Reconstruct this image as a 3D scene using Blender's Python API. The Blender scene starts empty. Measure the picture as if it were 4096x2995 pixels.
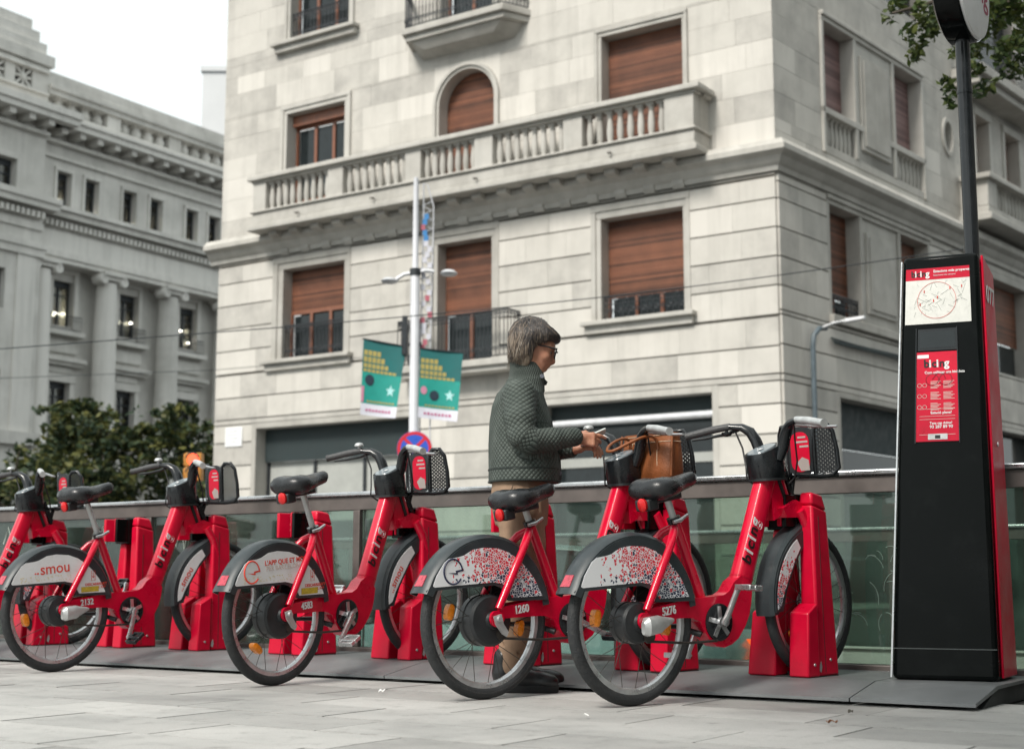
import bpy, bmesh, math, random
import numpy as np
from mathutils import Vector, Matrix
R = math.radians
rnd = random.Random(7)
SC = bpy.context.scene
COL = SC.collection

# ------------------------------------------------------------------ camera, sky, sun, exposure
cam_d = bpy.data.cameras.new('camera')
cam = bpy.data.objects.new('camera', cam_d); COL.objects.link(cam)
cam_d.lens = 50; cam_d.sensor_width = 36; cam_d.clip_start = 0.05; cam_d.clip_end = 900
cam.location = (0, 0, 0.53)
cam.rotation_euler = (R(90 + 8.143), 0, 0)
cam_d.dof.use_dof = True; cam_d.dof.focus_distance = 6.5; cam_d.dof.aperture_fstop = 3.0
SC.camera = cam

SUN_EL, SUN_AZ = 46.0, 216.0          # azimuth of the light's origin, from +Y clockwise
world = bpy.data.worlds.new('World'); SC.world = world; world.use_nodes = True
wn = world.node_tree.nodes; wl = world.node_tree.links; wn.clear()
sky = wn.new('ShaderNodeTexSky'); sky.sky_type = 'NISHITA'; sky.sun_disc = False
sky.sun_elevation = R(SUN_EL); sky.sun_rotation = R(SUN_AZ); sky.air_density = 1.0; sky.dust_density = 3.0; sky.altitude = 50
hs = wn.new('ShaderNodeHueSaturation'); hs.inputs['Saturation'].default_value = 0.30; wl.new(sky.outputs[0], hs.inputs['Color'])
mixc = wn.new('ShaderNodeMix'); mixc.data_type = 'RGBA'; mixc.inputs[0].default_value = 0.88   # thin bright overcast
wl.new(hs.outputs[0], mixc.inputs[6]); mixc.inputs[7].default_value = (6.6, 7.12, 7.05, 1)
bg = wn.new('ShaderNodeBackground'); bg.inputs[1].default_value = 0.064
wo = wn.new('ShaderNodeOutputWorld'); wl.new(mixc.outputs[2], bg.inputs[0]); wl.new(bg.outputs[0], wo.inputs[0])
sun_d = bpy.data.lights.new('sun', 'SUN'); sun_d.energy = 1.5; sun_d.angle = R(16); sun_d.color = (1.0, 0.945, 0.87)
sun = bpy.data.objects.new('sun', sun_d); COL.objects.link(sun)
_a = R(SUN_AZ); _e = R(SUN_EL)
_dir = Vector((math.sin(_a) * math.cos(_e), math.cos(_a) * math.cos(_e), math.sin(_e)))
sun.rotation_euler = _dir.to_track_quat('Z', 'Y').to_euler(); sun.location = (-8, -12, 14)
SC.view_settings.view_transform = 'Standard'; SC.view_settings.look = 'None'
SC.view_settings.exposure = 1.42; SC.view_settings.gamma = 1.0; SC.view_settings.use_curve_mapping = False
SC.render.engine = 'CYCLES'; SC.cycles.use_denoising = True
SC.cycles.max_bounces = 7; SC.cycles.transparent_max_bounces = 16; SC.cycles.caustics_reflective = False; SC.cycles.caustics_refractive = False

# ------------------------------------------------------------------ helpers
class Fr:                                   # a facade frame: u along, w outwards, z up
    def __init__(s, o, d, n): s.o = Vector(o); s.d = Vector(d); s.n = Vector(n)
    def __call__(s, u, w, z): return s.o + s.d * u + s.n * w + Vector((0, 0, z))

def azv(deg): return Vector((math.sin(R(deg)), math.cos(R(deg)), 0))

class MB:
    def __init__(s, fr=None): s.v = []; s.f = []; s.fr = fr; s.mi = []
    def add(s, vs, fs, mi=0):
        b = len(s.v); fr = s.fr
        s.v += [tuple(fr(*p)) if fr else tuple(p) for p in vs]
        s.f += [tuple(i + b for i in f) for f in fs]; s.mi += [mi] * len(fs); return s
    def box(s, x0, x1, y0, y1, z0, z1, mi=0):
        return s.add([(x0,y0,z0),(x1,y0,z0),(x1,y1,z0),(x0,y1,z0),(x0,y0,z1),(x1,y0,z1),(x1,y1,z1),(x0,y1,z1)],
              [(0,3,2,1),(4,5,6,7),(0,1,5,4),(1,2,6,5),(2,3,7,6),(3,0,4,7)], mi)
    def hexa(s, q0, q1, mi=0):               # two quads (lists of 4 points) joined
        return s.add(list(q0) + list(q1), [(0,3,2,1),(4,5,6,7),(0,1,5,4),(1,2,6,5),(2,3,7,6),(3,0,4,7)], mi)
    def prism(s, poly, a, b, ax='y', mi=0):  # 2-D polygon pushed from a to b along an axis
        n = len(poly)
        m = {'y': lambda p, t: (p[0], t, p[1]), 'x': lambda p, t: (t, p[0], p[1]), 'z': lambda p, t: (p[0], p[1], t)}[ax]
        return s.add([m(p, a) for p in poly] + [m(p, b) for p in poly],
              [tuple(range(n)), tuple(range(2*n-1, n-1, -1))] + [(i, (i+1) % n, n + (i+1) % n, n + i) for i in range(n)], mi)
    def tube(s, pts, r, n=8, cap=True, closed=False, flat=1.0, mi=0, upv=None):
        P = [Vector(p) for p in pts]; k = len(P)
        rr = list(r) if isinstance(r, (list, tuple)) else [r] * k
        T = []
        for i in range(k):
            if closed: t = P[(i+1) % k] - P[i-1]
            else: t = P[min(i+1, k-1)] - P[max(i-1, 0)]
            T.append(t.normalized() if t.length > 1e-9 else Vector((0,0,1)))
        u = Vector(upv) if upv else (Vector((0,0,1)) if abs(T[0].z) < .9 else Vector((1,0,0)))
        vs = []
        for i in range(k):
            u = u - T[i] * u.dot(T[i])
            if u.length < 1e-6: u = T[i].orthogonal()
            u.normalize(); w = T[i].cross(u)
            for j in range(n):
                a = 2 * math.pi * j / n
                vs.append(P[i] + (u * math.cos(a) + w * (math.sin(a) * flat)) * rr[i])
        fs = []
        for i in range(k if closed else k - 1):
            i2 = (i + 1) % k
            for j in range(n): fs.append((i*n + j, i*n + (j+1) % n, i2*n + (j+1) % n, i2*n + j))
        if cap and not closed: fs += [tuple(range(n-1, -1, -1)), tuple(range((k-1)*n, k*n))]
        return s.add(vs, fs, mi)
    def lathe(s, prof, o=(0,0,0), ax=(0,0,1), n=24, mi=0, closed=False):   # prof: (radius, height)
        o = Vector(o); a = Vector(ax).normalized(); u = a.orthogonal().normalized(); w = a.cross(u); k = len(prof)
        vs = [o + a*h + (u*math.cos(2*math.pi*j/n) + w*math.sin(2*math.pi*j/n))*max(r, 1e-5) for r, h in prof for j in range(n)]
        fs = [(i*n+j, i*n+(j+1) % n, ((i+1) % k)*n+(j+1) % n, ((i+1) % k)*n+j) for i in range(k if closed else k-1) for j in range(n)]
        if not closed: fs += [tuple(range(n-1, -1, -1)), tuple(range((k-1)*n, k*n))]
        return s.add(vs, fs, mi)
    def mesh(s, name, fixn=True, smooth=None):
        me = bpy.data.meshes.new(name); me.from_pydata(s.v, [], s.f)
        if any(s.mi): me.polygons.foreach_set('material_index', s.mi)
        if fixn:
            bm = bmesh.new(); bm.from_mesh(me); bmesh.ops.recalc_face_normals(bm, faces=bm.faces); bm.to_mesh(me); bm.free()
        if smooth:
            me.shade_smooth(); me.set_sharp_from_angle(angle=R(smooth))
        return me
    def build(s, name, mats, parent=None, smooth=None, bevel=None, fixn=True, kind=None, label=None):
        return ob(name, s.mesh(name, fixn, smooth), mats, parent, bevel, kind, label)

def ob(name, me, mats, parent=None, bevel=None, kind=None, label=None):
    if not isinstance(mats, (list, tuple)): mats = [mats]
    if len(me.materials) == 0:
        for m in mats: me.materials.append(m)
    o = bpy.data.objects.new(name, me); COL.objects.link(o)
    if parent: o.parent = parent
    if bevel:
        b = o.modifiers.new('bevel', 'BEVEL'); b.width = bevel; b.segments = 2; b.limit_method = 'ANGLE'; b.angle_limit = R(40)
        if not me.has_custom_normals: me.shade_smooth(); me.set_sharp_from_angle(angle=R(50))
    if kind: o['kind'] = kind
    if label: o['label'] = label
    return o

def tag(o, label, cat, group=None):
    o['label'] = label; o['category'] = cat
    if group: o['group'] = group
    return o
def thing(name, label, cat, loc=(0,0,0), rz=0, group=None):
    o = bpy.data.objects.new(name, None); COL.objects.link(o); o.location = loc; o.rotation_euler = (0, 0, rz); o.empty_display_size = .1
    return tag(o, label, cat, group)
def struct(o): o['kind'] = 'structure'; return o
_shared = {}
def copy_to(src, name, mtx, parent):         # another object on the same mesh data
    o = bpy.data.objects.new(name, src); COL.objects.link(o); o.parent = parent; o.matrix_local = mtx; return o
def arc(cx, cy, r, a0, a1, n): return [(cx + r*math.cos(R(a0+(a1-a0)*i/n)), cy + r*math.sin(R(a0+(a1-a0)*i/n))) for i in range(n+1)]
def rrect(x0, x1, y0, y1, r, n=4):
    return arc(x1-r, y1-r, r, 0, 90, n) + arc(x0+r, y1-r, r, 90, 180, n) + arc(x0+r, y0+r, r, 180, 270, n) + arc(x1-r, y0+r, r, 270, 360, n)

_fontcache = {}
def text(name, s, size, mat, parent, mtx, depth=0.0008, align='LEFT', shear=0.0, bold=0.0, space=1.0):
    c = bpy.data.curves.new(name, 'FONT'); c.body = s; c.size = size; c.extrude = depth; c.align_x = align; c.shear = shear; c.offset = bold
    c.space_character = space; c.resolution_u = 3
    t = bpy.data.objects.new('tmp', c); COL.objects.link(t)
    dg = bpy.context.evaluated_depsgraph_get(); me = bpy.data.meshes.new_from_object(t.evaluated_get(dg))
    bpy.data.objects.remove(t); bpy.data.curves.remove(c); me.name = name; me.materials.clear()
    o = ob(name, me, mat, parent); o.matrix_local = mtx; return o
def plane_m(o, right, up):                   # matrix with local x = right, y = up, z = facing
    x = Vector(right).normalized(); y = Vector(up); y = (y - x*y.dot(x)).normalized(); z = x.cross(y)
    m = Matrix((x, y, z)).transposed().to_4x4(); m.translation = Vector(o); return m

# ------------------------------------------------------------------ materials
def nmat(name):
    m = bpy.data.materials.new(name); m.use_nodes = True; nt = m.node_tree; nt.nodes.clear()
    out = nt.nodes.new('ShaderNodeOutputMaterial'); b = nt.nodes.new('ShaderNodeBsdfPrincipled'); nt.links.new(b.outputs[0], out.inputs[0])
    return m, nt, b, out
def N(nt, t, **k):
    n = nt.nodes.new(t)
    for a, v in k.items():
        if isinstance(a, str) and a.startswith('i_'): n.inputs[a[2:].replace('_', ' ')].default_value = v
        else: setattr(n, a, v)
    return n
def ramp(nt, src, stops):
    r = nt.nodes.new('ShaderNodeValToRGB'); e = r.color_ramp.elements
    while len(e) < len(stops): e.new(.5)
    for i, (p, c) in enumerate(stops): e[i].position = p; e[i].color = (*c, 1) if len(c) == 3 else c
    nt.links.new(src, r.inputs[0]); return r
def mixrgb(nt, fac, a, b, mode='MIX'):
    m = nt.nodes.new('ShaderNodeMix'); m.data_type = 'RGBA'; m.blend_type = mode
    for s, v in ((0, fac), (6, a), (7, b)):
        if hasattr(v, 'is_linked') or isinstance(v, bpy.types.NodeSocket): nt.links.new(v, m.inputs[s])
        else: m.inputs[s].default_value = v if s == 0 else ((*v, 1) if len(v) == 3 else v)
    return m.outputs[2]
def paint(name, col, rough=.4, metal=0.0, var=.12, scale=6.0, bump=0.0, bscale=60.0, dirt=None, dirt_amt=.5, coat=0.0, spec=.5, rvar=.12):
    m, nt, b, out = nmat(name)
    tc = N(nt, 'ShaderNodeTexCoord'); no = N(nt, 'ShaderNodeTexNoise', i_Scale=scale, i_Detail=5.0, i_Roughness=.6); nt.links.new(tc.outputs['Object'], no.inputs['Vector'])
    lo = tuple(c*(1-var) for c in col); hi = tuple(min(1, c*(1+var)) for c in col)
    c = ramp(nt, no.outputs[0], [(.3, lo), (.7, hi)]).outputs[0]
    if dirt:
        n2 = N(nt, 'ShaderNodeTexNoise', i_Scale=scale*2.3, i_Detail=8.0, i_Roughness=.7); nt.links.new(tc.outputs['Object'], n2.inputs['Vector'])
        f = ramp(nt, n2.outputs[0], [(.52, (0,0,0)), (.75, (dirt_amt,)*3)]).outputs[0]; c = mixrgb(nt, f, c, dirt)
    nt.links.new(c, b.inputs['Base Color'])
    rr = ramp(nt, no.outputs[0], [(.3, (max(0,rough-rvar),)*3), (.7, (min(1,rough+rvar),)*3)]); nt.links.new(rr.outputs[0], b.inputs['Roughness'])
    b.inputs['Metallic'].default_value = metal; b.inputs['Specular IOR Level'].default_value = spec
    if coat: b.inputs['Coat Weight'].default_value = coat; b.inputs['Coat Roughness'].default_value = .12
    if bump:
        n3 = N(nt, 'ShaderNodeTexNoise', i_Scale=bscale, i_Detail=3.0); nt.links.new(tc.outputs['Object'], n3.inputs['Vector'])
        bp = N(nt, 'ShaderNodeBump', i_Strength=bump, i_Distance=.01); nt.links.new(n3.outputs[0], bp.inputs['Height']); nt.links.new(bp.outputs[0], b.inputs['Normal'])
    return m
def emit(name, col, s):
    m = bpy.data.materials.new(name); m.use_nodes = True; nt = m.node_tree; nt.nodes.clear()
    o = nt.nodes.new('ShaderNodeOutputMaterial'); e = nt.nodes.new('ShaderNodeEmission'); e.inputs[0].default_value = (*col, 1); e.inputs[1].default_value = s
    nt.links.new(e.outputs[0], o.inputs[0]); return m
def stone(name, c0, c1, c2, scale=1.6, streak=.35, tone=.5, rough=.85):
    m, nt, b, out = nmat(name)
    geo = N(nt, 'ShaderNodeNewGeometry'); oi = N(nt, 'ShaderNodeObjectInfo')
    n1 = N(nt, 'ShaderNodeTexNoise', i_Scale=scale, i_Detail=7.0, i_Roughness=.62); nt.links.new(geo.outputs['Position'], n1.inputs['Vector'])
    ta = ramp(nt, oi.outputs['Random'], [(0, (0,0,0)), (.45, (.32,)*3), (.8, (.55,)*3), (1, (1,1,1))])
    ma = N(nt, 'ShaderNodeMath', operation='MULTIPLY_ADD'); ma.inputs[1].default_value = tone; nt.links.new(ta.outputs[0], ma.inputs[0])
    sb = N(nt, 'ShaderNodeMath', operation='MULTIPLY'); sb.inputs[1].default_value = .62; nt.links.new(n1.outputs[0], sb.inputs[0]); nt.links.new(sb.outputs[0], ma.inputs[2])
    c = ramp(nt, ma.outputs[0], [(.22, c2), (.45, c1), (.78, c0)]).outputs[0]
    mp = N(nt, 'ShaderNodeMapping'); mp.inputs['Scale'].default_value = (2.2, 2.2, .16); nt.links.new(geo.outputs['Position'], mp.inputs[0])
    n2 = N(nt, 'ShaderNodeTexNoise', i_Scale=1.4, i_Detail=6.0, i_Roughness=.65); nt.links.new(mp.outputs[0], n2.inputs['Vector'])
    f = ramp(nt, n2.outputs[0], [(.48, (0,0,0)), (.78, (streak,)*3)]).outputs[0]
    c = mixrgb(nt, f, c, tuple(x*.55 for x in c1)); nt.links.new(c, b.inputs['Base Color'])
    b.inputs['Roughness'].default_value = rough; b.inputs['Specular IOR Level'].default_value = .25
    n3 = N(nt, 'ShaderNodeTexNoise', i_Scale=38.0, i_Detail=4.0); nt.links.new(geo.outputs['Position'], n3.inputs['Vector'])
    bp = N(nt, 'ShaderNodeBump', i_Strength=.22, i_Distance=.012); nt.links.new(n3.outputs[0], bp.inputs['Height']); nt.links.new(bp.outputs[0], b.inputs['Normal'])
    return m
M = {}
M['stone'] = stone('limestone', (.62,.595,.55), (.52,.50,.46), (.37,.355,.33), tone=.55)
M['stone_trim'] = stone('limestone_trim', (.56,.545,.51), (.48,.465,.43), (.36,.345,.315), tone=.22, streak=.45)
M['stone_joint'] = paint('joint_mortar', (.20,.19,.175), .95, var=.2)
M['bank_stone'] = stone('bank_stone', (.72,.70,.66), (.64,.625,.59), (.46,.45,.42), scale=.7, tone=.25, streak=.5)
M['pale_render'] = paint('pale_render', (.60,.61,.62), .9, var=.05, scale=.4)
def slatmat(name, lo, hi):
    m, nt, b, out = nmat(name); oi = N(nt, 'ShaderNodeObjectInfo'); geo = N(nt, 'ShaderNodeNewGeometry'); n1 = N(nt, 'ShaderNodeTexNoise', i_Scale=2.5, i_Detail=5.0); nt.links.new(geo.outputs['Position'], n1.inputs['Vector'])
    ad = N(nt, 'ShaderNodeMath', operation='MULTIPLY_ADD'); ad.inputs[1].default_value = .55; nt.links.new(oi.outputs['Random'], ad.inputs[0]); sb = N(nt, 'ShaderNodeMath', operation='MULTIPLY'); sb.inputs[1].default_value = .6; nt.links.new(n1.outputs[0], sb.inputs[0]); nt.links.new(sb.outputs[0], ad.inputs[2])
    c = ramp(nt, ad.outputs[0], [(.2, lo), (.95, hi)]); nt.links.new(c.outputs[0], b.inputs['Base Color']); b.inputs['Roughness'].default_value = .6; return m
M['shutter'] = slatmat('shutter_brown', (.075,.034,.022), (.27,.108,.060))
M['shutter_pale'] = slatmat('shutter_faded', (.14,.085,.085), (.34,.22,.21))
M['wood'] = paint('window_wood', (.21,.085,.05), .45, var=.25, scale=9.0)
M['iron'] = paint('wrought_iron', (.035,.04,.045), .5, .4, var=.3, scale=20.0)
M['glass_dark'] = paint('window_glass', (.015,.02,.022), .07, var=.2, spec=.45, rvar=.03)
M['curtain'] = paint('curtain', (.55,.55,.52), .9, var=.1, scale=9.0)
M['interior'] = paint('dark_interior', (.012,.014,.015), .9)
M['awning'] = paint('awning_dark', (.02,.032,.034), .7, var=.2)
M['blind'] = paint('shop_blind', (.36,.37,.35), .8, var=.12, scale=2.0)
M['steel'] = paint('brushed_steel', (.55,.56,.57), .3, .9, var=.1, scale=12.0, dirt=(.3,.28,.25), dirt_amt=.4)
M['zinc'] = paint('galvanised', (.62,.63,.65), .5, .3, var=.1, scale=8.0)
# ------------------------------------------------------------------ the stone corner building
PC = Vector((5.3546, 28.0, 0))
dL = azv(-56); nL = Vector((-dL.y, dL.x, 0))
if nL.dot(-PC) < 0: nL = -nL
dR = azv(40); nR = Vector((dR.y, -dR.x, 0))
if nR.dot(-PC) < 0: nR = -nR
LO = Fr((0,0,0), dL, nL); RO = Fr((0,0,0), dR, nR)      # local to the building's empty
bld = thing('apartment_building', 'pale limestone corner apartment block with brown roller shutters and a long stone balcony', 'building', PC)

def cells(u0, u1, z0, z1, ops, zc=None):
    """rectangles of [u0,u1]x[z0,z1] left free by the openings, cut at the course lines zc"""
    zs = sorted({z0, z1, *[z for o in ops for z in (o[2], o[3]) if z0 < z < z1]})
    if zc:
        for z in zc:
            if z0 < z < z1 and all(abs(z - q) > .09 for q in zs): zs.append(z)
        zs = sorted(set(zs))
    out = []
    for a, b in zip(zs, zs[1:]):
        m = (a + b) / 2; iv = [(u0, u1)]
        for o in ops:
            if o[2] < m < o[3]:
                nx = []
                for p, q in iv:
                    if o[1] <= p or o[0] >= q: nx.append((p, q)); continue
                    if o[0] > p: nx.append((p, o[0]))
                    if o[1] < q: nx.append((o[1], q))
                iv = nx
        out += [(p, q, a, b) for p, q in iv if q - p > .02]
    return out

unit = MB().box(0,1,0,1,0,1).mesh('stone')
unit.materials.append(M['stone'])
ucube = {}
def stone_obj(fr, parent, u0, u1, w0, w1, z0, z1, name='stone', mesh=None):
    m = Matrix((fr.d*(u1-u0), fr.n*(w1-w0), Vector((0,0,z1-z0)))).transposed().to_4x4(); m.translation = fr(u0, w0, z0)
    return copy_to(mesh or unit, name, m, parent)

# openings incl. surrounds (u0,u1,z0,z1)
OPL = [(11.2,13.8,5.72,8.63), (6.78,8.78,5.12,8.63), (1.93,4.34,5.75,8.60),      # first floor
       (11.3,13.66,9.3,12.64), (6.8,8.7,9.3,12.68), (1.92,4.22,9.3,12.62),        # second floor
       (11.25,13.6,14.1,17.0), (6.8,8.7,13.3,17.0), (1.9,4.2,14.1,17.0),          # third floor
       (9.15,14.40,0.0,4.42), (1.36,5.75,0.0,4.42)]                              # shops
OPR = [(2.05,7.30,9.6,12.78), (2.05,7.30,5.85,8.66), (2.25,7.2,0,4.42), (8.35,9.2,11.0,12.12),
       (10.4,11.65,9.3,12.8), (12.45,13.8,9.3,12.8), (10.4,13.8,5.85,8.5), (9.4,14.0,0,4.42), (10.4,13.8,14.0,17.0), (2.05,7.3,14.1,17.0)]
UL, UR, ZT = 15.75, 17.0, 17.6
JZ = [2.77 + .597*k for k in range(-4, 11)]
mbw = MB(LO)
for a, b, c, d in cells(0, UL, 0, ZT, OPL): mbw.box(a, b, -.55, -.03, c, d)
mbw.fr = RO
for a, b, c, d in cells(.55, UR, 0, ZT, OPR): mbw.box(a, b, -.55, -.03, c, d)
mbw.build('wall', M['stone_joint'], bld)
# stones
LST, RST = [], []
def lay(lst, u_end, ops, lo, ztop_low, upper_h, base):
    for (z0, z1, zc, wlow) in ((0.0, 8.68, JZ, True), (9.3, ZT, [9.3 + upper_h*k for k in range(1, 20)], False)):
        row = 0
        for a, b, c, d in cells(lo, u_end, z0, z1, ops, zc):
            k = int(round(c*100)); rr = random.Random(k*31 + int(a*100)); L = 1.15 if not wlow else 1.35
            u = a; first = True
            while u < b - .01:
                step = L*rr.uniform(.75, 1.25)
                if first: step *= rr.uniform(.45, 1.0); first = False
                e = min(b, u + step)
                if b - e < .3: e = b
                gap = .004
                if wlow: lst.append((u+gap/2, e-gap/2, -.06, .055 + rr.uniform(0,.003), c + .016, d - .016))
                else: lst.append((u+gap/2, e-gap/2, -.06, rr.uniform(0,.006), c + .0025, d - .0025))
                u = e
lay(LST, UL, OPL, 0.0, 8.68, .56, 0)
lay(RST, UR, OPR, 0.0, 8.68, .56, 0)
LST.sort(key=lambda s: -(s[1]-s[0])*(s[5]-s[4])/(28 + .56*s[0])**2)
keep = [(LO, s) for s in LST if s[4] > .9][:215] + [(RO, s) for s in RST if s[1] < 8.5 and s[4] > .9 and s[4] < 14]
keep = keep[:298]
kset = {(f is LO, s) for f, s in keep}
for f, s in keep: stone_obj(f, bld, *s)
mbr = MB(LO)
for s in LST:
    if (True, s) not in kset: mbr.box(*s)
mbr.fr = RO
for s in RST:
    if (False, s) not in kset: mbr.box(*s)
mbr.build('masonry', M['stone'], bld, kind='stuff')

# cornice, string courses and plinth (profile in w,z run round the corner)
def run_profile(name, prof, uL, uR, u0L=0.0, u0R=0.0, m='stone_trim', parent=bld):
    mb = MB(); n = len(prof)
    def P(fr, u, w, z): return fr(u, w, z)
    # the mitre at the corner: the point at w out from both facades
    c = nL.dot(nR); s = 1/(1+c)
    vs = [P(LO, uL, w, z) for w, z in prof] + [(nL+nR)*(w*s) + Vector((0,0,z)) for w, z in prof] + [P(RO, uR, w, z) for w, z in prof]
    fs = [(k*n+i, k*n+(i+1) % n, (k+1)*n+(i+1) % n, (k+1)*n+i) for k in range(2) for i in range(n)] + [tuple(range(n)), tuple(range(2*n, 3*n))]
    mb.add(vs, fs); return mb.build(name, M[m], parent, smooth=30)
run_profile('cornice', [(-.1,8.70),(.10,8.70),(.12,8.80),(.20,8.86),(.26,8.97),(.36,9.02),(.40,9.05),(.40,9.16),(.36,9.20),(.30,9.29),(-.1,9.29)], 16.0, UR)

def surround(fr, par, u0, u1, z0, z1, fu, fz, dep=.42, proud=.075, sill=None, bottom=False):
    """moulded stone frame round an opening u0..u1,z0..z1 that fills out to fu,fz"""
    mb = MB(fr)
    a, b = fu
    for k, (i, pr) in enumerate(((0.0, proud), (.5, proud*.55))):
        ua = a + (u0-a)*i; ub = b + (u1-b)*i; zt = fz + (z1-fz)*i
        ua2 = a + (u0-a)*(i+.5); ub2 = b + (u1-b)*(i+.5); zt2 = fz + (z1-fz)*(i+.5)
        mb.box(ua, ua2, -dep, pr, z0, zt2); mb.box(ub2, ub, -dep, pr, z0, zt2); mb.box(ua, ub, -dep, pr, zt2 + .001, zt)
    o = mb.build('window_surround', M['stone_trim'], par, bevel=.012)
    if sill:
        s = MB(fr).box(sill[0], sill[1], -.40, .27, sill[3]-.10, sill[3]); s.box(sill[0]+.06, sill[1]-.06, -.40, .16, sill[2], sill[3]-.102)
        s.build('window_sill', M['stone_trim'], par, bevel=.015)
    return o
slat_me = {}
def shutter(fr, par, u0, u1, z0, z1, w=-.30, m='shutter', clip=None):
    root = MB(fr).box(u0, u1, w-.03, w-.012, z0, z1)
    if clip: root = MB(fr).prism([(p[0], p[1]) for p in clip], w-.03, w-.012, 'y')
    r = root.build('shutter', M['interior'], par)
    if m not in slat_me:
        me = MB().add([(0,0,0),(1,0,0),(1,1,.15),(0,1,.15),(0,0,.94),(1,0,.94),(1,1,.8),(0,1,.8)], [(0,3,2,1),(4,5,6,7),(0,1,5,4),(1,2,6,5),(2,3,7,6),(3,0,4,7)]).mesh('slat')
        me.materials.append(M[m]); slat_me[m] = me
    p = .058; z = z0; k = 0
    while z < z1 - .01:
        e = min(z+p, z1); ua, ub = u0, u1
        if clip:
            zz = (z+e)/2; c = (u0+u1)/2; rad = (u1-u0)/2; zs = z1-rad
            if zz > zs:
                hw = math.sqrt(max(0, rad*rad - (zz-zs)**2)); ua, ub = c-hw, c+hw
        if ub-ua > .05:
            mtx = Matrix((fr.d*(ub-ua), fr.n*.016, Vector((0,0,e-z)))).transposed().to_4x4(); mtx.translation = fr(ua, w-.012, z)
            copy_to(slat_me[m], 'slat', mtx, r)
        z = e
    return r
def sash(fr, par, u0, u1, z0, z1, nx=3, rows=(.5,), w=-.34, back='curtain', mat='wood', fw=.06):
    f = MB(fr); f.box(u0, u0+fw, w, w+.06, z0, z1); f.box(u1-fw, u1, w, w+.06, z0, z1); f.box(u0+fw, u1-fw, w, w+.06, z1-fw, z1); f.box(u0+fw, u1-fw, w, w+.06, z0, z0+fw)
    us = [u0+fw + (u1-u0-2*fw)*k/nx for k in range(nx+1)]
    for u in us[1:-1]: f.box(u-.045, u+.045, w+.001, w+.062, z0+fw, z1-fw)
    zs = [z0+fw] + [z0+fw + (z1-z0-2*fw)*r for r in rows] + [z1-fw]
    for z in zs[1:-1]: f.box(u0+fw, u1-fw, w+.002, w+.05, z-.03, z+.03)
    win = f.build('window', M[mat], par)
    for i in range(nx):
        for a, b in zip(zs, zs[1:]):
            MB(fr).box(us[i]+.046, us[i+1]-.046, w+.012, w+.02, a+.032, b-.032).build('pane', M['glass_dark'], win)
    if back: MB(fr).box(u0+.1, u1-.1, w-.25, w-.2, z0, z1).build('curtain', M[back], par)
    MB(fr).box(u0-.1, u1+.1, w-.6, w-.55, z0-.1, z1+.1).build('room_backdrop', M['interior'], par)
    return win
def scroll(mb, fr, u, w, z, r, s=1):
    pts = [fr(u + s*r*(1-t*.75)*math.cos(t*9), w, z + r*(1-t*.75)*math.sin(t*9)) for t in [i/14 for i in range(15)]]
    old = mb.fr; mb.fr = None; mb.tube(pts, .009, 5); mb.fr = old
def railing(fr, par, path, z0, z1, pitch=.12, ornate=True, name='iron_railing'):
    """path: list of (u,w); bars as sub-parts, rails and scrolls in the railing's own mesh"""
    mb = MB(fr)
    for (a, b) in zip(path, path[1:]):
        L = math.hypot(b[0]-a[0], b[1]-a[1]); n = max(2, int(L/pitch))
        for z, h in ((z1, .022), (z0+.06, .014), (z1-.16, .012)):
            old = mb.fr; mb.fr = None; mb.tube([fr(a[0],a[1],z), fr(b[0],b[1],z)], h, 6); mb.fr = old
        if ornate:
            for k in range(n):
                t = (k+.5)/n; scroll(mb, fr, a[0]+(b[0]-a[0])*t, a[1]+(b[1]-a[1])*t, z0+.22, .055, 1 if k % 2 else -1)
                scroll(mb, fr, a[0]+(b[0]-a[0])*t, a[1]+(b[1]-a[1])*t, z1-.08, .05, -1 if k % 2 else 1)
    r = mb.build(name, M['iron'], par, smooth=60)
    if 'bar' not in ucube:
        me = MB().lathe([(.008,0),(.008,1)], n=6).mesh('bar'); me.materials.append(M['iron']); ucube['bar'] = me
    for (a, b) in zip(path, path[1:]):
        L = math.hypot(b[0]-a[0], b[1]-a[1]); n = max(2, int(L/pitch))
        for k in range(n+1):
            t = k/n; m = Matrix.Diagonal((1.3,1.3,z1-z0-.06,1)); m.translation = fr(a[0]+(b[0]-a[0])*t, a[1]+(b[1]-a[1])*t, z0+.06); copy_to(ucube['bar'], 'bar', m, r)
    return r

# --- first floor, left facade
surround(LO, bld, 11.42, 13.46, 5.98, 8.30, (11.2,13.8), 8.62, sill=(11.08,14.0,5.70,5.97))
shutter(LO, bld, 11.42, 13.46, 7.22, 8.30); sash(LO, bld, 11.42, 13.46, 5.98, 7.22, 3, (), back='curtain'); railing(LO, bld, [(11.44,-.06),(13.44,-.06)], 5.97, 6.85)
surround(LO, bld, 7.0, 8.55, 5.4, 8.30, (6.78,8.78), 8.62)
shutter(LO, bld, 7.0, 8.55, 6.70, 8.30); sash(LO, bld, 7.0, 8.55, 5.40, 6.70, 2, (), back='curtain')
surround(LO, bld, 2.10, 4.10, 6.02, 8.28, (1.93,4.34), 8.59, sill=(1.80,4.52,5.74,6.01))
shutter(LO, bld, 2.10, 4.10, 6.62, 8.28); sash(LO, bld, 2.10, 4.10, 6.02, 6.62, 3, (), back=None); railing(LO, bld, [(2.12,-.06),(4.08,-.06)], 6.01, 6.55, .14)
# small iron balcony in the middle
bal = MB(LO).box(6.15, 9.4, -.02, .58, 5.22, 5.38); bal.box(6.25, 9.3, -.02, .5, 5.10, 5.218); bo = bal.build('small_balcony', M['stone_trim'], bld, bevel=.02)
railing(LO, bo, [(6.22,.0),(6.22,.52),(9.33,.52),(9.33,.0)], 5.37, 6.45, .105, True, 'iron_railing')
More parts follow.
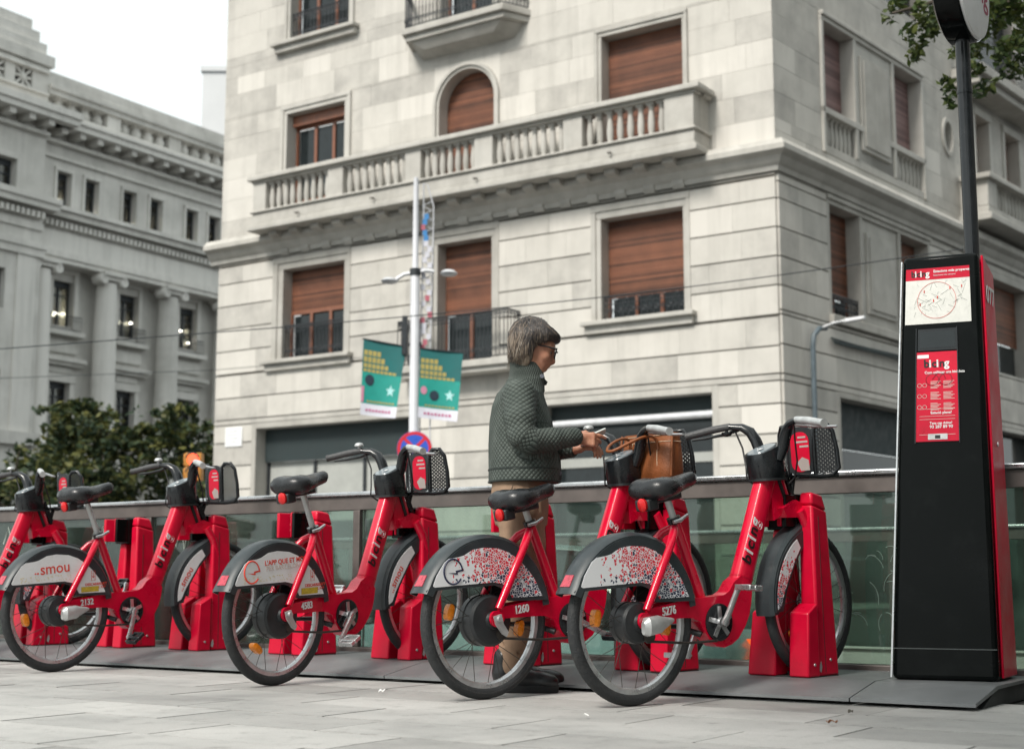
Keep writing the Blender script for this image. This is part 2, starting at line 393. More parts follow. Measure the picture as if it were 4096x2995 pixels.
# --- second floor, left facade
surround(LO, bld, 11.5, 13.46, 9.35, 12.40, (11.3,13.66), 12.63, dep=.5)
MB(LO).box(11.5, 13.46, -.42, -.2, 12.12, 12.4).build('shutter_box', M['wood'], bld)
sash(LO, bld, 11.5, 13.46, 9.35, 12.12, 3, (.28,.62), w=-.40)
# arch
def arch_poly(u0, u1, z0, zs, r, n=18): return [(u0,z0)] + [((u0+u1)/2 - r*math.cos(math.pi*i/n), zs + r*math.sin(math.pi*i/n)) for i in range(n+1)] + [(u1,z0)]
def arch_ring(fr, u0, u1, z0, zs, r0, r1, wa, wb, n=20):
    mb = MB(fr); c = (u0+u1)/2
    P = lambda r, i: (c - r*math.cos(math.pi*i/n), zs + r*math.sin(math.pi*i/n))
    inn = [(c-r0, z0)] + [P(r0,i) for i in range(n+1)] + [(c+r0, z0)]; out = [(c-r1, z0)] + [P(r1,i) for i in range(n+1)] + [(c+r1, z0)]
    for i in range(len(inn)-1):
        q = [inn[i], inn[i+1], out[i+1], out[i]]
        mb.hexa([(p[0], wa, p[1]) for p in q], [(p[0], wb, p[1]) for p in q])
    return mb
a = arch_ring(LO, 6.8, 8.7, 9.3, 11.66, .80, .87, -.5, .03); a2 = arch_ring(LO, 6.8, 8.7, 9.3, 11.66, .872, .949, -.5, .08)
o = MB(); o.v = a.v + a2.v; o.f = a.f + [tuple(i+len(a.v) for i in f) for f in a2.f]; o.mi = a.mi + a2.mi
o.build('arched_surround', M['stone_trim'], bld, smooth=30)
sp = MB(LO); n = 12
for s in (-1, 1):
    for i in range(n):
        t0, t1 = math.pi/2*i/n, math.pi/2*(i+1)/n; c = 7.75
        q = [(c+s*.951*math.cos(t0), 11.66+.951*math.sin(t0)), (c+s*.951*math.cos(t1), 11.66+.951*math.sin(t1)), (c+s*.951*math.cos(t1), 12.68), (c+s*.951*math.cos(t0), 12.68)]
        sp.hexa([(p[0], -.06, p[1]) for p in q], [(p[0], .004, p[1]) for p in q])
sp.build('spandrel', M['stone'], bld)
shutter(LO, bld, 6.95, 8.55, 9.35, 12.46, w=-.32, clip=arch_poly(6.95, 8.55, 9.35, 11.66, .80))
surround(LO, bld, 2.05, 4.05, 9.35, 12.42, (1.92,4.22), 12.61, dep=.5); shutter(LO, bld, 2.05, 4.05, 9.35, 12.42, w=-.30)
# --- third floor
surround(LO, bld, 11.42, 13.42, 14.36, 16.8, (11.25,13.6), 17.0, sill=(11.08,13.92,14.08,14.34))
sash(LO, bld, 11.42, 13.42, 14.36, 16.8, 3, (.75,), back=None); railing(LO, bld, [(11.44,-.05),(13.40,-.05)], 14.36, 15.12)
surround(LO, bld, 7.0, 8.5, 13.5, 16.8, (6.8,8.7), 17.0); sash(LO, bld, 7.0, 8.5, 13.5, 16.8, 2, (.75,), back=None)
b2 = MB(LO)
b2.hexa([(5.98,-.02,13.22),(9.42,-.02,13.22),(9.12,.62,13.22),(6.28,.62,13.22)], [(5.98,-.02,13.36),(9.42,-.02,13.36),(9.12,.62,13.36),(6.28,.62,13.36)])
b2.hexa([(6.35,-.02,12.92),(9.05,-.02,12.92),(8.7,.42,13.0),(6.7,.42,13.0)], [(6.1,-.02,13.218),(9.3,-.02,13.218),(9.0,.55,13.218),(6.4,.55,13.218)])
b2.hexa([(5.92,-.02,13.362),(9.48,-.02,13.362),(9.16,.72,13.362),(6.24,.72,13.362)], [(5.92,-.02,13.52),(9.48,-.02,13.52),(9.16,.72,13.52),(6.24,.72,13.52)])
bo2 = b2.build('upper_balcony', M['stone_trim'], bld, bevel=.02)
railing(LO, bo2, [(6.0,.02),(6.3,.66),(9.1,.66),(9.4,.02)], 13.51, 14.5, .10)
# --- the long balustraded balcony
lb = MB(LO).box(1.36, 14.0, -.02, .84, 9.20, 9.33); lb.box(1.42, 13.94, -.02, .78, 9.332, 9.40); lb.box(1.45, 13.92, -.02, .74, 9.402, 9.66); lb.box(1.40, 13.96, -.02, .80, 9.662, 9.72)
lbo = lb.build('stone_balcony', M['stone_trim'], bld, bevel=.02)
rail = MB(LO).box(1.28, 14.02, .40, .86, 10.50, 10.62); rail.box(1.40, 13.94, .46, .76, 10.44, 10.498)
rail.box(1.28, 1.72, .06, .398, 10.50, 10.62); rail.box(1.36, 1.64, .06, .398, 10.44, 10.498); rail.box(13.58, 14.02, .06, .398, 10.50, 10.62)
rail.build('coping', M['stone_trim'], lbo, bevel=.02)
for a, b in ((1.46,2.14), (4.14,4.62), (6.50,7.0), (8.54,9.0), (10.92,11.4), (13.47,13.90)):
    MB(LO).box(a, b, .44, .74, 9.722, 10.438).build('pedestal', M['stone_trim'], lbo, bevel=.012)
MB(LO).box(1.46, 1.76, .0, .438, 9.722, 10.438).build('pedestal', M['stone_trim'], lbo); MB(LO).box(13.60, 13.90, .0, .438, 9.722, 10.438).build('pedestal', M['stone_trim'], lbo)
def baluster_mesh(h, r, m, sq=True):
    k = ('bal', m)
    if k not in ucube:
        mb = MB().lathe([(.8,0),(.8,.05),(.62,.08),(.66,.12),(.80,.24),(.84,.36),(.78,.52),(.62,.72),(.56,.80),(.74,.83),(.62,.86),(.8,.93)], n=12)
        mb.box(-.95,.95,-.95,.95,.93,1.0); mb.box(-.95,.95,-.95,.95,-.02,.03)
        me = mb.mesh('baluster', smooth=45); me.materials.append(M[m]); ucube[k] = me
    return ucube[k]
def balusters(fr, par, u0, u1, n, w, z0, z1, r, m='stone_trim'):
    me = baluster_mesh(1, 1, m)
    for k in range(n):
        u = u0 + (u1-u0)*(k+.5)/n; mm = Matrix((fr.d*r, fr.n*r, Vector((0,0,z1-z0)))).transposed().to_4x4(); mm.translation = fr(u, w, z0); copy_to(me, 'baluster', mm, par)
for a, b, n in ((2.14,4.14,8), (4.62,6.50,8), (7.0,8.54,7), (9.0,10.92,8), (11.4,13.47,9)): balusters(LO, lbo, a, b, n, .59, 9.722, 10.438, .092)
for k in range(17):
    u = 2.15 + .70*k
    cb = MB(LO); pr = [(-.02,8.66),(.10,8.66),(.16,8.74),(.16,8.90),(.26,9.02),(.52,9.06),(.60,9.10),(.60,9.198),(-.02,9.198)]
    cb.prism([(p[0],p[1]) for p in pr], u-.13, u+.13, 'x'); cb.build('corbel', M['stone_trim'], lbo, smooth=35)
# little drain spouts under the coping
for u in (3.4, 6.9, 9.9, 12.3): MB().tube([LO(u,.78,9.47), LO(u,.9,9.44)], .03, 7).build('drain_spout', M['stone_joint'], lbo)
# --- right facade
def big_bay(z0, z1, zb, shut_l, shut_r, m, bal):
    s = MB(RO); s.box(2.05,2.16,-.5,.06,z0,z1-.2); s.box(7.19,7.30,-.5,.06,z0,z1-.2); s.box(2.05,7.30,-.5,.06,z1-.2,z1-.1); s.box(2.05,7.30,-.5,.11,z1-.099,z1)
    s.box(3.60,3.72,-.5,.05,zb,z1-.2); s.box(5.56,5.68,-.5,.05,zb,z1-.2); s.box(3.72,5.56,-.5,.0,zb,z1-.2)
    s.build('bay_surround', M['stone_trim'], bld, bevel=.012)
    p = MB(RO).box(3.92,5.36,-.02,.055,zb+.28,z1-.5); p.box(4.02,5.26,.056,.085,zb+.38,z1-.6); p.build('carved_panel', M['stone_trim'], bld, bevel=.02)
    for (a, b), sh in (((2.16,3.60), shut_l), ((5.68,7.19), shut_r)):
        shutter(RO, bld, a, b, sh, z1-.2, m=m)
        if sh > zb + .1: sash(RO, bld, a, b, zb, sh, 2, (), back=None); railing(RO, bld, [(a+.02,-.06),(b-.02,-.06)], zb, zb+.5, .14)
    if bal:
        q = MB(RO).box(2.05,7.30,-.3,.02,9.6,9.78); q.box(2.05,7.30,-.3,.06,10.48,10.62); q.box(3.60,5.66,-.3,.0,9.78,10.48); q.box(2.05,2.14,-.3,0,9.78,10.48); q.box(7.21,7.30,-.3,0,9.78,10.48)
        bo = q.build('balustrade', M['stone_trim'], bld, bevel=.012)
        balusters(RO, bo, 2.16, 3.58, 7, -.1, 9.78, 10.48, .075); balusters(RO, bo, 5.70, 7.18, 7, -.1, 9.78, 10.48, .075)
    else:
        MB(RO).box(2.02,7.33,-.4,.16,zb-.18,zb).build('window_sill', M['stone_trim'], bld, bevel=.015)
big_bay(9.6, 12.78, 9.78, 9.8, 9.8, 'shutter_pale', True)
big_bay(5.85, 8.66, 6.04, 6.6, 6.6, 'shutter', False)
MB(RO).box(2.05,7.3,-.5,-.2,14.1,17.0).build('window', M['glass_dark'], bld)
ov = MB(RO); n = 20
for i in range(n):
    t0, t1 = 2*math.pi*i/n, 2*math.pi*(i+1)/n
    E = lambda t, a, b: (8.78 + a*math.cos(t), 11.55 + b*math.sin(t))
    q = [E(t0,.26,.40), E(t1,.26,.40), E(t1,.36,.50), E(t0,.36,.50)]; ov.hexa([(p[0],-.3,p[1]) for p in q], [(p[0],.05,p[1]) for p in q])
    B = lambda t: (8.78 + max(-.425, min(.425, .7*math.cos(t))), 11.55 + max(-.55, min(.57, .9*math.sin(t))))
    q = [E(t0,.36,.50), E(t1,.36,.50), B(t1), B(t0)]; ov.hexa([(p[0],-.3,p[1]) for p in q], [(p[0],.003,p[1]) for p in q])
ov.build('oval_niche', M['stone_trim'], bld, smooth=40); MB(RO).box(8.4,9.15,-.34,-.302,11.05,12.1).build('niche_back', M['stone_trim'], bld)
for (a, b, c, d) in ((10.4,11.65,9.3,12.8), (12.45,13.8,9.3,12.8), (10.4,13.8,5.85,8.5)):
    f = MB(RO); f.box(a,a+.16,-.5,.05,c,d-.2); f.box(b-.16,b,-.5,.05,c,d-.2); f.box(a,b,-.5,.08,d-.2,d); f.build('window_surround', M['stone_trim'], bld, bevel=.012)
    shutter(RO, bld, a+.16, b-.16, c+.9, d-.2, m='shutter'); MB(RO).box(a+.16,b-.16,-.42,-.38,c,c+.9).build('window', M['glass_dark'], bld)
fb = MB(RO).box(9.3,14.6,-.02,.84,9.42,9.6); fb.box(9.4,14.5,-.02,.74,9.6,9.8); fb.box(9.25,14.6,.4,.86,10.48,10.62); fb.box(9.25,9.7,.05,.4,10.48,10.62)
fb.box(9.4,10.0,.44,.74,9.8,10.48); fb.box(9.4,9.7,.0,.44,9.8,10.48); fb.box(12.2,12.7,.44,.74,9.8,10.48); fbo = fb.build('stone_balcony', M['stone_trim'], bld, bevel=.02)
balusters(RO, fbo, 10.0, 12.2, 9, .59, 9.8, 10.48, .085); balusters(RO, fbo, 12.7, 14.5, 8, .59, 9.8, 10.48, .085)
ub = MB(RO).box(9.2,14.6,-.02,.84,13.2,13.45); ub.box(9.3,14.5,-.02,.7,13.0,13.198); ubo = ub.build('upper_balcony', M['stone_trim'], bld, bevel=.02)
railing(RO, ubo, [(9.3,.0),(9.3,.74),(14.5,.74)], 13.44, 14.4, .13, False)
MB(RO).box(10.4,13.8,-.5,-.3,14,17).build('window', M['glass_dark'], bld)
# --- ground floor shops
for (a, b) in ((9.15,14.40), (1.36,5.75)):
    sh = MB(LO); sh.box(a, a+.14, -.5, .06, 0, 4.42); sh.box(b-.14, b, -.5, .06, 0, 4.42); sh.box(a+.14, b-.14, -.5, .06, 4.28, 4.42); sh.build('shop_surround', M['stone_trim'], bld, bevel=.012)
for (a, b) in ((2.25,7.2), (9.4,14.0)):
    sh = MB(RO); sh.box(a, a+.14, -.5, .06, 0, 4.42); sh.box(b-.14, b, -.5, .06, 0, 4.42); sh.box(a+.14, b-.14, -.5, .06, 4.30, 4.42); sh.build('shop_surround', M['stone_trim'], bld, bevel=.012)
s1 = MB(LO).box(9.29,14.26,-.40,-.30,3.45,4.28).build('shop_fascia', M['awning'], bld)
MB(LO).box(9.29,14.26,-.47,-.43,1.9,3.448).build('shop_blind', M['blind'], bld)
MB(LO).box(9.29,14.26,-.47,-.42,0,1.88).build('shop_window', M['glass_dark'], bld)
f = MB(LO)
for u in (9.29, 11.0, 12.6, 14.18): f.box(u, u+.08, -.42, -.38, 0, 3.44)
f.box(9.37,14.18,-.42,-.385,1.86,1.93); f.build('shop_frame', M['iron'], bld)
MB(LO).box(1.5,5.61,-.42,-.3,3.98,4.28).build('shop_fascia', M['awning'], bld)
MB().tube([LO(1.52,-.12,3.86), LO(5.6,-.12,3.86)], .075, 12).build('awning_roller', M['zinc'], bld, smooth=40)
MB(LO).box(1.5,5.61,-.47,-.43,0,3.97).build('shop_window', M['glass_dark'], bld)
MB(LO).box(1.5,5.61,-.428,-.39,2.92,3.12).build('shop_transom', M['blind'], bld)
f = MB(LO)
for u in (1.5, 2.9, 4.3, 5.53): f.box(u, u+.07, -.428, -.37, 0, 2.9)
f.build('shop_frame', M['iron'], bld)
MB(RO).box(2.39,7.06,-.42,-.3,3.3,4.3).build('shop_fascia', M['awning'], bld); MB(RO).box(2.39,7.06,-.47,-.43,0,3.29).build('shop_window', M['glass_dark'], bld); MB(RO).box(2.39,7.06,-.428,-.4,2.3,2.4).build('shop_transom', M['iron'], bld)
MB(RO).box(9.54,13.86,-.42,-.3,0,4.3).build('shop_window', M['glass_dark'], bld)
# blank enamel plaque near the left end
pq = MB(LO).box(14.72, 15.32, .062, .085, 3.86, 4.36).build('wall_plaque', paint('enamel_white', (.78,.79,.80), .35, var=.06, scale=9), bld, bevel=.01)
pl = MB(LO)
for k, (w_) in enumerate((.30,.42,.36,.22)): pl.box(15.02-w_/2, 15.02+w_/2, .0851, .0862, 4.24-.09*k, 4.265-.09*k)
pl.build('plaque_lettering', paint('faded_grey', (.50,.51,.52), .6), pq)
# drainpipe and street lamp arm on the right facade
MB().tube([RO(1.05,.16,0), RO(1.05,.16,5.2), RO(1.07,.18,5.45), RO(1.2,.24,5.6), RO(1.45,.26,5.64)], .055, 10).build('cable_duct', paint('duct_paint', (.09,.12,.14), .5, var=.2), bld, smooth=50)
la = MB().tube([RO(1.25,.20,5.60), RO(1.32,.5,5.70), RO(1.4,.85,5.74)], .035, 8).build('lamp_arm', M['steel'], bld, smooth=50)
lh = MB(RO); lh.hexa([(1.33,.7,5.69),(1.50,.7,5.69),(1.48,1.15,5.72),(1.35,1.15,5.72)], [(1.37,.7,5.78),(1.46,.7,5.78),(1.45,1.15,5.79),(1.38,1.15,5.79)]); lh.build('lamp_head', M['zinc'], la, bevel=.02)
cb = MB()
for k in range(3):
    pts = [RO(2.0 + i*.6, .10+.03*k, 5.52 - .05*k - .015*math.sin(i*.9+k)) for i in range(16)]; cb.tube(pts, .022, 6)
cb.build('wall_cables', M['awning'], bld, smooth=60)
# ------------------------------------------------------------------ ground
def glass(name, tint, haze, hz, gl=.10, rough=.02):
    m = bpy.data.materials.new(name); m.use_nodes = True; nt = m.node_tree; nt.nodes.clear()
    out = N(nt, 'ShaderNodeOutputMaterial'); tr = N(nt, 'ShaderNodeBsdfTransparent'); tr.inputs[0].default_value = (*tint, 1)
    di = N(nt, 'ShaderNodeBsdfDiffuse'); di.inputs[0].default_value = (*haze, 1); go = N(nt, 'ShaderNodeBsdfGlossy'); go.inputs[1].default_value = rough
    geo = N(nt, 'ShaderNodeNewGeometry'); n1 = N(nt, 'ShaderNodeTexNoise', i_Scale=2.2, i_Detail=6.0, i_Roughness=.65); nt.links.new(geo.outputs['Position'], n1.inputs['Vector'])
    f = ramp(nt, n1.outputs[0], [(.35, (hz*.55,)*3), (.7, (hz*1.5,)*3)])
    m1 = N(nt, 'ShaderNodeMixShader'); nt.links.new(f.outputs[0], m1.inputs[0]); nt.links.new(tr.outputs[0], m1.inputs[1]); nt.links.new(di.outputs[0], m1.inputs[2])
    fr = N(nt, 'ShaderNodeFresnel'); fr.inputs[0].default_value = 1.5; mu = N(nt, 'ShaderNodeMath', operation='MULTIPLY_ADD'); mu.inputs[1].default_value = .9; mu.inputs[2].default_value = gl*.3; nt.links.new(fr.outputs[0], mu.inputs[0])
    m2 = N(nt, 'ShaderNodeMixShader'); nt.links.new(mu.outputs[0], m2.inputs[0]); nt.links.new(m1.outputs[0], m2.inputs[1]); nt.links.new(go.outputs[0], m2.inputs[2])
    nt.links.new(m2.outputs[0], out.inputs[0]); return m
M['glass_rail'] = glass('green_tinted_glass', (.64,.74,.68), (.15,.20,.175), .14)
M['glass_clear'] = glass('clear_window', (.55,.55,.5), (.05,.05,.05), .1)
def paving(name):
    m, nt, b, out = nmat(name)
    geo = N(nt, 'ShaderNodeNewGeometry'); oi = N(nt, 'ShaderNodeObjectInfo')
    n1 = N(nt, 'ShaderNodeTexNoise', i_Scale=1.1, i_Detail=8.0, i_Roughness=.65); n2 = N(nt, 'ShaderNodeTexNoise', i_Scale=170.0, i_Detail=2.0); n4 = N(nt, 'ShaderNodeTexNoise', i_Scale=9.0, i_Detail=6.0, i_Roughness=.7)
    for n in (n1, n2, n4): nt.links.new(geo.outputs['Position'], n.inputs['Vector'])
    c = ramp(nt, n1.outputs[0], [(.28, (.27,.27,.262)), (.5, (.42,.415,.40)), (.75, (.52,.51,.49))]).outputs[0]
    t = ramp(nt, oi.outputs['Random'], [(0, (.72,)*3), (.5, (.92,)*3), (1, (1.06,)*3)]).outputs[0]; c = mixrgb(nt, 1.0, c, t, 'MULTIPLY')
    c = mixrgb(nt, .35, c, ramp(nt, n2.outputs[0], [(.3, (.55,)*3), (.7, (1.1,)*3)]).outputs[0], 'MULTIPLY')
    st = ramp(nt, n4.outputs[0], [(.55, (0,0,0)), (.74, (.65,)*3)]).outputs[0]; c = mixrgb(nt, st, c, (.15,.148,.14))
    nt.links.new(c, b.inputs['Base Color']); b.inputs['Roughness'].default_value = .62; b.inputs['Specular IOR Level'].default_value = .35
    bp = N(nt, 'ShaderNodeBump', i_Strength=.25, i_Distance=.004); nt.links.new(n2.outputs[0], bp.inputs['Height']); nt.links.new(bp.outputs[0], b.inputs['Normal'])
    return m
M['paving'] = paving('granite_paving')
M['joint'] = paint('paving_joint', (.045,.043,.04), .95, var=.3, scale=8)
M['asphalt'] = paint('asphalt', (.055,.056,.058), .85, var=.25, scale=1.5, bump=.3, bscale=90)
M['concrete'] = paint('ramp_concrete', (.46,.46,.43), .85, var=.15, scale=.8, dirt=(.24,.25,.23), dirt_amt=.7)
M['deck'] = paint('deck_steel', (.175,.185,.19), .5, .35, var=.16, scale=2.2, bump=.25, bscale=300, dirt=(.26,.27,.27), dirt_amt=.55)
M['deck_edge'] = paint('deck_dark', (.02,.022,.022), .7)
SHF = Fr((0,0,0), (.831,-.557,0), (.557,.831,0))        # s along the rack, h away from the camera
def sheet(name, rects, z, mat, fr=SHF):
    mb = MB(fr)
    for a, b, c, d in rects: mb.add([(a,c,z),(b,c,z),(b,d,z),(a,d,z)], [(0,1,2,3)])
    o = mb.build(name, mat, fixn=False); return struct(o)
H0, H1, S0, S1 = 7.03, 11.2, -11.5, 1.3               # the sunken ramp behind the glass
pav = sheet('pavement', [(-60,60,-60,H0)], -.012, M['joint'])
sheet('street', [(-400,S0,H0,500),(S1,400,H0,500),(S0,S1,H1,500),(-400,-60,-400,H0),(60,400,-400,H0),(-60,60,-400,-60)], -.03, M['asphalt'])
sheet('ramp_floor', [(S0,S1,H0,H1)], -.72, M['asphalt'])
rw = MB(SHF).box(S0,S1,H1,H1+.2,-.74,-.06); rw.box(S0-.2,S0,H0,H1,-.74,-.034); rw.box(S1,S1+.2,H0,H1,-.74,-.034); rw.box(S0,S1,H0-.2,H0-.002,-.74,-.02)
struct(rw.build('ramp_wall', M['concrete']))
# far pavement in front of the buildings
fp = MB(Fr(PC, dL, nL)).box(-3, 40, -.5, 4.5, -.2, .06); struct(fp.build('far_pavement', M['paving'], bevel=.02))
# slabs in running bond: those in view are pieces, the rest of the pavement one mass of slabs
slab = MB().hexa([(0,0,-.04),(1,0,-.04),(1,1,-.04),(0,1,-.04)], [(.002,.004,0),(.998,.004,0),(.998,.996,0),(.002,.996,0)]).mesh('paving_slab'); slab.materials.append(M['paving'])
rest = MB(SHF); rr = random.Random(3); SL, SW = .80, .405
for j in range(-14, 8):
    h = 3.88 + SW*(j - 3 + 3) - SW*0
    h0 = 3.88 + SW*(j-2); off = (rr.uniform(0,1) if j not in (1, 2) else (.2 if j == 1 else .7))*SL
    for i in range(-16, 14):
        s0 = i*SL + off - 3.2
        a, b, c, d = s0 + .0035, s0 + SL - .0035, h0 + .0035, min(h0 + SW - .0035, H0 - .01)
        if d - c < .1: continue
        p = SHF((a+b)/2, (c+d)/2, 0); dz = rr.uniform(-.0015, .0015); view = p.y > 3.7 and abs(p.x) < p.y*.40 + .6
        if view:
            m = Matrix((SHF.d*(b-a), SHF.n*(d-c), Vector((0,0,1)))).transposed().to_4x4()
            m = m @ Matrix.Rotation(0, 4, 'Z'); m.translation = SHF(a, c, dz); copy_to(slab, 'paving_slab', m, pav)
        else: rest.hexa([(a,c,-.011),(b,c,-.011),(b,d,-.011),(a,d,-.011)], [(a,c,dz),(b,c,dz),(b,d,dz),(a,d,dz)])
rest.build('paving', M['paving'], pav, kind='stuff')
# the low steel deck that carries the docks
deck = MB(SHF)
deck.box(-12.2, -1.74, 6.35, 6.98, -.004, .05)
deck = deck.build('rack_deck', M['deck_edge']); struct(deck)
edges = [-12.2 + 2.51*k for k in range(5)] + [-1.70]
edges = [-12.25, -9.76, -7.25, -4.74, -2.23, -1.70]
for a, b in zip(edges, edges[1:]):
    pr = [(5.88,.016),(6.22,.068),(7.0,.070),(7.0,.084),(6.20,.082),(5.88,.030)]
    mb = MB(SHF); n = len(pr)
    mb.add([(a+.003,h,z) for h,z in pr] + [(b-.003,h,z) for h,z in pr], [tuple(range(n)), tuple(range(2*n-1,n-1,-1))] + [(i,(i+1)%n,n+(i+1)%n,n+i) for i in range(n)])
    mb.build('deck_plate', M['deck'], deck)
mb = MB(SHF); pr = [(5.98,-.004),(7.0,-.004),(7.0,.069),(6.22,.066)]
mb.add([(-1.73,h,z) for h,z in pr] + [(-1.712,h,z) for h,z in pr], [(0,1,2,3),(7,6,5,4)] + [(i,(i+1)%4,4+(i+1)%4,4+i) for i in range(4)]); mb.build('deck_skirt', M['deck_edge'], deck)
# fallen leaves, paper scraps and gum on the paving
litter = {}
for k, (x, y, sz, col, lab) in enumerate([(-.62,6.75,.05,'white','small white paper scrap on the paving by the deck edge, left of the person'), (.28,5.55,.045,'white','white paper scrap on the paving in front of the rightmost front bike'),
      (1.18,5.28,.07,'leaf','curled brown leaf on the paving right of the rightmost bike'), (1.62,6.14,.05,'white','white scrap lying at the deck edge below the black totem'), (1.32,5.72,.05,'dark','small dark dead leaf on the paving right of the rightmost rear wheel')]):
    m = {'white': paint('paper', (.72,.72,.70), .8), 'leaf': paint('dry_leaf', (.30,.12,.05), .8), 'dark': paint('dead_leaf', (.05,.045,.035), .8)}[col]
    sz *= .6; mb = MB(); n = 7
    for q in range(n-1):
        u0, u1 = q/(n-1), (q+1)/(n-1); w = lambda t: sz*.35*math.sin(math.pi*min(.98,max(.02,t))); zz = lambda t: .004 + sz*.28*abs(math.sin(t*5+k))
        mb.hexa([(u0*sz,-w(u0),zz(u0)),(u1*sz,-w(u1),zz(u1)),(u1*sz,w(u1),zz(u1)+.006),(u0*sz,w(u0),zz(u0)+.006)], [(u0*sz,-w(u0),zz(u0)+.001),(u1*sz,-w(u1),zz(u1)+.001),(u1*sz,w(u1),zz(u1)+.007),(u0*sz,w(u0),zz(u0)+.007)])
    o = mb.build('paper_scrap' if col == 'white' else 'fallen_leaf', m); o.location = (x, y, .002); o.rotation_euler = (0,0,k*1.3); tag(o, lab, 'litter')

# ------------------------------------------------------------------ glass balustrades round the ramp
M['rail_brown'] = paint('rail_fascia', (.125,.108,.10), .5, .3, var=.25, scale=5, dirt=(.10,.085,.08), dirt_amt=.5)
M['scratch'] = paint('scratched_glass', (.62,.70,.64), .7)
M['smear'] = paint('smear_film', (.26,.33,.29), .8)
def strokes(par, name, paths, r=.003, mat='scratch'):
    mb = MB()
    for p in paths: mb.tube(p, r, 5)
    return mb.build(name, M[mat], par)
def balustrade(h, s0, s1, zb, zt, posts, label, base=True):
    t = thing('glass_balustrade', label, 'railing', SHF((s0+s1)/2, h, 0)); T = Fr(-Vector(t.location), SHF.d, SHF.n)
    hr = MB(T); hr.box(s0, s1, h-.045, h+.045, zt-.028, zt); hr.build('handrail', M['steel'], t, bevel=.008)
    MB(T).box(s0, s1, h-.025, h+.025, zt-.115, zt-.030).build('rail_fascia', M['rail_brown'], t, bevel=.004)
    MB(T).box(s0, s1, h-.05, h+.05, zb-.05, zb+.035).build('base_channel', M['rail_brown'] if base else M['concrete'], t, bevel=.005)
    for s in posts: MB(T).box(s-.026, s+.026, h-.034, h+.034, zb+.036, zt-.116).build('post', M['rail_brown'], t, bevel=.004)
    ps = [s0] + list(posts) + [s1]; pan = []
    for a, b in zip(ps, ps[1:]):
        pan.append(MB(T).box(a+.03, b-.03, h-.006, h+.006, zb+.036, zt-.116).build('glass_panel', M['glass_rail'], t))
    return t, T, pan
posts = [-11.45, -9.57, -7.68, -5.79, -3.92, -2.04, -.16]
bal1, T1, panes = balustrade(6.92, -13.3, 1.4, .075, 1.068, posts, 'glass balustrade with steel handrail right behind the red docks')
posts2 = [-11.4 + 1.88*k for k in range(7)]
bal2, T2, _ = balustrade(H1+.08, S0, S1, -.05, .94, posts2, 'second glass balustrade on the far side of the sunken ramp', False)
rr = random.Random(11); P = []
for k in range(34):       # brushed fan-shaped smears on the pane between the last dock and the totem
    s = rr.uniform(-2.62,-2.12); z = rr.uniform(.22,.62); r = rr.uniform(.03,.10); a0 = rr.uniform(60,130); sg = rr.choice((-1,1))
    P.append([T1(s + sg*r*math.cos(R(a0+i*16)), 6.912, z + r*math.sin(R(a0+i*16))*1.3) for i in range(6)])
strokes(panes[5], 'smear', P, .0013, 'smear')
def zig(s0, s1, z0, z1, n): return [T1(s0 + (s1-s0)*i/(n-1), 6.912, z0 + (z1-z0)*(i % 2) + rr.uniform(-.03,.03)) for i in range(n)]
strokes(panes[6], 'scribble', [zig(-1.62,-1.2,.55,.92,8), [T1(-1.66+.03*math.cos(i), 6.912, .80+.07*math.sin(i)) for i in range(7)], [T1(-1.50,6.912,.30), T1(-1.49,6.912,.8)]], .004)
strokes(panes[1], 'scribble', [zig(-9.3,-8.9,.78,.92,9), zig(-8.3,-8.1,.75,.9,6)], .004)
strokes(panes[2], 'scribble', [zig(-7.5,-7.3,.74,.9,6)], .004)

# ------------------------------------------------------------------ the columned bank behind, left
bank = thing('bank_building', 'grey stone columned bank building with balustraded roof and lit office windows', 'building', (-13.317, 66.0, 0))
dB = azv(32.5); nB = Vector((dB.y, -dB.x, 0))
if nB.dot(Vector((13.3,-66,0))) < 0: nB = -nB
BF = Fr((0,0,0), dB, nB)
def bb(name, *boxes, m='bank_stone', par=bank, bevel=None):
    mb = MB(BF)
    for b in boxes: mb.box(*b)
    return mb.build(name, M[m], par, bevel=bevel)
BU0, BU1, BT = -11.35, 4.0, -11.35
attw = [-10.0, -8.52, -6.42, -4.85, -2.66, -1.22, .9, 2.3]; loww = [-9.15, -5.55, -1.95, 1.65]
ops = [(u-.38, u+.38, 15.8, 17.28) for u in attw]
w_ = MB(BF)
for a,b,c,d in cells(BU0, BU1, 13.4, 21.0, ops): w_.box(a,b,-1.2,0,c,d)
ops2 = [(u-.56, u+.56, 11.0, 12.9) for u in loww] + [(u-.54, u+.54, 5.6, 8.62) for u in loww]
for a,b,c,d in cells(BU0-.2, BU1, 0, 13.4, ops2): w_.box(a,b,-1.6,-.8,c,d)
ops3 = [(-14.0,-12.75,15.9,17.05), (-14.4,-13.0,11.0,12.6), (-14.4,-13.0,6.4,8.6), (-17.6,-16.4,15.9,17.05)]
for a,b,c,d in cells(-26, BU0, 0, 20.05, ops3): w_.box(a,b,-1.2,.45,c,d)
for a,b,c,d in cells(-26, BU0, 20.051, 21.3, [(-13.02,-12.17,20.2,20.95), (-14.35,-13.5,20.2,20.95)]): w_.box(a,b,-1.2,.45,c,d)
w_.build('wall', M['bank_stone'], bank)
bb('tower_step', (-26,-11.2,-1.4,.6,21.3,21.75)); bb('tower_step', (-26,-11.5,-1.4,.42,21.751,22.25)); bb('tower_step', (-26,-11.75,-1.4,.25,22.251,22.75)); bb('tower_step', (-26,-12.0,-1.4,.05,22.751,23.25))
